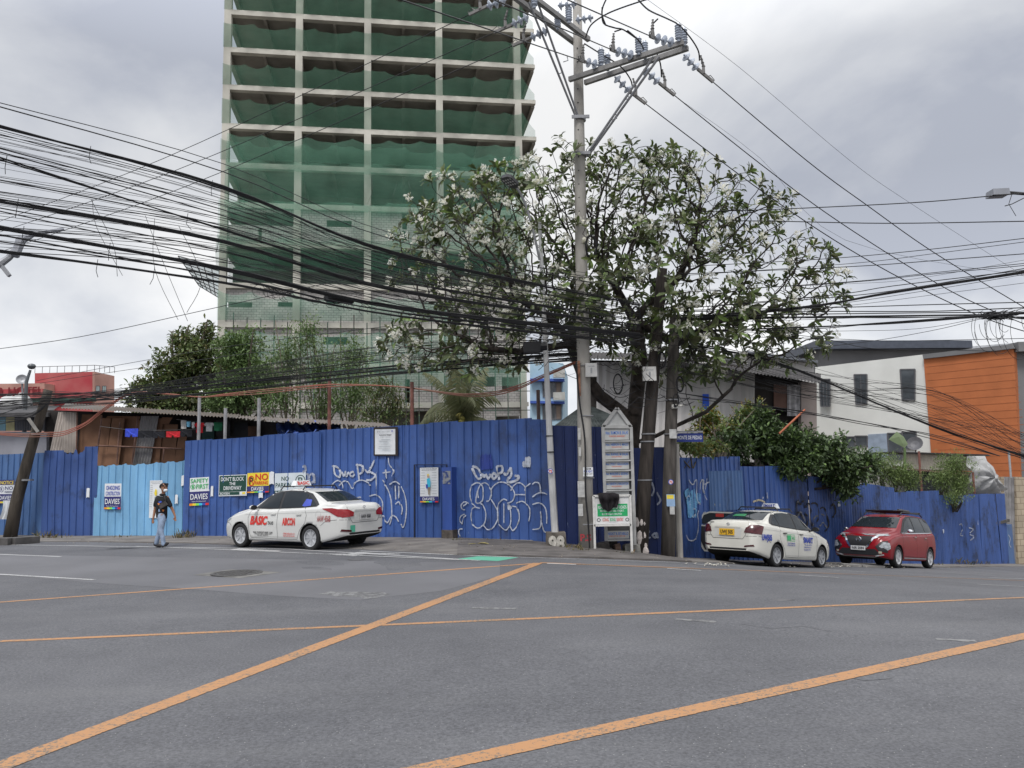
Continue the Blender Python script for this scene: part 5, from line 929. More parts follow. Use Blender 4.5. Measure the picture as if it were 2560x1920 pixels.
for n1,n2,y0,y1 in rows:
    O=tp(526,y1-4); t=tp(526,y0+4); b=tp(716,y1-4); V=Vector((0,0,t.z-O.z)); U=Vector((b.x-O.x,0,0)); ly=[]
    if n1: ly=[('t',('Hon. ' if 'EST' not in n1 else '')+n1,.06,.5,.97,.82,kb),('t',n2,.3 if len(n2)<9 else .2,.26,.7 if len(n2)<9 else .85,.42,kr)]
    sign('name_panel',None,(O,U,V),ly,thick=.03,parent=tt,base=m_tfi)
    mb=MB(); mb.box(L0.x+.03,R0_.x-.03,L0.y-.05,L0.y+.05,O.z-.05,O.z-.015); mb.build('shelf',m_tf,tt)
# road works notice in front, with draped cloth
Yn=19.2; q=lambda x,y:P(TX(x),TY(y),Yn); wn=thing('notice_board','white framed notice board with green panel standing before the name board','notice board',q(580,1550))
bl,br,tl=q(447,1332),q(730,1332),q(447,1106); mb=MB(); a,b=q(447,1545),q(730,1570); a.x=bl.x; b.x=br.x; m_wf=M('white frame',(.60,.59,.57),.5,.12,8)
mb.bar(a,Vector((bl.x,bl.y,tl.z)),.055,.05); mb.bar(b,Vector((br.x,br.y,tl.z)),.055,.05); mb.bar(Vector((bl.x,bl.y,tl.z)),Vector((br.x,br.y,tl.z)),.05,.05); mb.bar(bl,Vector((br.x,br.y,bl.z)),.05,.05); mb.build('frame',m_wf,wn)
O=bl+Vector((.03,0,.03)); U=Vector((br.x-bl.x-.06,0,0)); V=Vector((0,0,tl.z-bl.z-.06)); kg=C('panel green',(.02,.36,.12))
sign('panel',None,(O,U,V),[('t','K IS',.52,.86,.66,.93,k_rd),('t','STO',.54,.78,.7,.85,k_rd),('r',.07,.28,.95,.74,kg),('t','REHABILITATION OF ROADS',.1,.56,.92,.68,k_w),('t','MONTE DE PIEDAD, GRAL. SPENCER ST.',.15,.45,.85,.52,k_w),('t','BRGY. IMMACULATE CONCEPTION',.2,.33,.78,.40,k_w),('t','CONG.',.21,.1,.4,.22,kr),('t','BONG',.43,.1,.59,.22,kg),('t','SUNTAY',.62,.1,.82,.22,k_rd),('c',.1,.15,.055,.065,.3,k_bk),('c',.93,.15,.055,.065,.3,k_bk),('tt','QUEZON CITY',.4,.05,.65,.08,k_gy)],thick=.02,parent=wn,base=C('panel white',(.66,.66,.66)))
mb=MB(); c0=q(553,1095); vs=[]; n=14; w_=.50; h_=(q(553,1095)-q(553,1230)).z
for r in range(9):
    for i in range(n+1):
        t=i/n; v=r/8; ww=w_*(1-.35*v*v); x=c0.x+(t-.5)*ww+.03*v; y=c0.y-.06-.04*math.sin(t*19+v*2)*(.4+v)-.05*math.sin(math.pi*min(1,v*2)); z=c0.z+.03-h_*v*(.82+.18*math.sin(t*3+.6))+.02*math.sin(t*11); vs.append((x,y,z))
mb.add(vs,[(r*(n+1)+i,r*(n+1)+i+1,(r+1)*(n+1)+i+1,(r+1)*(n+1)+i) for r in range(8) for i in range(n)]); mb.ball((c0.x-.05,c0.y,c0.z),.1,8,sc=(2.2,.8,.5)); tag(mb.build('garment',M('black cloth',(.012,.010,.012),.9,.3,9),smooth=True),'black garment draped over the top of the road works notice','garment')
# rubble block behind the notice
a,b=tp(465,1460,19.8),tp(800,1470,20.0); zb=g(a.x,19.8)-.1
for x0,x1,zt,mt in ((a.x,a.x+.35,a.z,(.10,.09,.085)),(a.x+.42,a.x+.62,a.z-.05,(.13,.085,.065)),(a.x+.66,b.x,b.z+.02,(.19,.185,.17))):
    mb=MB(); mb.hexa([(x0,19.7,zb-.3),(x1,19.7,zb-.3),(x1,20.1,zb-.3),(x0,20.1,zb-.3),(x0+.03,19.72,zt),(x1-.05,19.7,zt+rnd(-.1,.05)),(x1-.02,20.1,zt),(x0,20.1,zt-.06)]); tag(mb.build('rubble_block',M('rubble%d'%(x0*10),mt,.95,.35,5,bump=.7)),'%s concrete rubble block behind the notice legs'%('dark' if mt[0]==.10 else 'brownish' if mt[0]==.13 else 'pale grey'),'rubble','rubble blocks at the foot of the board')
# leaning timber pole at far left
pl=pole('utility_pole','thick dark leaning timber pole at the far left edge',[(24,1334,26.6),(42,1250,26.6),(75,1130,26.6),(104,1030,26.6),(121,975,26.6)],[.21,.185,.165,.15,.14],M('left timber',(.06,.05,.04),.95,.45,3,bump=.8,stretch=(2,2,.3)),n=11)
for x,y in ((97,1085),(72,1200)): mb=MB(); mb.lathe([(.155,-.03),(.19,-.03),(.19,.03),(.155,.03)],Matrix.Translation(P(x-4,y,26.6)),11); mb.build('strap',m_galv,pl)
mb=MB(); mb.bar(P(70,1045,26.2),P(95,1080,26.3),.09); mb.build('stay',m_pc,pl)
mb=MB(); c=P(15,1270,26.9); 
vs=[(c.x+(t-.5)*(.22+.1*v)+.05*math.sin(v*4),26.9-.05*math.sin(t*12+v*3),c.z+.25-.62*v) for v in (0,.2,.4,.6,.8,1) for t in np.linspace(0,1,9)]
mb.add(vs,[(r*9+i,r*9+i+1,(r+1)*9+i+1,(r+1)*9+i) for r in range(5) for i in range(8)]); tag(mb.build('plastic_bag',k_w,smooth=True),'white plastic bag hanging under the NOTICE sign','bag')
# distant lamp, dish
fl=pole('street_lamp','distant street lamp with round head by the hotel at the left',[(60,1120,33),(63,1020,33),(66,955,33),(76,925,33)],[.09,.08,.07,.05],M('lamp steel dark',(.10,.11,.12),.5),'street lamp',8)
c=P(79,918,33); mb=MB(); mb.lathe([(.0,-.09),(.09,-.07),(.15,.0),(.165,.05),(.12,.12),(.04,.15),(0,.15)],Matrix.Translation(c),16); mb.build('lamp_head',M('lamp globe',(.09,.10,.11),.3),fl)
c=P(55,950,34); mb=MB(); T=Matrix.Translation(c)@Matrix.Rotation(R(70),4,'X')@Matrix.Rotation(R(20),4,'Y'); mb.lathe([(.0,0),(.13,.02),(.21,.08),(.22,.09),(.12,.04),(0,.015)],T,16); ds=thing('satellite_dish','small grey satellite dish beside the distant lamp','satellite dish',c); mb.build('dish',m_galv,ds); mb=MB(); mb.tube([c,c+Vector((.1,0,-1.2))],.04,5); mb.build('mast',m_galv,ds)
# lamp arm poking in at the left edge and lamp head at the right edge
r=thing('street_lamp','grey street lamp arm poking in at the left edge among the cables','street lamp',P(-30,680,12)); mb=MB(); mb.tube([P(-60,690,12),P(0,660,12),P(22,645,12.1),P(48,612,12.2)],[.05,.06,.05,.05],7); mb.build('arm',m_galv,r)
mb=MB(); mb.tube([P(38,640,12.1),P(52,600,12.2),P(84,586,12.4)],[.06,.075,.035],8); mb.tube([P(84,586,12.4),P(157,573,12.9)],[.03,.035],6); mb.build('lamp_head',M('lamp grey',(.24,.25,.28),.5),r); mb=MB(); mb.bar(P(2,662,12),P(24,690,12),.05); mb.build('bracket',m_galv,r)
r=thing('street_lamp','flat grey street lamp head reaching in from the right edge','street lamp',P(2560,485,17)); a=P(2476,478,17); b=P(2518,476,17); mb=MB(); h=.11
mb.hexa([(a.x,16.9,a.z-h),(b.x,16.9,b.z-h),(b.x,17.2,b.z-h),(a.x,17.2,a.z-h),(a.x+.02,16.92,a.z+.03),(b.x,16.92,b.z+.03),(b.x,17.2,b.z+.05),(a.x+.02,17.2,a.z+.03)]); mb.build('lamp_head',M('lamp grey',(.24,.25,.28)),r)
mb=MB(); mb.tube([P(2516,481,17.1),P(2580,486,17.1),P(2700,505,17.1)],.035,6); mb.tube([P(2540,540,17),P(2522,510,17),P(2530,485,17)],.008,4); mb.tube([P(2512,515,17),P(2530,510,17),P(2560,495,17)],.01,4); mb.build('arm',m_blk,r)
# ============================================================= cables
def cable(pts,r,label,group,cat='cable',name='cable',mat=None,n=4,k=5):
    mb=MB(); mb.tube(smooth([tuple(p) for p in pts],k),r,n); return tag(mb.build(name,mat or m_blk),label,cat,group)
for pts,r,l in WR: cable(pts,r,l,'heavy power lines from the crossarms','power line','power_line',k=7)
def hung(L,r,label,group,**kw):
    return cable([P(*p) for p in L],r,label,group,**kw)
G1='black cables strung over the road at the upper left'; l1='black cable in the sheaf crossing the tower toward the concrete power pole'
ORD=['first','second','third','fourth','fifth','sixth','seventh','eighth','ninth','tenth','eleventh','twelfth','thirteenth','fourteenth','fifteenth','sixteenth','seventeenth','eighteenth','nineteenth','twentieth','twenty-first']
NL=[0]; NR=[0]
def left(y0,y1,ye,r,xe=1600,lab=l1,strands=1,nm='cable',sp=4):
    Y0=10.8
    if lab==l1: lab=ORD[NL[0]]+' from the top of the thicker black cables at the left edge'; NL[0]+=1
    if strands==1: hung([(-260,y0-(y1-y0)*.42,9.6),(0,y0,Y0),(560,y1,13.3),(1000,y1+(ye-y1)*.58,16.0),(xe,ye,19.15)],r,lab,G1)
    else:
        mb=MB()
        for s in range(strands):
            d=[rnd(-sp,sp) for _ in range(4)]
            mb.tube(smooth([tuple(P(*p)) for p in ((-260,y0-(y1-y0)*.42+d[0],9.6),(0,y0+d[0],Y0),(560,y1+d[1],13.3),(1000,y1+(ye-y1)*.58+d[2],16.0),(xe,ye+d[3],19.15))],6),r,4)
        for s in range(2):
            t=rnd(0,1); p=P(560*t,y0+(y1-y0)*t,10.8+2.5*t); mb.tube([p+Vector((0,0,.08)),p-Vector((.02,0,.1)),p+Vector((rnd(-.1,.1),0,-.2))],.006,3)
        tag(mb.build('cable_bundle',m_blk),lab,'cable bundle','black cable bundles')
left(257,410,720,.007); left(267,430,730,.010)
left(315,470,760,.010,lab='topmost tied cable bundle over the road at the upper left',strands=6,sp=5)
left(325,480,765,.006); left(335,492,770,.005)
left(371,525,775,.010); left(380,540,785,.010)
left(396,574,800,.011,lab='second cable bundle from the top at the left edge',strands=3,sp=4)
left(450,565,790,.010)
left(502,606,815,.011,lab='thick middle cable bundle at the left edge',strands=6,sp=5); left(520,628,825,.009); left(528,650,822,.009)
left(568,673,838,.014,lab='heaviest black cable bundle crossing the tower',strands=8,sp=5); left(587,693,845,.013); left(604,690,850,.010)
left(628,704,858,.009,lab='lowest tied cable bundle sagging over the tower foot',strands=6,sp=5)
random.seed(21)
for i in range(46):
    y0=rnd(330,640); y1=y0*.66+255+rnd(-18,18); left(y0,y1,rnd(690,870),rnd(.0028,.005),lab='thin '+l1,xe=rnd(1430,1650))
for i in range(5):
    x=rnd(100,520); y=430+x*.3; a=P(x,y,12.5); hung([(x,y,12.4),(x+rnd(-20,60),y+rnd(60,130),12.5),(x+rnd(20,120),y+rnd(180,300),12.6)],.004,'stray thin wire dangling across the left cables',G1)
# tangled thick section along the heavy bundle
tg_=MB()
for i in range(45):
    x=rnd(560,1400); t=(x-560)/840; y=690+ (850-690)*t+rnd(-14,14); Y=13.3+5.8*t; dx=rnd(30,120); tg_.tube(smooth([tuple(P(x,y,Y)),tuple(P(x+dx*.5,y+dx*.1+rnd(-4,12),Y+dx*.0034)),tuple(P(x+dx,y+dx*.2+rnd(-6,8),Y+dx*.0068))],4),.006,3)
for i in range(18):
    x=rnd(640,1000); t=(x-560)/840; y=700+150*t; c=P(x,y+12,13.3+5.8*t); r_=rnd(.06,.14); tg_.tube([c+Vector((r_*math.cos(a),0,r_*math.sin(a))) for a in np.linspace(0,rnd(3,6),10)],.005,3)
tag(tg_.build('cable_tangle',m_blk),'tangle of looped cables lashed along the heavy bundle','cable tangle')
c=P(888,742,15.6); mb=MB(); mb.tube([P(815,745,15),P(880,752,15.5)],.07,7); tag(mb.build('splice_box',m_blk),'black cylindrical splice box on the heavy cable bundle','splice box')
# lower bundle from the left timber pole to the concrete pole
G2='black cables running low from the left pole to the power pole'
for k in range(3):
    mb=MB()
    for s in range(6):
        d=[rnd(-8,8) for _ in range(6)]; o=(k-1)*9
        mb.tube(smooth([tuple(P(*p)) for p in ((-200,1012+d[0]*2.4+o,25.5),(110,1000+d[1]*1.6+o,26.2),(330,990+d[2]+o,25),(560,965+d[3]*.8+o,24),(1000,922+d[4]*.5+o,21.5),(1455,888+d[5]+o,19.2))],5),.0095,4)
    tag(mb.build('cable_bundle',m_blk),('upper','middle','lower')[k]+' strand pack of the long cable bundle passing over the shacks','cable bundle','black cable bundles')
for i in range(16):
    o=rnd(-45,10); hung([(-100,1010+rnd(-12,25),25.5),(110,1000+rnd(-10,15),26.2),(400,975+o*.4,24.8),(1000,905+o,21.5),(1455,rnd(835,895),19.2)],.006,'thin black cable running low from the left pole to the power pole',G2)
for i in range(9): hung([(-100,rnd(1010,1080),25.5),(60,rnd(1010,1050),26),(130,1000,26.3)],.008,'black cable tangled round the leaning timber pole at the far left',G2)
hung([(-80,882,30),(200,842,29),(545,768,27),(900,690,25)],.012,'thin twisted cable rising across the sky left of the tower',None); 
hung([(90,952,33),(300,912,30),(600,862,26),(1100,800,22),(1440,760,19.4)],.009,'thin cable rising from the distant lamp, upper one',None); hung([(100,958,33),(350,920,30),(700,873,25)],.009,'thin cable rising from the distant lamp, lower one',None)
hs_=[(-40,1080,25.6),(60,1085,25.8),(115,1082,26.2),(160,1078,26),(215,1055,26),(262,1020,26),(330,982,25.8),(420,985,25.6),(500,992,25.5),(560,985,25.2),(648,976,25),(720,968,24.8),(824,960,24.5),(930,963,24),(1030,970,23.5),(1130,983,22.5),(1190,984,22),(1250,977,21.5),(1300,962,21),(1350,940,20.5),(1420,912,20),(1470,890,19.6)]
mb=MB()
for s in range(3): mb.tube(smooth([tuple(P(x,y+s*2.3+rnd(-1,1)+(2.2*s*math.sin(x*.011)),Y)) for x,y,Y in hs_],4),.015,5)
tag(mb.build('conduit_bundle',M('pinkish conduit',(.33,.17,.12),.6,.25,.6,col2=(.34,.10,.07)),smooth=True),'bundle of pinkish flexible conduits looping above the fence','conduit')
# right hand cables
G3='black cables fanning out to the right of the flowering tree'; l3='black cable running level to the right edge from the dark poles'
Z7=lambda x,y:(1900+.3014*x,400+.3014*y)
def right(a,b,c,r,lab=l3,y0=None,strands=1,sp=2.5):
    if lab==l3: lab=ORD[NR[0]]+' from the top of the black cables running level to the right edge'; NR[0]+=1
    pa=Z7(*a); pb=Z7(*b) if b else None; pc=Z7(*c); sl=(pa[1]-(pb or pc)[1])/((pb or pc)[0]-pa[0]+1e-6)
    st=(1690,(pa[1]+sl*(pa[0]-1690)*.6) if y0 is None else y0)
    base=[(st[0],st[1],20.1),(pa[0],pa[1],19.3)]+([(pb[0],pb[1],18.3)] if pb else [])+[(pc[0],pc[1],17),(pc[0]+150,pc[1]+(pc[1]-(pb or pa)[1])*150/(pc[0]-(pb or pa)[0]),16.3)]
    mb=MB()
    for s in range(strands): mb.tube(smooth([tuple(P(x,y+(rnd(-sp,sp) if strands>1 else 0),Y)) for x,y,Y in base],5),r,4)
    tag(mb.build('cable' if strands==1 else 'cable_bundle',m_blk),lab,'cable' if strands==1 else 'cable bundle',G3 if strands==1 else 'black cable bundles')
right((100,410),(1250,355),(1900,300),.012,'twisted cable leading to the lamp head at the right edge'); right((140,508),(1060,525),(2190,508),.012,'lone twisted cable crossing the sky at the right')
for a,b,c,r in (((540,820),(1370,745),(2190,650),.009),((740,860),(1430,778),(2190,680),.007),((740,885),(1500,830),(2190,778),.010),((740,1010),(1340,945),(2190,858),.008),((740,1015),(1340,955),(2190,875),.008),((650,1030),(1250,990),(2190,830),.004),((600,1140),(1230,1065),(2190,900),.010),((600,1120),(1100,1045),(2190,915),.010),((560,1225),(1400,1200),(2190,1180),.011),((520,1255),(1400,1255),(2190,1225),.012),((300,1280),(1300,1268),(2190,1262),.012),((200,1300),(1200,1310),(2190,1275),.006),((200,1330),(1500,1288),(2190,1300),.005),((500,1210),(1400,1080),(2190,950),.006),((600,1220),(1500,1110),(2190,1020),.005),((600,1420),(1300,1400),(1830,1310),.005),((500,1480),(1100,1500),(2190,1480),.007),((450,1470),(900,1560),(1500,1575),.007),((700,1530),(1400,1420),(1900,1300),.006)): right(a,b,c,r)
right((360,1220),(1100,1100),(2190,930),.013,'thick tied cable bundle rising to the right edge',strands=6,sp=3.5); right((400,1392),(1100,1355),(1900,1290),.011,'cable bundle ending in the tangle at the right edge',strands=4,sp=4); right((1850,1290),(2000,1300),(2190,1310),.012,'short cable bundle right of the tangle',y0=800,strands=4,sp=4)
mb=MB(); c=P(2490,790,17.2)
for i in range(60):
    a=c+Vector((rnd(-.25,.3),rnd(-.1,.1),rnd(-.06,.06))); mb.tube([a,a+Vector((rnd(-.2,.2),0,rnd(-.08,.08))),a+Vector((rnd(-.3,.3),0,rnd(-.08,.08)))],.009,3)
for i in range(16):
    x=rnd(-.35,.7); r_=rnd(.2,.6); a0=rnd(1.5,3.2); a1=a0+rnd(1.5,3.2); mb.tube([c+Vector((x+r_*math.cos(a)*.6,0,-r_*.7+r_*math.sin(a))) for a in np.linspace(a0,a1,12)],.006,3)
tag(mb.build('cable_tangle',m_blk),'tangle of black wires with hanging loops at the right edge','cable tangle')
hung([(1672,230,18),(1900,395,19),(2113,600,20),(2560,690,22)],.004,'hair thin wire crossing the sky at the right',None); 
hung([(1620,0,15),(1850,170,17),(2123,400,19),(2276,508,20),(2560,690,22)],.005,'thin wire from the top edge down to the right',None)
l4='black cable slanting down right across the white and orange building'; G4='black cables slanting down across the white and orange building'
for k,(a,b,c,n_) in enumerate((((1930,905),(2330,1062),(2570,1146),7),((1960,1022),(2160,1060),(2330,1090),3))):
    mb=MB()
    for s in range(n_):
        d=[rnd(-5,5) for _ in range(4)]; mb.tube(smooth([tuple(P(*p)) for p in ((1690,860+k*120+d[0]*3,20.2),(a[0],a[1]+d[1],20.2),(b[0],b[1]+d[2],20),(c[0],c[1]+d[3]*1.5,19.5),(c[0]+170,c[1]+50,19))],5),.009,4)
    tag(mb.build('cable_bundle',m_blk),('heavy cable bundle sagging over the orange wall','short low cable bundle before the white wall')[k],'cable bundle','black cable bundles')
for i in range(26):
    ys=rnd(835,930); hung([(1690,ys,20.2),(2010,ys+70+rnd(-10,30),20),(2330,1010+rnd(-40,50),19.8),(2560,1115+rnd(-35,35),19.4),(2720,1170+rnd(-20,20),19)],rnd(.0028,.0052),l4,G4)
# thicket of wires round the poles
mb=MB()
for i in range(150):
    x=rnd(1360,1720); y=rnd(760,1010) if x>1500 else rnd(770,930); Y=rnd(19,20.3); p=P(x,y,Y); d=Vector((rnd(-.9,.9),rnd(-.2,.2),rnd(-.35,.2))); mb.tube(smooth([tuple(p),tuple(p+d*.5+Vector((0,0,-rnd(.03,.25)))),tuple(p+d)],4),rnd(.004,.010),3)
for cx,cy,r_,Y in ((1478,617,.30,18.95),(1560,845,.22,19.6),(1590,790,.25,19.8),(1655,900,.2,19.8),(1690,1000,.16,20),(1700,960,.2,20),(1545,960,.25,19.6)):
    for s in range(5): c=P(cx,cy,Y); rr_=r_*rnd(.85,1.05); mb.tube([c+Vector((rr_*.45*math.cos(a),rnd(-.01,.01),rr_*math.sin(a))) for a in np.linspace(0,6.3,18)],.011,4)
tag(mb.build('cable_tangle',m_blk),'thicket of wires and coils around the poles under the flowering tree','cable tangle')
a=P(1330,868,18.6); mb=MB(); mb.box(a.x-.2,a.x+.2,a.y-.1,a.y+.1,a.z-.12,a.z+.12); mb.tube([a,a+Vector((.35,0,.02))],.1,8); tag(mb.build('splice_box',m_blk),'black terminal box among the wires left of the lamp post','splice box')
random.seed(5)
# ============================================================= trees and plants
def leafmat(name,cols,tr=.25,rough=.5,spec=.4):
    m=bpy.data.materials.new(name); m.use_nodes=True; nt=m.node_tree; b=nt.nodes['Principled BSDF']; N=nt.nodes.new; L=nt.links.new; o=nt.nodes['Material Output']
    ge=N('ShaderNodeNewGeometry'); rp=N('ShaderNodeValToRGB'); e=rp.color_ramp.elements
    for i,c in enumerate(cols):
        q=e[i] if i<2 else e.new(1); q.position=i/(len(cols)-1); q.color=(*c,1)
    L(ge.outputs['Random Per Island'],rp.inputs[0]); L(rp.outputs[0],b.inputs['Base Color']); b.inputs['Roughness'].default_value=rough; b.inputs['Specular IOR Level'].default_value=spec
    t=N('ShaderNodeBsdfTranslucent'); L(rp.outputs[0],t.inputs[0]); ms=N('ShaderNodeMixShader'); ms.inputs[0].default_value=tr; L(b.outputs[0],ms.inputs[1]); L(t.outputs[0],ms.inputs[2]); L(ms.outputs[0],o.inputs[0]); return m
m_bark=M('bark grey brown',(.042,.034,.029),.95,.4,6,bump=.6); m_twig=M('twig grey',(.10,.085,.065),.9,.3,5)
def rv(): 
    v=Vector((random.gauss(0,1),random.gauss(0,1),random.gauss(0,1))); return v.normalized()
def leaf(mb,o,d,up,L,W,droop=.0):
    s=d.cross(up); 
    if s.length<1e-4: return
    s.normalize(); n=s.cross(d); a=o+d*L*.3-n*droop*.05; b_=o+d*L*.7-n*droop*.35*L; c=o+d*L-n*droop*L*.9; f=n*(W*.16)
    mb.add([o,a-s*W*.32+f,a+s*W*.32+f,a,b_-s*W*.5+f,b_+s*W*.5+f,b_,c-s*W*.17,c+s*W*.17],[(0,3,1),(0,2,3),(1,3,6,4),(3,2,5,6),(4,6,7),(6,5,8),(6,8,7)])
def frangipani():
    rs=random.Random(11); Yc=20.9; S=2000/Yc
    def E(x,y,rx,rz,ry,Y=Yc): return (P(x,y,Y),rx/S,ry,rz/S)
    ell=[E(1560,610,330,262,2.7),E(1840,690,250,190,2.3),E(1240,600,262,215,2.4,20.6),E(1115,850,165,95,1.5,20.0),E(1330,800,240,125,2.0,20.3),E(1760,850,270,110,2.0),E(1400,480,200,130,2.0),E(1870,520,125,95,1.5),E(1700,470,160,120,2.0),E(2030,740,100,110,1.2),E(1060,650,90,130,1.2,20.3),E(1180,470,120,80,1.3),E(1990,860,100,70,1.2),E(1060,870,110,60,1.2,19.8),E(1210,900,120,45,1.3,19.9)]
    pts=[]; tgt=5200
    while len(pts)<tgt:
        c,a,b,d=ell[rs.choices(range(len(ell)),[e[1]*e[3]*e[2] for e in ell])[0]]
        v=Vector((rs.gauss(0,1),rs.gauss(0,1),rs.gauss(0,1))).normalized()*(rs.random()**.42)
        p=c+Vector((v.x*a,v.y*b,v.z*d))
        if p.z<P(1500,965,p.y).z: continue
        # depth inside union: prefer the outside
        ins=max(1-math.sqrt(((p.x-e[0].x)/e[1])**2+((p.y-e[0].y)/e[2])**2+((p.z-e[0].z)/e[3])**2) for e in ell)
        if ins>.42 and rs.random()<.72: continue
        px=p-Vector((0,0,CZ)); f=px.dot(FW); sx=1280+F_*px.dot(RR)/f; sy=960-F_*px.dot(UU)/f
        if sy<352+ .0007*(sx-1560)**2*.9 and rs.random()<.9: continue
        pts.append(p)
    nodes=[];par=[]
    def chain(L,p0=-1):
        k=p0
        for q in L:
            v=P(*q)
            if k>=0:
                a=nodes[k]; n=max(1,int((v-a).length/.3)); 
                for i in range(1,n+1): nodes.append(a.lerp(v,i/n)); par.append(k); k=len(nodes)-1
            else: nodes.append(v); par.append(-1); k=len(nodes)-1
        return k
    t=chain([(1592,1330,21.6),(1585,1200,21.6),(1578,1110,21.5)])
    l1=chain([(1560,1035,21.4),(1500,990,21.3),(1455,930,21.2),(1430,860,21.0)],t); l2=chain([(1590,1000,21.5),(1600,900,21.5),(1585,800,21.3)],t); l3=chain([(1640,1090,21.5),(1700,1060,21.4),(1765,1030,21.2),(1830,970,21.0)],t)
    chain([(1540,720,21.2),(1500,660,21)],l2); chain([(1640,740,21.2),(1700,690,21)],l2); chain([(1370,790,20.8),(1290,740,20.6)],l1); chain([(1440,780,21),(1465,700,21)],l1); chain([(1300,880,20.4),(1200,870,20.2)],l1); chain([(1690,860,21.3),(1800,800,21.2)],l2); chain([(1520,860,21.6),(1480,770,21.7)],l2)
    kill=.24; inf=2.2; step=.18; A_=[p for p in pts]; alive=list(range(len(A_)))
    for it in range(90):
        kd=kdtree.KDTree(len(nodes)); 
        for i,n in enumerate(nodes): kd.insert(n,i)
        kd.balance(); acc={}; na=[]
        for i in alive:
            co,k,d=kd.find(A_[i])
            if d<kill: continue
            na.append(i)
            if d<inf: acc.setdefault(k,Vector()); acc[k]+= (A_[i]-co).normalized()
        alive=na
        if not acc: break
        for k,v in acc.items():
            if v.length<1e-3: continue
            d=(v.normalized()+Vector((rs.gauss(0,.16),rs.gauss(0,.16),rs.gauss(0,.16)+.12))).normalized(); nodes.append(nodes[k]+d*step); par.append(k)
    n=len(nodes); ch=[0]*n; rad=[0.0]*n
    for i in range(n-1,-1,-1):
        if ch[i]==0: rad[i]=.010**2.15
        if par[i]>=0: ch[par[i]]+=1; rad[par[i]]+=rad[i]
    rad=[min(.21,r**(1/2.15)*.92) for r in rad]
    wood=MB()
    for i in range(n):
        k=par[i]
        if k<0: continue
        a,b=nodes[k],nodes[i]; d=(b-a).normalized(); u=d.orthogonal().normalized(); v=d.cross(u); m_=6 if rad[i]>.05 else 3; vs=[]
        ra,rb=(min(rad[k],rad[i]*1.25),rad[i])
        for p,r in ((a-d*ra*.3,ra),(b,rb)):
            for j in range(m_): t_=2*math.pi*j/m_; vs.append(p+(u*math.cos(t_)+v*math.sin(t_))*r)
        wood.add(vs,[(j,(j+1)%m_,m_+(j+1)%m_,m_+j) for j in range(m_)])
    lv=MB(); fl=MB(); nt_=0; cc=P(1540,680,Yc)
    for i in range(n):
        if ch[i]: continue
        nt_+=1; o=nodes[i]; d=(o-nodes[par[i]]).normalized()*.6+(o-cc).normalized()*.5+Vector((0,0,.35)); d.normalize(); u=d.orthogonal().normalized(); v=d.cross(u)
        low=o.z<P(1500,760,Yc).z; k=rs.randint(5,9) if rs.random()<.6 else rs.randint(1,3); big=rs.random()<.16 or (low and rs.random()<.25)
        if big: k+=5
        for j in range(k):
            t_=2*math.pi*(j*.381966)+rs.random(); el=rs.uniform(.25,1.2); dd=(u*math.cos(t_)+v*math.sin(t_))*math.cos(el*.9)+d*math.sin(el*.9)*.9-Vector((0,0,.25 if low else .05)); dd.normalize(); L_=rs.uniform(.18,.275)*(1.25 if big else 1)
            leaf(lv,o+d*rs.uniform(-.06,.05),dd,d,L_,L_*rs.uniform(.32,.40),rs.uniform(.1,.6))
        if rs.random()<(.55 if o.x<P(1350,600,20.5).x else .34):
            c=o+d*.14
            for j in range(rs.randint(14,26)):
                p=c+rv()*rs.uniform(.04,.14); q=rv(); w_=q.orthogonal().normalized(); x_=q.cross(w_); s=rs.uniform(.03,.042)
                vs=[p]; 
                for a in range(5): t_=a*2*math.pi/5; vs+=[p+(w_*math.cos(t_-.42)+x_*math.sin(t_-.42))*s+q*.012,p+(w_*math.cos(t_+.42)+x_*math.sin(t_+.42))*s+q*.012]
                fl.add(vs,[(0,1+2*a,2+2*a) for a in range(5)])
            fl.tube([o,c],.007,3)
    root=thing('flowering_tree','large spreading frangipani tree with white blossoms behind the poles','tree',nodes[0])
    wood.build('branches',m_bark,root,smooth=True)
    lv.build('leaves',leafmat('frangipani leaf',[(.04,.05,.024),(.10,.105,.045),(.065,.085,.035),(.05,.075,.03),(.15,.19,.06),(.09,.105,.045),(.17,.26,.065),(.07,.08,.045)],.3,.42,.5),root)
    fl.build('blossoms',leafmat('blossom white',[(.86,.83,.66),(.9,.9,.86),(.88,.86,.76)],.45),root)
    print('FRANGIPANI',n,nt_,len(lv.f),len(fl.f))
frangipani()
def foliage(ell,n,ls,mats,rs,tw=5,spread=.3,shell=.5,flat=0,hang=0,W=.45):
    mb=MB()
    for i in range(n):
        c,a,b,d=rs.choices(ell,[e[1]*e[3] for e in ell])[0]; v=Vector((rs.gauss(0,1),rs.gauss(0,1),rs.gauss(0,1))).normalized()*(rs.random()**shell); v*= .8+.28*math.sin(v.x*7+v.z*5+c.x)*math.sin(v.z*9+v.y*4); o=c+Vector((v.x*a,v.y*b,v.z*d)); out=(v+Vector((0,0,.2))).normalized()
        for j in range(rs.randint(tw-2,tw+2)):
            dd=(out*.5+rv()*.8+Vector((0,0,-hang))).normalized(); L_=ls*rs.uniform(.7,1.25); leaf(mb,o+rv()*spread*rs.random(),dd,(Vector((0,0,1))+rv()*.5).normalized(),L_,L_*W,rs.uniform(0,.4))
    return mb
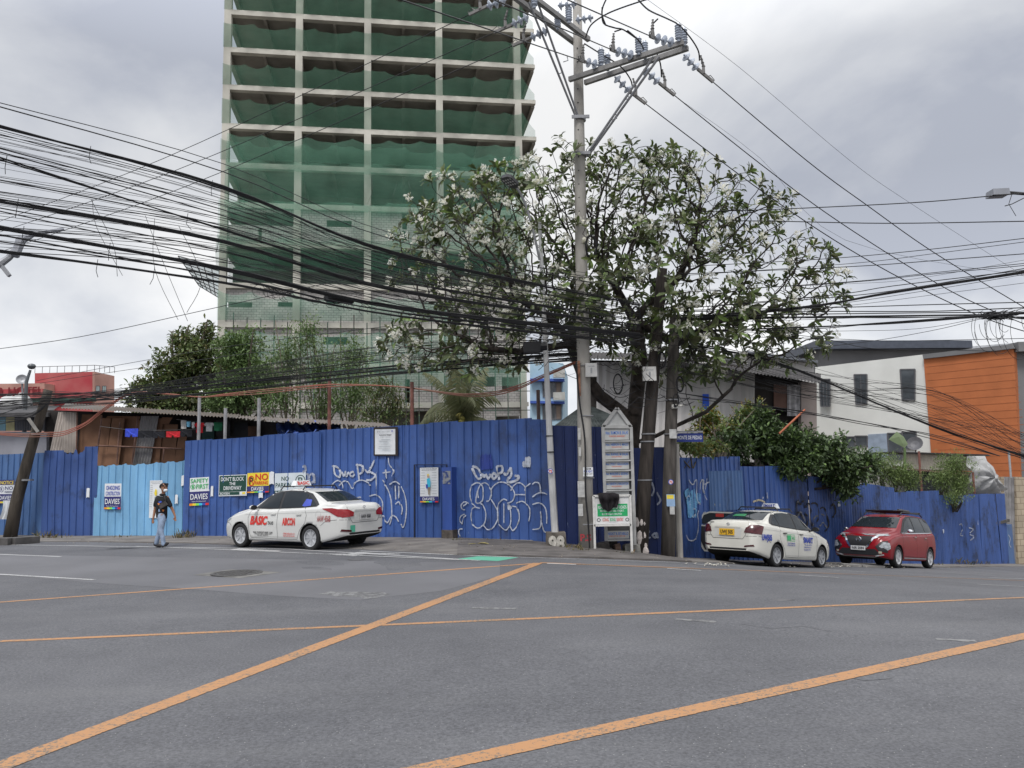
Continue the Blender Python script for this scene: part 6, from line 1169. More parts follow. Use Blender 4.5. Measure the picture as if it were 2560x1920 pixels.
def tree(name,label,base,ell,n,ls,cols,limbs,group=None,wood=None,r0=.12,**kw):
    rs=random.Random(hash(label)%1000 if False else len(label)*7+n); e=[(P(x,y,Y),rx*Y/2000,ry,rz*Y/2000) for x,y,Y,rx,rz,ry in ell]; b=P(*base); b.z-=.5
    root=thing(name,label,'tree' if 'tree' in name or 'palm' in name else 'shrub',b,group); mb=MB()
    for c,a,bb,d in e:
        for k in range(limbs):
            t=c+Vector((rs.uniform(-.8,.8)*a,rs.uniform(-.8,.8)*bb,rs.uniform(-.4,.95)*d)); m1=b.lerp(t,.45)+Vector((rs.uniform(-.3,.3),rs.uniform(-.3,.3),.1)); mb.tube(smooth([tuple(b+Vector((rs.uniform(-.15,.15),0,0))),tuple(m1),tuple(t)],4),[r0*(1-i/10)*.7+.008 for i in range(9)],4)
    mb.build('trunk',wood or m_twig,root)
    foliage(e,n,ls,None,rs,**kw).build('crown',leafmat(label[:24],cols),root); return root
DG=[(.06,.08,.035),(.11,.12,.055),(.095,.14,.05),(.14,.19,.06),(.18,.15,.07)]; MG=[(.09,.14,.05),(.13,.20,.07),(.17,.25,.09),(.10,.15,.06)]; YG=[(.12,.19,.05),(.19,.25,.08),(.10,.15,.05),(.26,.25,.06)]
tree('broadleaf_tree','dense dark green brownish tree at the left of the tower foot',(450,1100,41),[(505,905,41,88,85,2.0),(425,940,40,62,68,1.6),(360,985,39.5,48,45,1.3),(465,860,41,36,42,1.2),(520,835,41.5,28,36,.9),(600,960,41,95,80,2.0),(450,1010,39.5,150,50,1.6)],2000,.27,DG,3,r0=.22,tw=6,spread=.35,shell=.38)
tree('broadleaf_tree','bright green tree right of the dark one, before the tower',(610,1100,38),[(600,880,38,75,75,1.5),(640,960,37.5,80,85,1.5),(570,990,37,70,60,1.2)],1500,.2,MG,4,r0=.14,tw=5,spread=.32,shell=.45)
for lb,bx_,el,n in (('thin feathery tree with bare stems in front of the scaffolding, leftmost',720,[(720,900,35.5,50,110,.9),(700,1000,35.5,70,50,1)],520),('thin feathery tree before the scaffolding, tallest and in the middle',800,[(775,840,35,38,60,.8),(800,930,35,60,80,1),(820,1010,35,60,50,1)],620),('thin feathery tree before the scaffolding, right of the tall one',880,[(880,900,34.5,50,80,1),(890,990,34.5,65,60,1)],520),('small dark thin tree at the right of the feathery ones, above the permit board',950,[(955,980,33,50,60,.8),(930,1040,33,50,35,.8),(985,1020,33,35,50,.7)],430)):
    tree('slender_tree',lb,(bx_,1100,36),[(x,y,Y,rx*1.3,rz,ry) for x,y,Y,rx,rz,ry in el],int(n*1.15),.15,MG if 'dark' not in lb else DG+MG[:2],6,'thin trees before the scaffolding',r0=.045,tw=5,spread=.5,shell=.6,W=.35,wood=M('pale stem',(.22,.18,.14),.9,.3,4))
tree('leafy_shrub','dense dark green broad-leaved shrub spilling over the fence above the right-hand taxi',(1960,1200,27.6),[(1925,1105,26.5,95,55,.8),(2035,1130,26.9,105,58,.9),(2105,1175,27.4,78,52,.8),(2115,1215,27.3,40,32,.5),(1835,1115,25.6,70,45,.6),(1905,1055,26.8,45,40,.6),(1990,1165,26.1,80,35,.5),(1980,1110,26.6,60,50,.8),(1880,1080,26.6,50,45,.7),(2160,1160,27.8,45,40,.6)],2300,.17,[(.035,.056,.026),(.06,.095,.04),(.09,.14,.055),(.065,.10,.042),(.17,.27,.075)],3,r0=.08,tw=6,spread=.22,shell=.36,W=.5,wood=m_bark)
tree('creeper','yellow green creeper on the tin house above the fence',(1800,1130,24.5),[(1770,1060,27,50,55,.4),(1820,1090,26.5,60,50,.5),(1755,1115,23.5,60,20,.5),(1880,1040,27.5,50,45,.5),(1740,1120,22.6,40,14,.4)],900,.13,YG+[(.28,.15,.03)],5,r0=.03,tw=5,spread=.2,shell=.6,W=.5)
tree('feathery_shrub','feathery acacia shrub behind the red car roof rack',(2230,1240,32.5),[(2225,1180,32.3,75,45,.8),(2190,1155,32,50,35,.7),(2270,1200,32.3,45,30,.6)],900,.12,YG[:3],3,'feathery shrubs behind the sagging fence',r0=.04,tw=6,spread=.3,shell=.6,hang=.1,W=.22)
tree('feathery_shrub','feathery acacia shrub in front of the dark shutter',(2385,1250,34.5),[(2385,1165,34.2,55,45,.7),(2355,1195,34,45,35,.6),(2400,1215,34,40,40,.6),(2380,1245,33.5,30,14,.4)],900,.12,YG[:3],3,'feathery shrubs behind the sagging fence',r0=.04,tw=6,spread=.3,shell=.6,hang=.1,W=.22)
tree('leafy_shrub','low sprawling weeds climbing over the tin eaves behind the right dark pole',(1720,1125,22.3),[(1715,1112,22.2,35,14,.4),(1780,1118,23.8,60,14,.4)],260,.1,YG,2,r0=.02,tw=5,spread=.15,shell=.7)
# coconut palm
pc=P(1155,1045,31); pr=thing('palm_tree','coconut palm with drooping fronds rising over the fence by the poster','palm',P(1155,1180,31)); mb=MB(); mb.tube([pc-Vector((0,0,5)),pc+Vector((0,0,.1))],[.2,.16],9); mb.build('trunk',m_twig,pr)
rs=random.Random(3); m_pf=leafmat('palm leaf',[(.11,.125,.055),(.17,.17,.085),(.08,.10,.045),(.14,.145,.07)],.2)
for i in range(15):
    az=2*math.pi*i/15+rs.uniform(-.15,.15); el=rs.choice([.15,.45,.9,1.2]) if i%5 else 1.45; L_=rs.uniform(2.2,2.8); dr=rs.uniform(1.1,1.7) if el<1 else .9; mb=MB(); pts=[]; p=Vector(pc); d=Vector((math.cos(az)*math.cos(el),math.sin(az)*math.cos(el)*.8,math.sin(el)))
    for k in range(15): pts.append(p.copy()); p=p+d*(L_/14); d=(d+Vector((0,0,-dr/14*(1+k*.09)))).normalized()
    mb.tube(pts,[.03*(1-k/16) for k in range(15)],4)
    for k in range(1,15):
        t=k/14; q=pts[k]; dd=(pts[k]-pts[k-1]).normalized(); s=dd.cross(Vector((0,0,1))).normalized()
        for z in range(3):
            o=pts[k-1].lerp(q,z/3)
            for sg in (-1,1):
                l=(dd*.5+s*sg*.8+Vector((0,0,-.75+rs.uniform(-.15,.15)))).normalized(); ll=.72*math.sin(math.pi*(.12+t*.8))*rs.uniform(.8,1.1); w_=.018; e=o+l*ll; e.z-=.08; mb.add([o-dd*w_,o+dd*w_,o+l*ll*.6+dd*w_*.8,e],[(0,1,2),(0,2,3)])
    mb.build('frond',m_pf,pr)
mb=MB(); 
for i in range(6): mb.ball(pc+Vector((rs.uniform(-.15,.25),-.2,rs.uniform(-.25,.1))),.11,8)
mb.build('coconuts',M('coconut yellow',(.22,.20,.05),.7),pr)
# banana leaf by the white building
b=P(2262,1180,33); bn=thing('banana_plant','single pale banana leaf standing before the white building','plant',b); mb=MB(); t=P(2246,1092,33); s=Vector((.22,0,0)); base=P(2262,1120,33)
mb.add([base,base.lerp(t,.35)-s,base.lerp(t,.35)+s,t-s*1.4+Vector((-.1,0,-.1)),t+s*1.0,t+Vector((-.05,0,.22)),base.lerp(t,.4)+Vector((0,-.04,0)),t+Vector((0,-.05,0))],[(0,6,1),(0,2,6),(1,6,7,3),(6,2,4,7),(3,7,5),(7,4,5)]); mb.build('blade',leafmat('banana leaf',[(.2,.27,.14),(.24,.3,.17)],.3),bn); mb=MB(); mb.tube([b,base],.05,6); mb.build('stem',leafmat('banana stem',[(.12,.18,.07),(.12,.18,.07)],.1),bn)
# weeds at the fence foot and fallen blossoms, leaves, grit
def weeds(label,spots,cols):
    mb=MB(); rs=random.Random(len(spots))
    for x,y,n,h in spots:
        c=G(x,y)
        for i in range(n): o=c+Vector((rs.uniform(-.25,.25),rs.uniform(-.15,.15),0)); d=(Vector((0,0,1))+rv()*.6).normalized(); leaf(mb,o,d,rv(),h*rs.uniform(.5,1.2),.03,.4)
    tag(mb.build('weeds',leafmat(label[:20],cols)),label,'weeds',None,'stuff')
weeds('dry weeds and leaf litter along the foot of the fence',[(467,1345,40,.28),(455,1347,25,.2),(110,1346,40,.25),(150,1346,20,.15),(300,1345,10,.1),(1145,1352,8,.08),(1425,1372,26,.12),(2395,1412,20,.3),(2430,1413,24,.25),(2340,1414,16,.2),(1560,1385,10,.1),(2462,1412,20,.2),(1240,1351,8,.06),(1450,1378,16,.09)],[(.12,.09,.04),(.18,.15,.07),(.07,.08,.03),(.2,.12,.05)])
mb=MB(); rs=random.Random(9)
for i in range(95):
    x=rs.choice([rs.gauss(2095,22),rs.gauss(1985,28),rs.gauss(2240,30),rs.gauss(1780,30)]); y=1420-rs.random()*9+ (x-2000)*.004; c=G(x,y,.02); a=rs.random()*6; s=rs.uniform(.02,.05)
    mb.add([c+Vector((s*math.cos(a),s*math.sin(a),0)),c+Vector((-s*math.sin(a),s*math.cos(a),.02)),c+Vector((-s*math.cos(a),-s*math.sin(a),0)),c+Vector((s*math.sin(a),-s*math.cos(a),.02))],[(0,1,2,3)])
tag(mb.build('fallen_blossoms',M('fallen blossom',(.55,.52,.45),.8,.2,20)),'white fallen blossoms scattered in the gutter between the cars','fallen blossoms',None,'stuff')
mb=MB()
for i in range(260):
    x=rs.uniform(0,2500); y=(1344+ (x/1300)*14 if x<1300 else 1372+(x-1300)*.03)+rs.uniform(2,24)*(.6 if x<900 else 1); c=G(x,y,.03); a=rs.random()*6; s=rs.uniform(.008,.03)
    mb.add([c+Vector((s*math.cos(a),s*math.sin(a),0)),c+Vector((-s*math.sin(a),s*math.cos(a),.012)),c+Vector((-s*math.cos(a),-s*math.sin(a),0)),c+Vector((s*math.sin(a),-s*math.cos(a),.01))],[(0,1,2,3)])
tag(mb.build('litter',M('litter bits',(.28,.24,.19),.9,.4,30,island=.5)),'scattered grit, dry leaves and litter on the pavement','litter',None,'stuff')
c=G(1192,1363,.04); mb=MB(); 
for k in range(3): d=Vector((math.cos(k*.5-.3),.2*k-.2,.05)).normalized(); leaf(mb,c,d*(1 if k!=1 else -1),Vector((0,0,1)),.3,.09,.1)
tag(mb.build('banana_peel',M('dry yellow',(.42,.36,.14),.8)),'yellow withered leaf scrap lying on the pavement below the graffiti','litter')
c=G(305,1372,.012); mb=MB(); mb.add([c+Vector((a*.5,b*.07,0)) for a,b in ((-1,0),(-.4,-1),(.5,-.8),(1,.2),(.2,1),(-.6,.8))],[(0,1,2,3,4,5)]); struct(mb,'road_patch',M('tar dark',(.035,.035,.037),.9))
# ============================================================= vehicles
m_rub=M('tyre rubber',(.018,.018,.019),.8,.15,10); m_blkp=M('black plastic',(.02,.02,.022),.45,.1,5); m_cg=M('car glass',(.018,.024,.030),.05,.1,2,spec=.18); m_rim=M('alloy silver',(.46,.47,.49),.35,.08,5,metal=.3); m_chr=M('chrome',(.7,.7,.72),.12,.02,3,metal=1)
m_tl=M('tail lamp red',(.26,.010,.014),.2,.1,12,spec=.5,coat=.2); m_tld=M('tail lamp dark',(.07,.01,.014),.2,.3,9,spec=.5,coat=.2); m_hl=M('headlamp glass',(.30,.32,.34),.1,.3,14,spec=.8,coat=.6); m_under=M('underbody',(.012,.012,.012),.9)
FR={'L':(Vector((0,3,0)),Vector((1,0,0)),Vector((0,0,1)),Vector((0,-1,0))),'R':(Vector((0,-3,0)),Vector((1,0,0)),Vector((0,0,1)),Vector((0,1,0))),'B':(Vector((-4,0,0)),Vector((0,1,0)),Vector((0,0,1)),Vector((1,0,0))),'F':(Vector((4,0,0)),Vector((0,1,0)),Vector((0,0,1)),Vector((-1,0,0))),'T':(Vector((0,0,4)),Vector((1,0,0)),Vector((0,1,0)),Vector((0,0,-1)))}
def frd(az,el=0):   # projection frame looking at the car from azimuth az
    d=-Vector((math.cos(R(az))*math.cos(R(el)),math.sin(R(az))*math.cos(R(el)),math.sin(R(el)))); u=Vector((0,0,1)).cross(d).normalized(); v=d.cross(u); return (-d*5,-u,v if v.z>0 else -v,d)
class Car:
    def __init__(s,root,K,paint,arches,wr):
        s.root=root; xs=np.arange(K['x0'],K['x1']+1e-6,.035); t={}
        for k in ('zt','zs','hw','zb','hr'):
            kx=sorted(K[k]); v=np.interp(xs,[a[0] for a in kx],[a[1] for a in kx]); w=np.ones(5)/5; vp=np.pad(v,2,mode='edge'); vv=np.convolve(vp,w,'valid'); vv[0]=v[0]; vv[-1]=v[-1]; t[k]=vv
        rings=[]
        for i,x in enumerate(xs):
            hw,zb,zs,zt,hr=(float(t[k][i]) for k in ('hw','zb','zs','zt','hr')); a=min(.09,max(.004,(zt-zs)*.55)); hb=hw-.06; z3=zb+(zs-zb)*.38
            p=[(0,zb),(hw*.8,zb),(hw-.05,zb+.02),(hw-.015,zb+.09),(hw,z3),(hw+.006,zb+(zs-zb)*.62),(hw-.012,zs-.08),(hw-.025,zs-.03),(hb,zs),(hb+(hr-hb)*.5+.012,zs+(zt-a-zs)*.5),(hr,zt-a),(hr-.05,zt-a*.4),(hr*.62,zt-a*.12),(hr*.3,zt-.002),(0,zt)]
            q=smooth(p,3); rings.append([(x,y,z) for y,z in q]+[(x,-y,z) for y,z in q[-2:0:-1]])
        n=len(rings[0]); vs=[v for r in rings for v in r]; fs=[(i*n+j,i*n+(j+1)%n,(i+1)*n+(j+1)%n,(i+1)*n+j) for i in range(len(rings)-1) for j in range(n)]
        fs+=[tuple(range(n-1,-1,-1)),tuple(range((len(rings)-1)*n,len(rings)*n))]
        s.bvh=BVHTree.FromPolygons(vs,fs); me=bpy.data.meshes.new('body'); me.from_pydata(vs,[],fs); me.materials.append(paint); me.materials.append(m_under); me.validate()
        bm=bmesh.new(); bm.from_mesh(me); bmesh.ops.recalc_face_normals(bm,faces=bm.faces); bm.to_mesh(me); bm.free()
        o=bpy.data.objects.new('body',me); COL.objects.link(o); cb=MB()
        for cx,r in arches:
            for sg in (1,-1):
                T=Matrix.Translation((cx,sg*(K['W']-.28),wr))@Matrix.Rotation(R(-90*sg),4,'X'); cb.lathe([(r,0),(r,.6)],T,36)
        co=cb.build('cut',m_under); bm=bmesh.new(); bm.from_mesh(co.data); bmesh.ops.recalc_face_normals(bm,faces=bm.faces); bm.to_mesh(co.data); bm.free()
        md=o.modifiers.new('b','BOOLEAN'); md.object=co; md.operation='DIFFERENCE'; md.solver='EXACT'
        try: md.material_mode='TRANSFER'
        except Exception: pass
        dg=bpy.context.evaluated_depsgraph_get(); nm=bpy.data.meshes.new_from_object(o.evaluated_get(dg)); o.modifiers.clear(); o.data=nm; bpy.data.objects.remove(co)
        for p in nm.polygons:
            p.use_smooth=len(p.vertices)<=6; c=p.center
            if abs(p.normal.z)>.9 and c.z<.45 and p.normal.z<0: p.material_index=1
            for cx,r in arches:
                if (c.x-cx)**2+(c.z-wr)**2<(r-.004)**2 and abs(c.y)<K['W']-.1: p.material_index=1
            for cx,r in arches:
                if abs(math.hypot(c.x-cx,c.z-wr)-r)<.012 and abs(p.normal.y)<.5: p.material_index=1; p.use_smooth=False
        o.parent=root; s.o=o; RM[o.name]=RM[root.name].copy()
    def hit(s,f,u,v,off):
        O,U,V,D=FR[f] if isinstance(f,str) else f; p=O+U*u+V*v; loc,nn,i,d=s.bvh.ray_cast(p,D)
        if loc is None:
            loc,nn,i,d=s.bvh.find_nearest(p+D*(-p.dot(D)))
        if nn.dot(D)>0: nn=-nn
        return loc+nn*off-D*.001
    def patch(s,name,f,poly,mat,off=.006,parent=None,res=.06,label=None,rnd_=0):
        pl=[Vector(p) for p in poly]; 
        if rnd_: pl=[Vector(p) for p in smooth([tuple(p) for p in pl]+[tuple(pl[0])],3)[:-1]]
        b=[]
        for i,p in enumerate(pl):
            q=pl[(i+1)%len(pl)]; k=max(1,int((q-p).length/res)); b+=[p.lerp(q,j/k) for j in range(k)]
        x0,x1=min(p.x for p in b),max(p.x for p in b); y0,y1=min(p.y for p in b),max(p.y for p in b); inn=[]
        for x in np.arange(x0+res/2,x1,res):
            for y in np.arange(y0+res/2,y1,res):
                c=False
                for i in range(len(b)):
                    p,q=b[i],b[i-1]
                    if (p.y>y)!=(q.y>y) and x<(q.x-p.x)*(y-p.y)/(q.y-p.y)+p.x: c=not c
                if c and min((Vector((x,y))-p).length for p in b)>res*.4: inn.append(Vector((x,y)))
        n=len(b); r=delaunay_2d_cdt(b+inn,[],[tuple(range(n))],1,1e-5); mb=MB(); mb.add([s.hit(f,p.x,p.y,off) for p in r[0]],[tuple(t) for t in r[2]])
        o=mb.build(name,mat,parent or s.root,smooth=True,world=False); 
        if label: o['label']=label
        return o
    def line(s,name,f,pts,w,mat,off=.004,parent=None,closed=False):
        if closed: pts=list(pts)+[pts[0]]
        q=[]
        for a,b in zip(pts[:-1],pts[1:]):
            k=max(1,int(math.hypot(b[0]-a[0],b[1]-a[1])/.05)); q+=[(a[0]+(b[0]-a[0])*i/k,a[1]+(b[1]-a[1])*i/k) for i in range(k)]
        q.append(pts[-1]); vs=[]
        for i,(x,y) in enumerate(q):
            a=q[max(i-1,0)]; b=q[min(i+1,len(q)-1)]; dx,dy=b[0]-a[0],b[1]-a[1]; l=math.hypot(dx,dy)+1e-9
            for sg in (-1,1): vs.append(s.hit(f,x-dy/l*w/2*sg,y+dx/l*w/2*sg,off))
        mb=MB(); mb.add(vs,[(2*i,2*i+1,2*i+3,2*i+2) for i in range(len(q)-1)]); return mb.build(name,mat,parent or s.o,world=False)
    def text(s,t,f,u0,v0,u1,v1,mat,off=.01,bold=.02,ital=0,name='lettering'):
        vs,fs=glyphs(t,bold); mb=MB(); mb.add([s.hit(f,u0+(u1-u0)*a+ital*b*(v1-v0)*(1 if u1>u0 else -1),v0+(v1-v0)*b,off) for a,b in vs],fs); return mb.build(name,mat,s.o,world=False)
def wheel(root,x,y,r,w,style,sg,n=None):
    e=bpy.data.objects.new('wheel',None); COL.objects.link(e); e.parent=root; e.location=(x,y,r); RM[e.name]=RM[root.name]@Matrix.Translation((x,y,r)); T=Matrix.Rotation(R(-90*sg),4,'X')
    # local +z of the lathe points outward
    rr=r*.68; mb=MB(); mb.lathe([(rr,-w/2),(r*.93,-w/2),(r,-w/2+.03),(r,w/2-.03),(r*.95,w/2),(rr,w/2-.005),(rr-.01,w/2-.03),(rr-.01,-w/2)],T,32); mb.build('tyre',m_rub,e,True,world=False)
    mb=MB(); mb.lathe([(0,w/2-.10),(rr*.98,w/2-.10),(rr*.98,w/2-.09),(0,w/2-.09)],T,24); mb.build('brake_disc_shade',m_under,e,world=False)  # full-width black disc paints the shade between the spokes
    mb=MB(); mb.lathe([(rr*.91,w/2-.07),(rr*.91,w/2-.012),(rr,w/2-.002),(rr,w/2-.04)],T,32); mb.lathe([(0,w/2-.03),(.05,w/2-.03),(.055,w/2-.045),(0.055,w/2-.09),(0,w/2-.09)],T,14)
    if style=='cap': 
        mb.lathe([(0,w/2-.02),(rr*.32,w/2-.022),(rr*.36,w/2-.05),(0,w/2-.05)],T,24); k=7; ww=.04
    elif style=='five': k=5; ww=.05
    else: k=8; ww=.016
    for i in range(k):
        a=2*math.pi*i/k
        for da in ((-.10,.10) if style=='five' else (0,)):
            c1,c2=Vector((math.cos(a+da)*.04,math.sin(a+da)*.04,w/2-.035)),Vector((math.cos(a+da*1.6)*rr*.94,math.sin(a+da*1.6)*rr*.94,w/2-.016)); s=Vector((-math.sin(a),math.cos(a),0)); q1,q2=ww*.5*(.7 if style!='cap' else 1),ww*.5*(1.25 if style!='five' else .55)
            p=[c1-s*q1,c1+s*q1,c2+s*q2,c2-s*q2]; mb.add([T@v for v in [v-Vector((0,0,.03)) for v in p]+p],[(0,3,2,1),(4,5,6,7),(0,1,5,4),(1,2,6,5),(2,3,7,6),(3,0,4,7)])
    mb.build('rim',M('hub cap grey',(.33,.34,.36),.4,.1,5,metal=.3) if style=='cap' else m_rim,e,world=False)
def carroot(name,label,F,B,side,half,zoff=0):
    h=(F-B).normalized(); up=Vector((0,0,1)); l=up.cross(h).normalized(); up=h.cross(l).normalized(); c=(F+B)/2-l*side*half+up*zoff; m=Matrix.Identity(4)
    for i in range(3): m[i][0]=h[i]; m[i][1]=l[i]; m[i][2]=up[i]; m[i][3]=c[i]
    return thing(name,label,'car',mat=m)
def handle(c,f,x,z,mat,w=.17):
    p=c.hit(f,x,z,.02); mb=MB(); sg=1 if f=='L' else -1; mb.box(p.x-w/2,p.x+w/2,p.y-.012,p.y+.012,p.z-.013,p.z+.013); return mb.build('handle',mat,c.o,world=False)
def mirror(c,sg,x,z,y,mat,cap):
    mb=MB(); mb.bar((x+.02,sg*(y-.14),z-.03),(x+.01,sg*y,z),.05,.04); b=[]
    for t in range(8): a=2*math.pi*t/8; b.append(Vector((x-.05,sg*(y+.07)+math.cos(a)*.095,z+.03+math.sin(a)*.062)))
    mb.prism(b,(.03,0,0),1); mb.prism([v+Vector((.03,0,0)) for v in b],(.05,0,0),0); mb.ball((x+.035,sg*(y+.07),z+.03),.09,10,0,(.45,.95,.62)); mb.build('side_mirror',[cap,m_blkp],c.root,world=False)
def plate(c,f,u0,v0,u1,v1,base,ink,t,off=.02,side=None):
    a=c.hit(f,(u0+u1)/2,(v0+v1)/2,off); O,U,V,D=FR[f]; sg=1 if u1>u0 else -1; mb=MB(); w,h=abs(u1-u0),v1-v0; cu=U*sg
    o=a-cu*w/2-V*h/2; n=-D; mb.hexa([o,o+cu*w,o+cu*w+V*h,o+V*h]+[q+n*.012 for q in (o,o+cu*w,o+cu*w+V*h,o+V*h)]); pr=mb.build('number_plate',base,c.root,world=False); mb=MB()
    vs,fs=glyphs(t,.03); mb.add([o+cu*w*(.09+.82*a_)+V*h*(.22+.56*b_)+n*.016 for a_,b_ in vs],fs); mb.build('lettering',ink,pr,world=False)
WHT=M('taxi white paint',(.60,.60,.58),.28,.05,.8,spec=.5,coat=.5); WH2=M('taxi cream white paint',(.60,.59,.54),.32,.07,.9,spec=.5,coat=.4)
sedan=dict(x0=-2.265,x1=2.145,W=.85,zt=[(2.145,.60),(2.11,.70),(1.95,.80),(1.6,.90),(1.2,.98),(.98,1.03),(.35,1.38),(.08,1.45),(-.25,1.477),(-.7,1.468),(-1.12,1.41),(-1.72,1.135),(-1.8,1.12),(-2.12,1.115),(-2.22,1.06),(-2.265,.93)],
 zs=[(2.145,.52),(2.0,.68),(1.6,.80),(1.2,.88),(.95,.93),(0,.96),(-1,1.0),(-1.7,1.04),(-2.1,1.03),(-2.22,.98),(-2.265,.84)],hw=[(2.145,.42),(2.10,.58),(1.95,.74),(1.65,.825),(1.2,.85),(-1.45,.85),(-1.85,.82),(-2.1,.77),(-2.22,.69),(-2.265,.6)],
 zb=[(2.145,.32),(2.0,.22),(1.6,.18),(-1.6,.19),(-1.95,.27),(-2.265,.37)],hr=[(2.145,.3),(1.95,.58),(1.6,.67),(.98,.69),(.35,.60),(0,.575),(-.9,.57),(-1.15,.575),(-1.72,.62),(-2.15,.63),(-2.265,.46)])
def sedan_common(c,side,paint,dark_handles=False):
    for f in ('L','R'):
        c.patch('window_surround',f,[(.84,.985),(.36,1.335),(.05,1.405),(-.3,1.43),(-.8,1.415),(-1.08,1.35),(-1.46,1.09),(-1.43,1.045),(-.9,1.012),(.2,.975)],m_blkp,.004)
        w1=c.patch('window',f,[(.66,1.005),(.33,1.285),(.03,1.37),(-.07,1.385),(-.12,1.0)],m_cg,.009,label=None); w2=c.patch('window',f,[(-.20,1.005),(-.16,1.39),(-.5,1.398),(-.82,1.375),(-.98,1.32),(-1.03,1.035)],m_cg,.009); c.patch('window',f,[(-1.07,1.045),(-1.03,1.30),(-1.37,1.09),(-1.36,1.07)],m_cg,.009)
        for pts in ([(.86,.95),(.95,.75),(.90,.40),(.84,.27),(-.15,.255),(-.13,.6),(-.155,.99)],[(-.155,.99),(-.13,.6),(-.15,.255),(-.83,.265),(-.93,.48),(-1.12,.66),(-1.16,.85),(-1.06,1.03)]): c.line('door_seam',f,pts,.008,m_under)
        c.line('sill_seam',f,[(.86,.30),(-.85,.30)],.006,M('seam soft',(.25,.25,.25),.6)); hm=m_blkp if dark_handles else paint
        for x in (-.05,-.93): handle(c,f,x+.06 if x>-.5 else x+.03,.86,hm)
        c.line('crease_shade_line',f,[(1.1,.83),(-1.9,.93)],.006,M('crease grey',(.40,.40,.39),.5))  # crease shading drawn as a grey line on the smooth side
    c.patch('windscreen','F',[(-.63,1.055),(.63,1.055),(.54,1.36),(-.54,1.36)],m_cg,.008,label=None); c.patch('rear_window','B',[(-.57,1.155),(.57,1.155),(.50,1.385),(-.50,1.385)],m_cg,.008)
    c.line('boot_seam','T',[(-1.74,-.6),(-1.74,.6)],.01,m_under)
    c.line('boot_seam','B',[(-.52,1.09),(-.55,.95),(-.50,.76),(-.42,.66),(.42,.66),(.50,.76),(.55,.95),(.52,1.09)],.009,m_under); c.line('bumper_seam','B',[(-.74,.74),(-.5,.73)],.008,m_under); c.line('bumper_seam','B',[(.74,.74),(.5,.73)],.008,m_under)
    for f in ('L','R'): c.line('bumper_seam',f,[(-1.63,.60),(-1.8,.72),(-2.1,.74)],.007,m_under); c.line('bumper_seam',f,[(1.62,.55),(1.75,.62),(2.0,.62)],.007,m_under)
    c.patch('lower_valance','B',[(-.6,.36),(.6,.36),(.52,.43),(-.52,.43)],m_blkp,.005)
    c.patch('recess','B',[(-.36,.70),(.36,.70),(.40,.93),(-.40,.93)],M('recess shade white',(.56,.56,.54),.35,.04),.004)  # plate recess is a flat patch, its shade painted as darker white
    mb=MB(); mb.bar((-2.262,-.36,.945),(-2.262,.36,.945),.03,.035); mb.build('boot_trim',paint,c.root,world=False)
    p=c.hit('B',0,1.01,.006); mb=MB(); T=Matrix.Translation(p)@Matrix.Rotation(R(-90),4,'Y')
    for rx,ry in ((.05,.035),(.028,.03),(.045,.012)):
        mb.tube([T@Vector((ry*math.sin(a)+ (0 if rx!=.045 else .012),rx*math.cos(a),.008)) for a in np.linspace(0,6.3,18)],.005,4)
    mb.build('emblem',m_chr,c.root,world=False)
    mb=MB(); mb.tube([(-1.2,0,1.40),(-1.3,0,1.50)],.008,4); mb.build('aerial',m_blkp,c.root,world=False)
    for f in ('L','R'):
        sg=1 if f=='L' else -1; c.patch('head_lamp',f,[(2.06,.66),(1.9,.78),(1.62,.80),(1.66,.72),(1.95,.62)],m_hl,.008)
    c.patch('grille','F',[(-.35,.42),(.35,.42),(.38,.60),(-.38,.60)],m_blkp,.006)
    mb=MB(); 
    for x in (.05,-.75): mb.tube([(x,-.58,1.44),(x,-.5,1.53),(x,.5,1.53),(x,.58,1.44)],.018,5)
    mb.build('roof_rack',m_blkp,c.root,world=False)
def roof_sign(c,x,t,ink,w=.52,back=True):
    mb=MB(); z=1.54; mb.hexa([(x-.1,-w/2,z),(x+.1,-w/2,z),(x+.1,w/2,z),(x-.1,w/2,z),(x-.06,-w/2+.05,z+.13),(x+.06,-w/2+.05,z+.13),(x+.06,w/2-.05,z+.13),(x-.06,w/2-.05,z+.13)]); o=mb.build('roof_sign',k_w,c.root,world=False)
    mb=MB(); mb.text(t,Vector((x-.098,w/2-.04,z+.015)),Vector((0,-w+.08,0)),Vector((.034,0,.1)),.05,.1,.95,.9,.004,0,.03); mb.text(t,Vector((x+.098,-w/2+.04,z+.015)),Vector((0,w-.08,0)),Vector((-.034,0,.1)),.05,.1,.95,.9,.004,0,.03); mb.build('lettering',ink,o,world=False)
# --- taxi with red lettering
t1=carroot('taxi','white taxi sedan with red lettering, seen from its left rear, by the graffiti','x' and P(606,1367,20.9),P(784,1376,19.5),1,.735,-.005)
t1['label']='white taxi sedan with red BASIC lettering parked before the graffiti fence'
c1=Car(t1,sedan,WHT,[(1.275,.35),(-1.275,.35)],.305); sedan_common(c1,1,WHT)
for x in (1.275,-1.275):
    for sg in (1,-1): wheel(t1,x,sg*.74,.305,.19,'multi',sg)
tlp=[(-.84,.985),(-.56,.965),(-.40,.90),(-.42,.79),(-.6,.79)]
for sg in (1,-1):
    c1.patch('tail_lamp','B',[(sg*.76,.99),(sg*.52,.97),(sg*.38,.90),(sg*.40,.81),(sg*.70,.79)],m_tl,.012); c1.patch('tail_lamp','L' if sg>0 else 'R',[(-1.66,1.0),(-1.95,1.01),(-2.2,.97),(-2.24,.80),(-2.12,.81),(-1.9,.92)],m_tl,.012)
    c1.patch('reflector','B',[(sg*.72,.47),(sg*.46,.44),(sg*.46,.49),(sg*.70,.52)],m_tld,.01); mirror(c1,sg,.62,.99,.90,WHT,WHT)
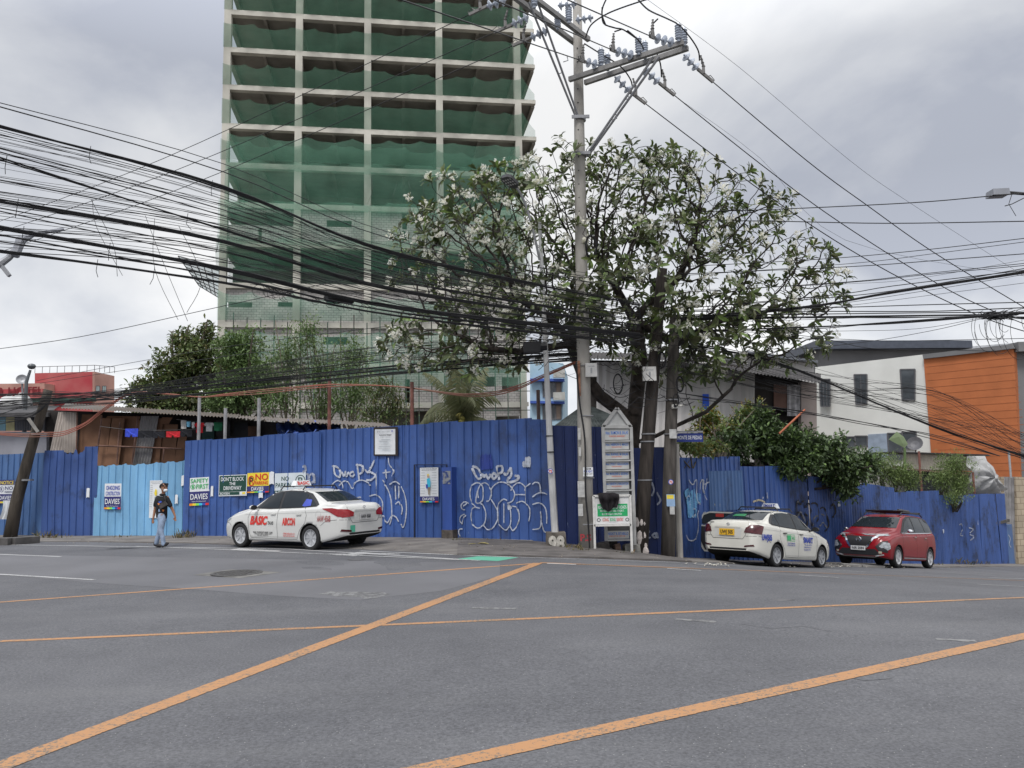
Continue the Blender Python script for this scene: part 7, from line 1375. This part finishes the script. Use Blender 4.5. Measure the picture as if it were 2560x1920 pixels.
rdm=C('taxi red letters',(.62,.04,.03)); c1.text('BASIC','L',.86,.60,.24,.80,rdm,ital=.2,bold=.05); c1.text('TAXI','L',.20,.60,.0,.68,k_bk); c1.text('AIRCON','L',-.33,.60,-.78,.77,rdm,bold=.04); c1.text('BASIC TRANSPORT MGMT. CORP','L',.74,.385,.02,.425,k_bk); c1.text('TEL NO. 3527771','L',.6,.315,.2,.345,k_bk); c1.text('LINE 4 HAY SEAT. HINGO CITY','L',.70,.352,.06,.378,k_bk); c1.text('LTFRB CASE # 2011-171','L',-.36,.37,-.76,.41,rdm); c1.text('FROM TO ANY POINT OF LUZON','L',-.36,.32,-.76,.35,rdm)
c1.text('AAW 4568','L',-1.53,.70,-1.93,.84,M('maroon letters',(.35,.09,.09),.6)); plate(c1,'B',.20,.72,-.20,.87,C('plate white',(.5,.5,.5)),k_bk,'AAW 4568')
roof_sign(c1,-.05,'BASIC',rdm); c1.patch('sticker','L',[(-.93,1.06),(-1.02,1.04),(-1.22,1.06),(-1.17,1.20),(-.98,1.22)],k_bl,.014); c1.patch('sticker','B',[(.50,.44),(.34,.44),(.34,.60),(.50,.60)],C('sticker green',(.08,.42,.28)),.009)
c1.line('fuel_flap','L',[(-1.55+.08*math.cos(a),.86+.09*math.sin(a)) for a in np.linspace(0,6.2,14)],.006,MT['crease grey'],closed=True); c1.patch('bonnet_lettering','T',[(1.3,.3),(1.55,.35),(1.5,.62),(1.3,.6)],rdm,.006)
mb=MB(); mb.ball((-.55,.3,1.12),.16,10,0,(.6,.9,1.2)); mb.box(-.7,-.6,.1,.5,.8,1.15); mb.build('seat',m_blkp,t1,world=False)
# --- taxi with blue lettering and open rear door
t2=carroot('taxi','x',P(1933,1417,20.8)+(P(2047,1419,22.6)-P(1933,1417,20.8)),P(1933,1417,20.8),-1,.73,-.005)
t2['label']='cream white taxi sedan with blue SMART lettering and open left door'
sd2=dict(sedan); sd2['zt']=[(2.145,.62),(2.1,.74),(1.95,.84),(1.6,.93),(1.2,1.0),(.98,1.05),(.35,1.40),(.05,1.455),(-.3,1.468),(-.75,1.45),(-1.12,1.385),(-1.66,1.155),(-1.78,1.14),(-2.12,1.13),(-2.22,1.07),(-2.265,.93)]
c2=Car(t2,sd2,WH2,[(1.275,.345),(-1.275,.345)],.295); sedan_common(c2,-1,WH2,True)
for x in (1.275,-1.275):
    for sg in (1,-1): wheel(t2,x,sg*.74,.295,.18,'cap',sg)
for sg in (1,-1):
    c2.patch('tail_lamp','B',[(sg*.74,1.01),(sg*.60,1.0),(sg*.50,.94),(sg*.46,.82),(sg*.72,.80)],m_tld,.012); c2.patch('tail_lamp','L' if sg>0 else 'R',[(-1.90,.99),(-2.05,1.02),(-2.2,1.0),(-2.24,.80),(-2.0,.79)],m_tld,.012)
    c2.patch('reflector','B',[(sg*.70,.49),(sg*.46,.46),(sg*.48,.50),(sg*.68,.53)],m_tld,.01); mirror(c2,sg,.62,1.0,.90,m_blkp,m_blkp)
blm=C('taxi blue letters',(.03,.06,.35)); c2.text('UWJ505','R',-2.0,.66,-1.58,.80,blm,bold=.05); c2.text('SMART','R',.12,.66,.68,.80,blm,bold=.05); c2.text('TEL NO. 8517271','R',.18,.58,.6,.62,blm); c2.text('J. 27 MERCURIO RD. 20','R',.14,.52,.56,.555,blm); c2.text('D.M. DAGUPAN CITY 14','R',.16,.455,.54,.49,blm); gm=C('call green',(.03,.38,.14))
c2.text('342','R',-.55,.72,-.38,.80,gm); c2.patch('sticker','R',[(-.78,.70),(-.58,.70),(-.58,.82),(-.78,.82)],gm,.009); c2.line('sticker_frame','R',[(-.80,.68),(-.36,.68),(-.36,.84),(-.80,.84)],.012,gm,.01,closed=True); c2.text('FOR ANY COMPLAINTS','R',-.78,.60,-.36,.635,blm); c2.text('LTFRB HOTLINE 1342','R',-.78,.55,-.36,.585,blm)
plate(c2,'B',.23,.74,-.20,.90,C('plate yellow',(.72,.42,.03)),k_bk,'UWJ 505'); roof_sign(c2,-.05,'SMART',blm,.46); c2.patch('sticker','B',[(-.03,1.24),(.34,1.24),(.33,1.30),(.0,1.31)],C('window sticker green',(.02,.22,.08)),.014)
c2.patch('badge','B',[(.56,1.04),(.44,1.04),(.44,1.06),(.56,1.06)],m_blkp,.009)
# open left rear door
hg=c2.hit('L',-.16,.7,0); T=Matrix.Translation((-.42,.85,0))@Matrix.Rotation(R(-60),4,'Z')@Matrix.Scale(1.08,4,(1,0,0)); mb=MB()
op=[(0,.27),(-.78,.27),(-.93,.50),(-1.0,.66),(-1.0,1.0),(-.86,1.32),(-.68,1.40),(-.05,1.41),(0,1.0)]; wn_=[(-.06,1.02),(-.92,1.03),(-.82,1.29),(-.66,1.36),(-.06,1.37)]
mb.prism([T@Vector((x,0,z)) for x,z in [p for p in op if p[1]<=1.0]],T.to_3x3()@Vector((0,.05,0))); 
for a,b in zip(wn_[1:],wn_[2:]+wn_[:1]): mb.bar(T@Vector((a[0],.025,a[1])),T@Vector((b[0],.025,b[1])),.05,.04)
dr=mb.build('open_door',WH2,t2,world=False); mb=MB(); mb.prism([T@Vector((x,-.012,z)) for x,z in [(-.04,.32),(-.76,.32),(-.93,.68),(-.95,.96),(-.04,.97)]],T.to_3x3()@Vector((0,.01,0))); mb.build('door_lining',m_blkp,dr,world=False); mb=MB(); mb.prism([T@Vector((x,.02,z)) for x,z in wn_],T.to_3x3()@Vector((0,.006,0))); mb.build('window',m_cg,dr,world=False)
for a,b in zip(op[3:],op[4:]): pass
mb=MB(); mb.prism([T@Vector((x,.015,z)) for x,z in ((-.3,1.24),(-.5,1.24),(-.5,1.33),(-.3,1.34))],T.to_3x3()@Vector((0,.016,0))); mb.build('sticker',rdm,dr,world=False)
# --- red people carrier
t3=carroot('multi_purpose_car','x',P(2240,1419,25),P(2318,1420.5,26.9),1,.76,0); t3['label']='dark red people carrier with black roof rack parked facing the camera'
RED=M('car red paint',(.22,.003,.009),.3,.08,.8,spec=.25,coat=.35)
suv=dict(x0=-2.26,x1=2.26,W=.875,zt=[(2.26,.62),(2.22,.84),(2.1,.95),(1.7,1.06),(1.35,1.13),(1.2,1.17),(.45,1.58),(.1,1.665),(-.4,1.69),(-1.3,1.68),(-1.75,1.62),(-2.0,1.42),(-2.18,1.1),(-2.26,.8)],
 zs=[(2.26,.55),(2.1,.80),(1.6,.95),(1.2,1.0),(0,1.05),(-1.2,1.10),(-1.8,1.16),(-2.1,1.02),(-2.26,.74)],hw=[(2.26,.60),(2.2,.74),(2.0,.845),(1.5,.875),(-1.6,.875),(-2.0,.84),(-2.2,.76),(-2.26,.68)],zb=[(2.26,.30),(2.0,.24),(1.6,.2),(-1.8,.22),(-2.26,.36)],hr=[(2.26,.5),(2.1,.68),(1.3,.76),(1.2,.76),(.45,.66),(0,.645),(-1.6,.64),(-2.0,.66),(-2.26,.6)])
c3=Car(t3,suv,RED,[(1.3875,.375),(-1.3875,.375)],.325)
for x in (1.3875,-1.3875):
    for sg in (1,-1): wheel(t3,x,sg*.76,.325,.20,'five',sg)
for f in ('L','R'):
    c3.patch('window_surround',f,[(1.02,1.06),(.42,1.50),(.1,1.60),(-.4,1.63),(-1.4,1.615),(-1.72,1.55),(-1.85,1.30),(-1.75,1.16),(-1.2,1.135),(.3,1.075)],m_blkp,.004)
    c3.patch('window',f,[(.82,1.09),(.38,1.43),(.08,1.55),(-.1,1.56),(-.16,1.095)],m_cg,.009); c3.patch('window',f,[(-.23,1.10),(-.2,1.58),(-.95,1.59),(-1.08,1.14)],m_cg,.009); c3.patch('window',f,[(-1.14,1.15),(-1.02,1.585),(-1.35,1.57),(-1.62,1.5),(-1.74,1.30),(-1.68,1.17)],m_cg,.009)
    c3.line('chrome_strip',f,[(.95,1.055),(.3,1.065),(-1.2,1.125),(-1.75,1.15),(-1.90,1.38)],.022,m_chr,.011); 
    for pts in ([(1.0,1.03),(1.02,.75),(.96,.36),(-.16,.33),(-.14,.8),(-.19,1.08)],[(-.19,1.08),(-.14,.8),(-.16,.33),(-.86,.34),(-1.0,.55),(-1.12,.78),(-1.1,1.12)]): c3.line('door_seam',f,pts,.009,m_under)
    for x in (-.02,-.92): handle(c3,f,x,.96,m_chr)
    c3.line('sill_trim',f,[(.98,.30),(-.98,.30)],.035,M('trim grey',(.32,.32,.33),.4,metal=.4),.012); 
    c3.line('arch_trim',f,[(1.3875+.40*math.cos(a),.325+.40*math.sin(a)) for a in np.linspace(-.15,3.3,16)],.03,RED,.008)
c3.patch('windscreen','F',[(-.70,1.20),(.70,1.20),(.60,1.56),(-.60,1.56)],m_cg,.008); c3.patch('rear_window','B',[(-.6,1.16),(.6,1.16),(.56,1.56),(-.56,1.56)],m_cg,.008)
c3.patch('grille','F',[(-.40,.90),(.40,.90),(.34,.66),(.22,.56),(-.22,.56),(-.34,.66)],m_blkp,.008)
c3.line('chrome_grille_frame','F',[(-.56,.90),(-.42,.84),(-.28,.60),(-.20,.555),(.20,.555),(.28,.60),(.42,.84),(.56,.90)],.055,m_chr,.014)
for sg in (1,-1):
    c3.patch('position_lamp','F',[(sg*.42,.88),(sg*.72,.93),(sg*.76,.965),(sg*.5,.945)],m_hl,.012); c3.patch('position_lamp','L' if sg>0 else 'R',[(2.12,.92),(1.75,.98),(1.72,1.0),(2.05,.965)],m_hl,.012)
    c3.patch('lamp_surround','F',[(sg*.50,.60),(sg*.66,.76),(sg*.80,.78),(sg*.80,.42),(sg*.60,.46)],m_blkp,.008); c3.patch('head_lamp','F',[(sg*.60,.60),(sg*.67,.69),(sg*.76,.71),(sg*.77,.58),(sg*.66,.56)],m_hl,.014); c3.patch('head_lamp','L' if sg>0 else 'R',[(2.18,.56),(2.16,.74),(2.0,.72),(1.98,.56),(2.1,.50)],m_hl,.014)
    c3.patch('fog_lamp','F',[(sg*.60,.40),(sg*.68,.40),(sg*.68,.46),(sg*.60,.46)],M('fog lamp',(.4,.36,.28),.2),.016); mirror(c3,sg,.78,1.10,.94,m_chr,m_chr)
c3.patch('lower_grille','F',[(-.50,.52),(.50,.52),(.62,.40),(.58,.33),(-.58,.33),(-.62,.40)],m_blkp,.007); c3.line('skid_trim','F',[(-.72,.37),(-.45,.30),(.45,.30),(.72,.37)],.035,M('trim silver',(.45,.45,.46),.35,metal=.5),.014)
plate(c3,'F',-.22,.47,.22,.60,C('plate white bright',(.62,.62,.62)),k_bk,'NIR 2594',.03); p=c3.hit('F',0,.79,.016); mb=MB(); T=Matrix.Translation(p); mb.tube([T@Vector((.012,.075*math.cos(a),.06*math.sin(a))) for a in np.linspace(0,6.3,20)],.012,5); mb.bar(T@Vector((.015,-.095,0)),T@Vector((.015,.095,0)),.03,.022); mb.build('emblem',m_chr,t3,world=False)
c3.patch('bonnet_crease_shade','T',[(1.3,.45),(2.0,.36),(2.0,.38),(1.3,.47)],M('red crease shade',(.12,.01,.012),.4),.003)  # bonnet crease is only a darker red strip, its shade painted on
mb=MB()
for sg in (1,-1): mb.tube([(.35,sg*.56,1.63),(.2,sg*.56,1.73),(-1.4,sg*.56,1.74),(-1.6,sg*.56,1.66)],.02,6)
for x in (.1,-.25,-.6,-.95,-1.3): mb.tube([(x,-.56,1.76),(x,.56,1.76)],.018,5)
mb.tube([(.15,-.6,1.78),(.15,.6,1.78)],.022,5); mb.tube([(-1.35,-.6,1.78),(-1.35,.6,1.78)],.022,5); mb.box(.05,.22,-.15,.3,1.77,1.80); mb.build('roof_rack',m_blkp,t3,world=False); mb=MB(); mb.tube([(-.1,.35,1.81),(-1.0,.35,1.81)],.045,8); mb.build('rolled_awning',M('awning dark',(.06,.06,.065),.7),t3,world=False)
# ============================================================= the walking man
def skin(mb,name,mat,root,vox=.012,it=4):      # overlapping limbs fused into one continuous surface
    o=mb.build(name,mat,root,world=False); md=o.modifiers.new('r','REMESH'); md.mode='VOXEL'; md.voxel_size=vox; m2=o.modifiers.new('s','SMOOTH'); m2.iterations=it; m2.factor=.6
    dg=bpy.context.evaluated_depsgraph_get(); nm=bpy.data.meshes.new_from_object(o.evaluated_get(dg)); o.modifiers.clear(); o.data=nm; nm.materials.clear(); nm.materials.append(mat)
    for p in nm.polygons: p.use_smooth=True
    return o
def limb(mb,*pts,n=14):    # (x,y,z,r[,ry]) : tapered limb, elliptical if ry is given, closed with round ends
    q=smooth([tuple(p)+((p[3],) if len(p)==4 else ()) for p in pts],4) if len(pts)>2 else [tuple(p)+((p[3],) if len(p)==4 else ()) for p in pts]
    vs=[]; k=len(q)
    for i,p in enumerate(q):
        a=Vector(q[max(i-1,0)][:3]); b=Vector(q[min(i+1,k-1)][:3]); d=(b-a).normalized(); u=Vector((1,0,0))-d*d.x
        if u.length<.3: u=Vector((0,0,1))-d*d.z
        u.normalize(); v=d.cross(u)
        for j in range(n): t=2*math.pi*j/n; vs.append(Vector(p[:3])+u*math.cos(t)*p[3]+v*math.sin(t)*p[4])
    mb.add(vs,[(i*n+j,i*n+(j+1)%n,(i+1)*n+(j+1)%n,(i+1)*n+j) for i in range(k-1) for j in range(n)]+[tuple(range(n-1,-1,-1)),tuple(range((k-1)*n,k*n))])
    for p in (q[0],q[-1]): mb.ball(p[:3],1,12,sc=(p[3],p[4],min(p[3],p[4])))
fp=P(402,1369,21.6); mn=thing('person','man in black printed T-shirt, pale jeans and white mask walking right','person',(fp.x,fp.y,g(fp.x,fp.y)+.012))
m_skin=M('skin brown',(.27,.13,.075),.55,.08,8); m_tee=M('black tee',(.012,.012,.014),.85,.2,6,bump=.5,bscale=7); m_jean=M('pale jeans',(.26,.33,.45),.85,.22,7,bump=.6,bscale=12); m_shoe=M('dark shoe',(.028,.026,.028),.7,.2,8); m_hair=M('black hair',(.012,.010,.009),.6,.2,20,bump=.8,bscale=60)
B_=MB(); limb(B_,(0,0,.86,.10,.08),(0,-.01,1.05,.105,.08),(.01,-.02,1.24,.125,.085),(.03,-.02,1.33,.06,.055),(.042,-.03,1.43,.05,.05)); limb(B_,(.05,-.032,1.47,.055,.06),(.062,-.037,1.54,.082,.075),(.058,-.033,1.61,.085,.078))
B_.ball((.085,-.06,1.485),.04,10,sc=(1,.9,.8)); B_.ball((.135,-.085,1.54),.016,8,sc=(1.2,.9,1.6))
limb(B_,(-.13,.02,1.31,.05),(-.185,.04,1.13,.042),(-.20,.03,.985,.037),(-.205,.0,.87,.032),(-.21,-.03,.765,.025),(-.212,-.035,.72,.03,.018))
limb(B_,(.15,-.05,1.31,.05),(.225,-.04,1.13,.042),(.285,-.02,1.0,.037),(.335,-.03,.90,.032),(.375,-.05,.815,.024),(.388,-.06,.775,.028,.018))
limb(B_,(.03,-.07,.84,.08),(.035,-.10,.45,.05),(.115,-.10,.09,.035)); limb(B_,(-.03,.07,.84,.08),(-.075,.09,.44,.05),(-.155,.09,.10,.035))
def hand(x,y,z,base,dirs):
    for dx,dy,l in dirs: limb(B_,(x+dx*.6,y+dy,z+.01,.010),(x+dx,y+dy*1.1-.006,z-.01-l*.5,.0095),(x+dx+base,y+dy*1.1-.014,z-.01-l,.0085),n=8)
hand(-.212,-.035,.71,.014,((-.026,.0,.058),(-.009,-.004,.07),(.008,-.004,.066),(.024,-.002,.052),(.036,-.02,.03))); hand(.388,-.06,.765,.018,((-.024,.0,.058),(-.008,-.004,.07),(.008,-.004,.066),(.024,-.002,.052),(-.038,-.02,.028)))
bd=skin(B_,'body',m_skin,mn,.0075,3)
T_=MB(); limb(T_,(0,0,.80,.145,.118),(0,-.01,.95,.15,.12),(0,-.015,1.08,.155,.12),(.01,-.02,1.22,.17,.12),(.02,-.02,1.30,.15,.10),(.03,-.025,1.36,.075,.07)); limb(T_,(-.11,.015,1.30,.07),(-.165,.035,1.20,.066),(-.19,.045,1.11,.064)); limb(T_,(.13,-.05,1.30,.068),(.19,-.05,1.20,.064),(.235,-.04,1.10,.062))
tee=skin(T_,'t_shirt',m_tee,mn,.012,3)
J_=MB(); limb(J_,(0,0,.90,.135,.105),(0,0,.80,.14,.115),(.01,0,.74,.12,.12)); limb(J_,(.02,-.05,.84,.10),(.045,-.085,.66,.092),(.038,-.10,.44,.068),(.085,-.105,.26,.060),(.122,-.10,.085,.058)); limb(J_,(-.02,.05,.84,.10),(-.045,.085,.66,.090),(-.08,.09,.44,.068),(-.125,.09,.27,.060),(-.16,.09,.10,.058))
jn=skin(J_,'jeans',m_jean,mn,.012,2)
S_=MB(); limb(S_,(.09,-.10,.045,.04),(.15,-.11,.062,.045,.036),(.205,-.115,.098,.045,.03),(.24,-.12,.12,.034,.022)); skin(S_,'shoe',m_shoe,mn,.010,2); S_=MB(); limb(S_,(-.20,.09,.075,.042),(-.14,.085,.045,.045,.04),(-.07,.08,.033,.045,.032),(-.02,.075,.03,.03,.024)); skin(S_,'shoe',m_shoe,mn,.010,2)
o=mn.location; W=lambda x,y,z:Vector((x,y,z))+o
mb=MB(); rs=random.Random(4)
mb.ball(W(.035,-.01,1.60),.098,14,sc=(1.0,.92,.92))
for i in range(70):
    v=rv(); 
    if v.z<-.1 and v.x>-.2: continue
    c=W(.04,-.02,1.605)+Vector((v.x*.092,v.y*.085,v.z*.082)); mb.ball(c,rs.uniform(.014,.026),6)
for i in range(16): mb.ball(W(.09+rs.uniform(-.01,.045),rs.uniform(-.09,.03),1.655+rs.uniform(-.015,.02)),rs.uniform(.015,.024),6)
mb.build('hair',m_hair,mn,True)
mb=MB(); mb.ball(W(.108,-.065,1.50),.058,12,sc=(1.0,.95,.85)); mb.ball(W(.145,-.09,1.505),.03,8,sc=(1,.9,1)); mb.tube([W(.09,-.1,1.52),W(.03,-.115,1.545)],.004,4); mb.build('face_mask',k_w,mn,True)
for x,y in ((.108,-.105),(.137,-.055)): mb=MB(); mb.ball(W(x,y,1.575),.011,8); mb.build('eye',k_bk,mn,True); mb=MB(); mb.tube([W(x-.022,y-.006,1.597),W(x+.012,y-.002,1.6)],.006,4); mb.build('eyebrow',m_hair,mn)
mb=MB(); mb.ball(W(.018,-.115,1.555),.022,8,sc=(.7,.4,1.2)); mb.build('ear',m_skin,mn,True)
mb=MB(); mb.ball(W(.02,-.03,1.39),.082,12,sc=(1.05,.95,.42)); mb.build('neck_scarf',m_tee,mn,True); mb=MB(); mb.tube([W(.0+.075*math.cos(a),-.04+.075*math.sin(a),1.35+.012*math.sin(a*2)) for a in np.linspace(3.4,6.1,10)],.005,4); mb.build('necklace',k_gy,mn)
mb=MB(); T=Matrix.Translation(W(.10,-.165,1.12))@Matrix.Rotation(R(-32),4,'Y'); mb.hexa([T@Vector(v) for v in ((-.11,-.035,-.06),(.11,-.035,-.06),(.11,.035,-.06),(-.11,.035,-.06),(-.09,-.025,.06),(.09,-.025,.06),(.09,.035,.06),(-.09,.035,.06))]); mb.build('sling_bag',M('bag charcoal',(.045,.038,.036),.7,.3,9),mn); mb=MB(); mb.tube([W(.17,-.16,1.17),W(.14,-.14,1.27),W(.09,-.09,1.37)],.012,5); mb.tube([W(.0,-.155,1.08),W(-.08,-.12,1.02),W(-.13,-.03,.97)],.012,5); mb.build('bag_strap',m_blkp,mn)
mb=MB(); S=lambda m_,pts:mb.add([W(x,y,z) for x,y,z in pts],[tuple(range(len(pts)))],m_)
S(0,[(-.05,-.165,1.20),(.03,-.17,1.23),(.06,-.172,1.2),(.0,-.17,1.17)]); S(1,[(-.065,-.16,1.17),(.0,-.17,1.17),(-.01,-.172,1.11),(-.05,-.165,1.12)]); S(2,[(-.04,-.155,.99),(-.01,-.162,1.03),(.01,-.162,.95),(-.03,-.158,.93)]); S(1,[(.05,-.158,1.0),(.11,-.15,.99),(.08,-.152,.93)]); S(3,[(-.04,-.155,.885),(.01,-.158,.885),(.01,-.158,.90),(-.04,-.155,.90)]); S(3,[(.05,-.152,.87),(.10,-.145,.87),(.10,-.145,.885),(.05,-.152,.885)])
po=mb.build('shirt_print',[C('print blue',(.05,.10,.5)),C('print orange',(.6,.2,.05)),C('print pale blue',(.25,.33,.5)),k_gy],mn)
# push the print onto the shirt
dg=bpy.context.evaluated_depsgraph_get(); tb=BVHTree.FromPolygons([v.co[:] for v in tee.data.vertices],[tuple(p.vertices) for p in tee.data.polygons])
for v in po.data.vertices:
    h=tb.ray_cast(Vector((v.co.x,-2,v.co.z)),Vector((0,1,0)))
    if h[0] is not None: v.co.y=h[0].y-.006
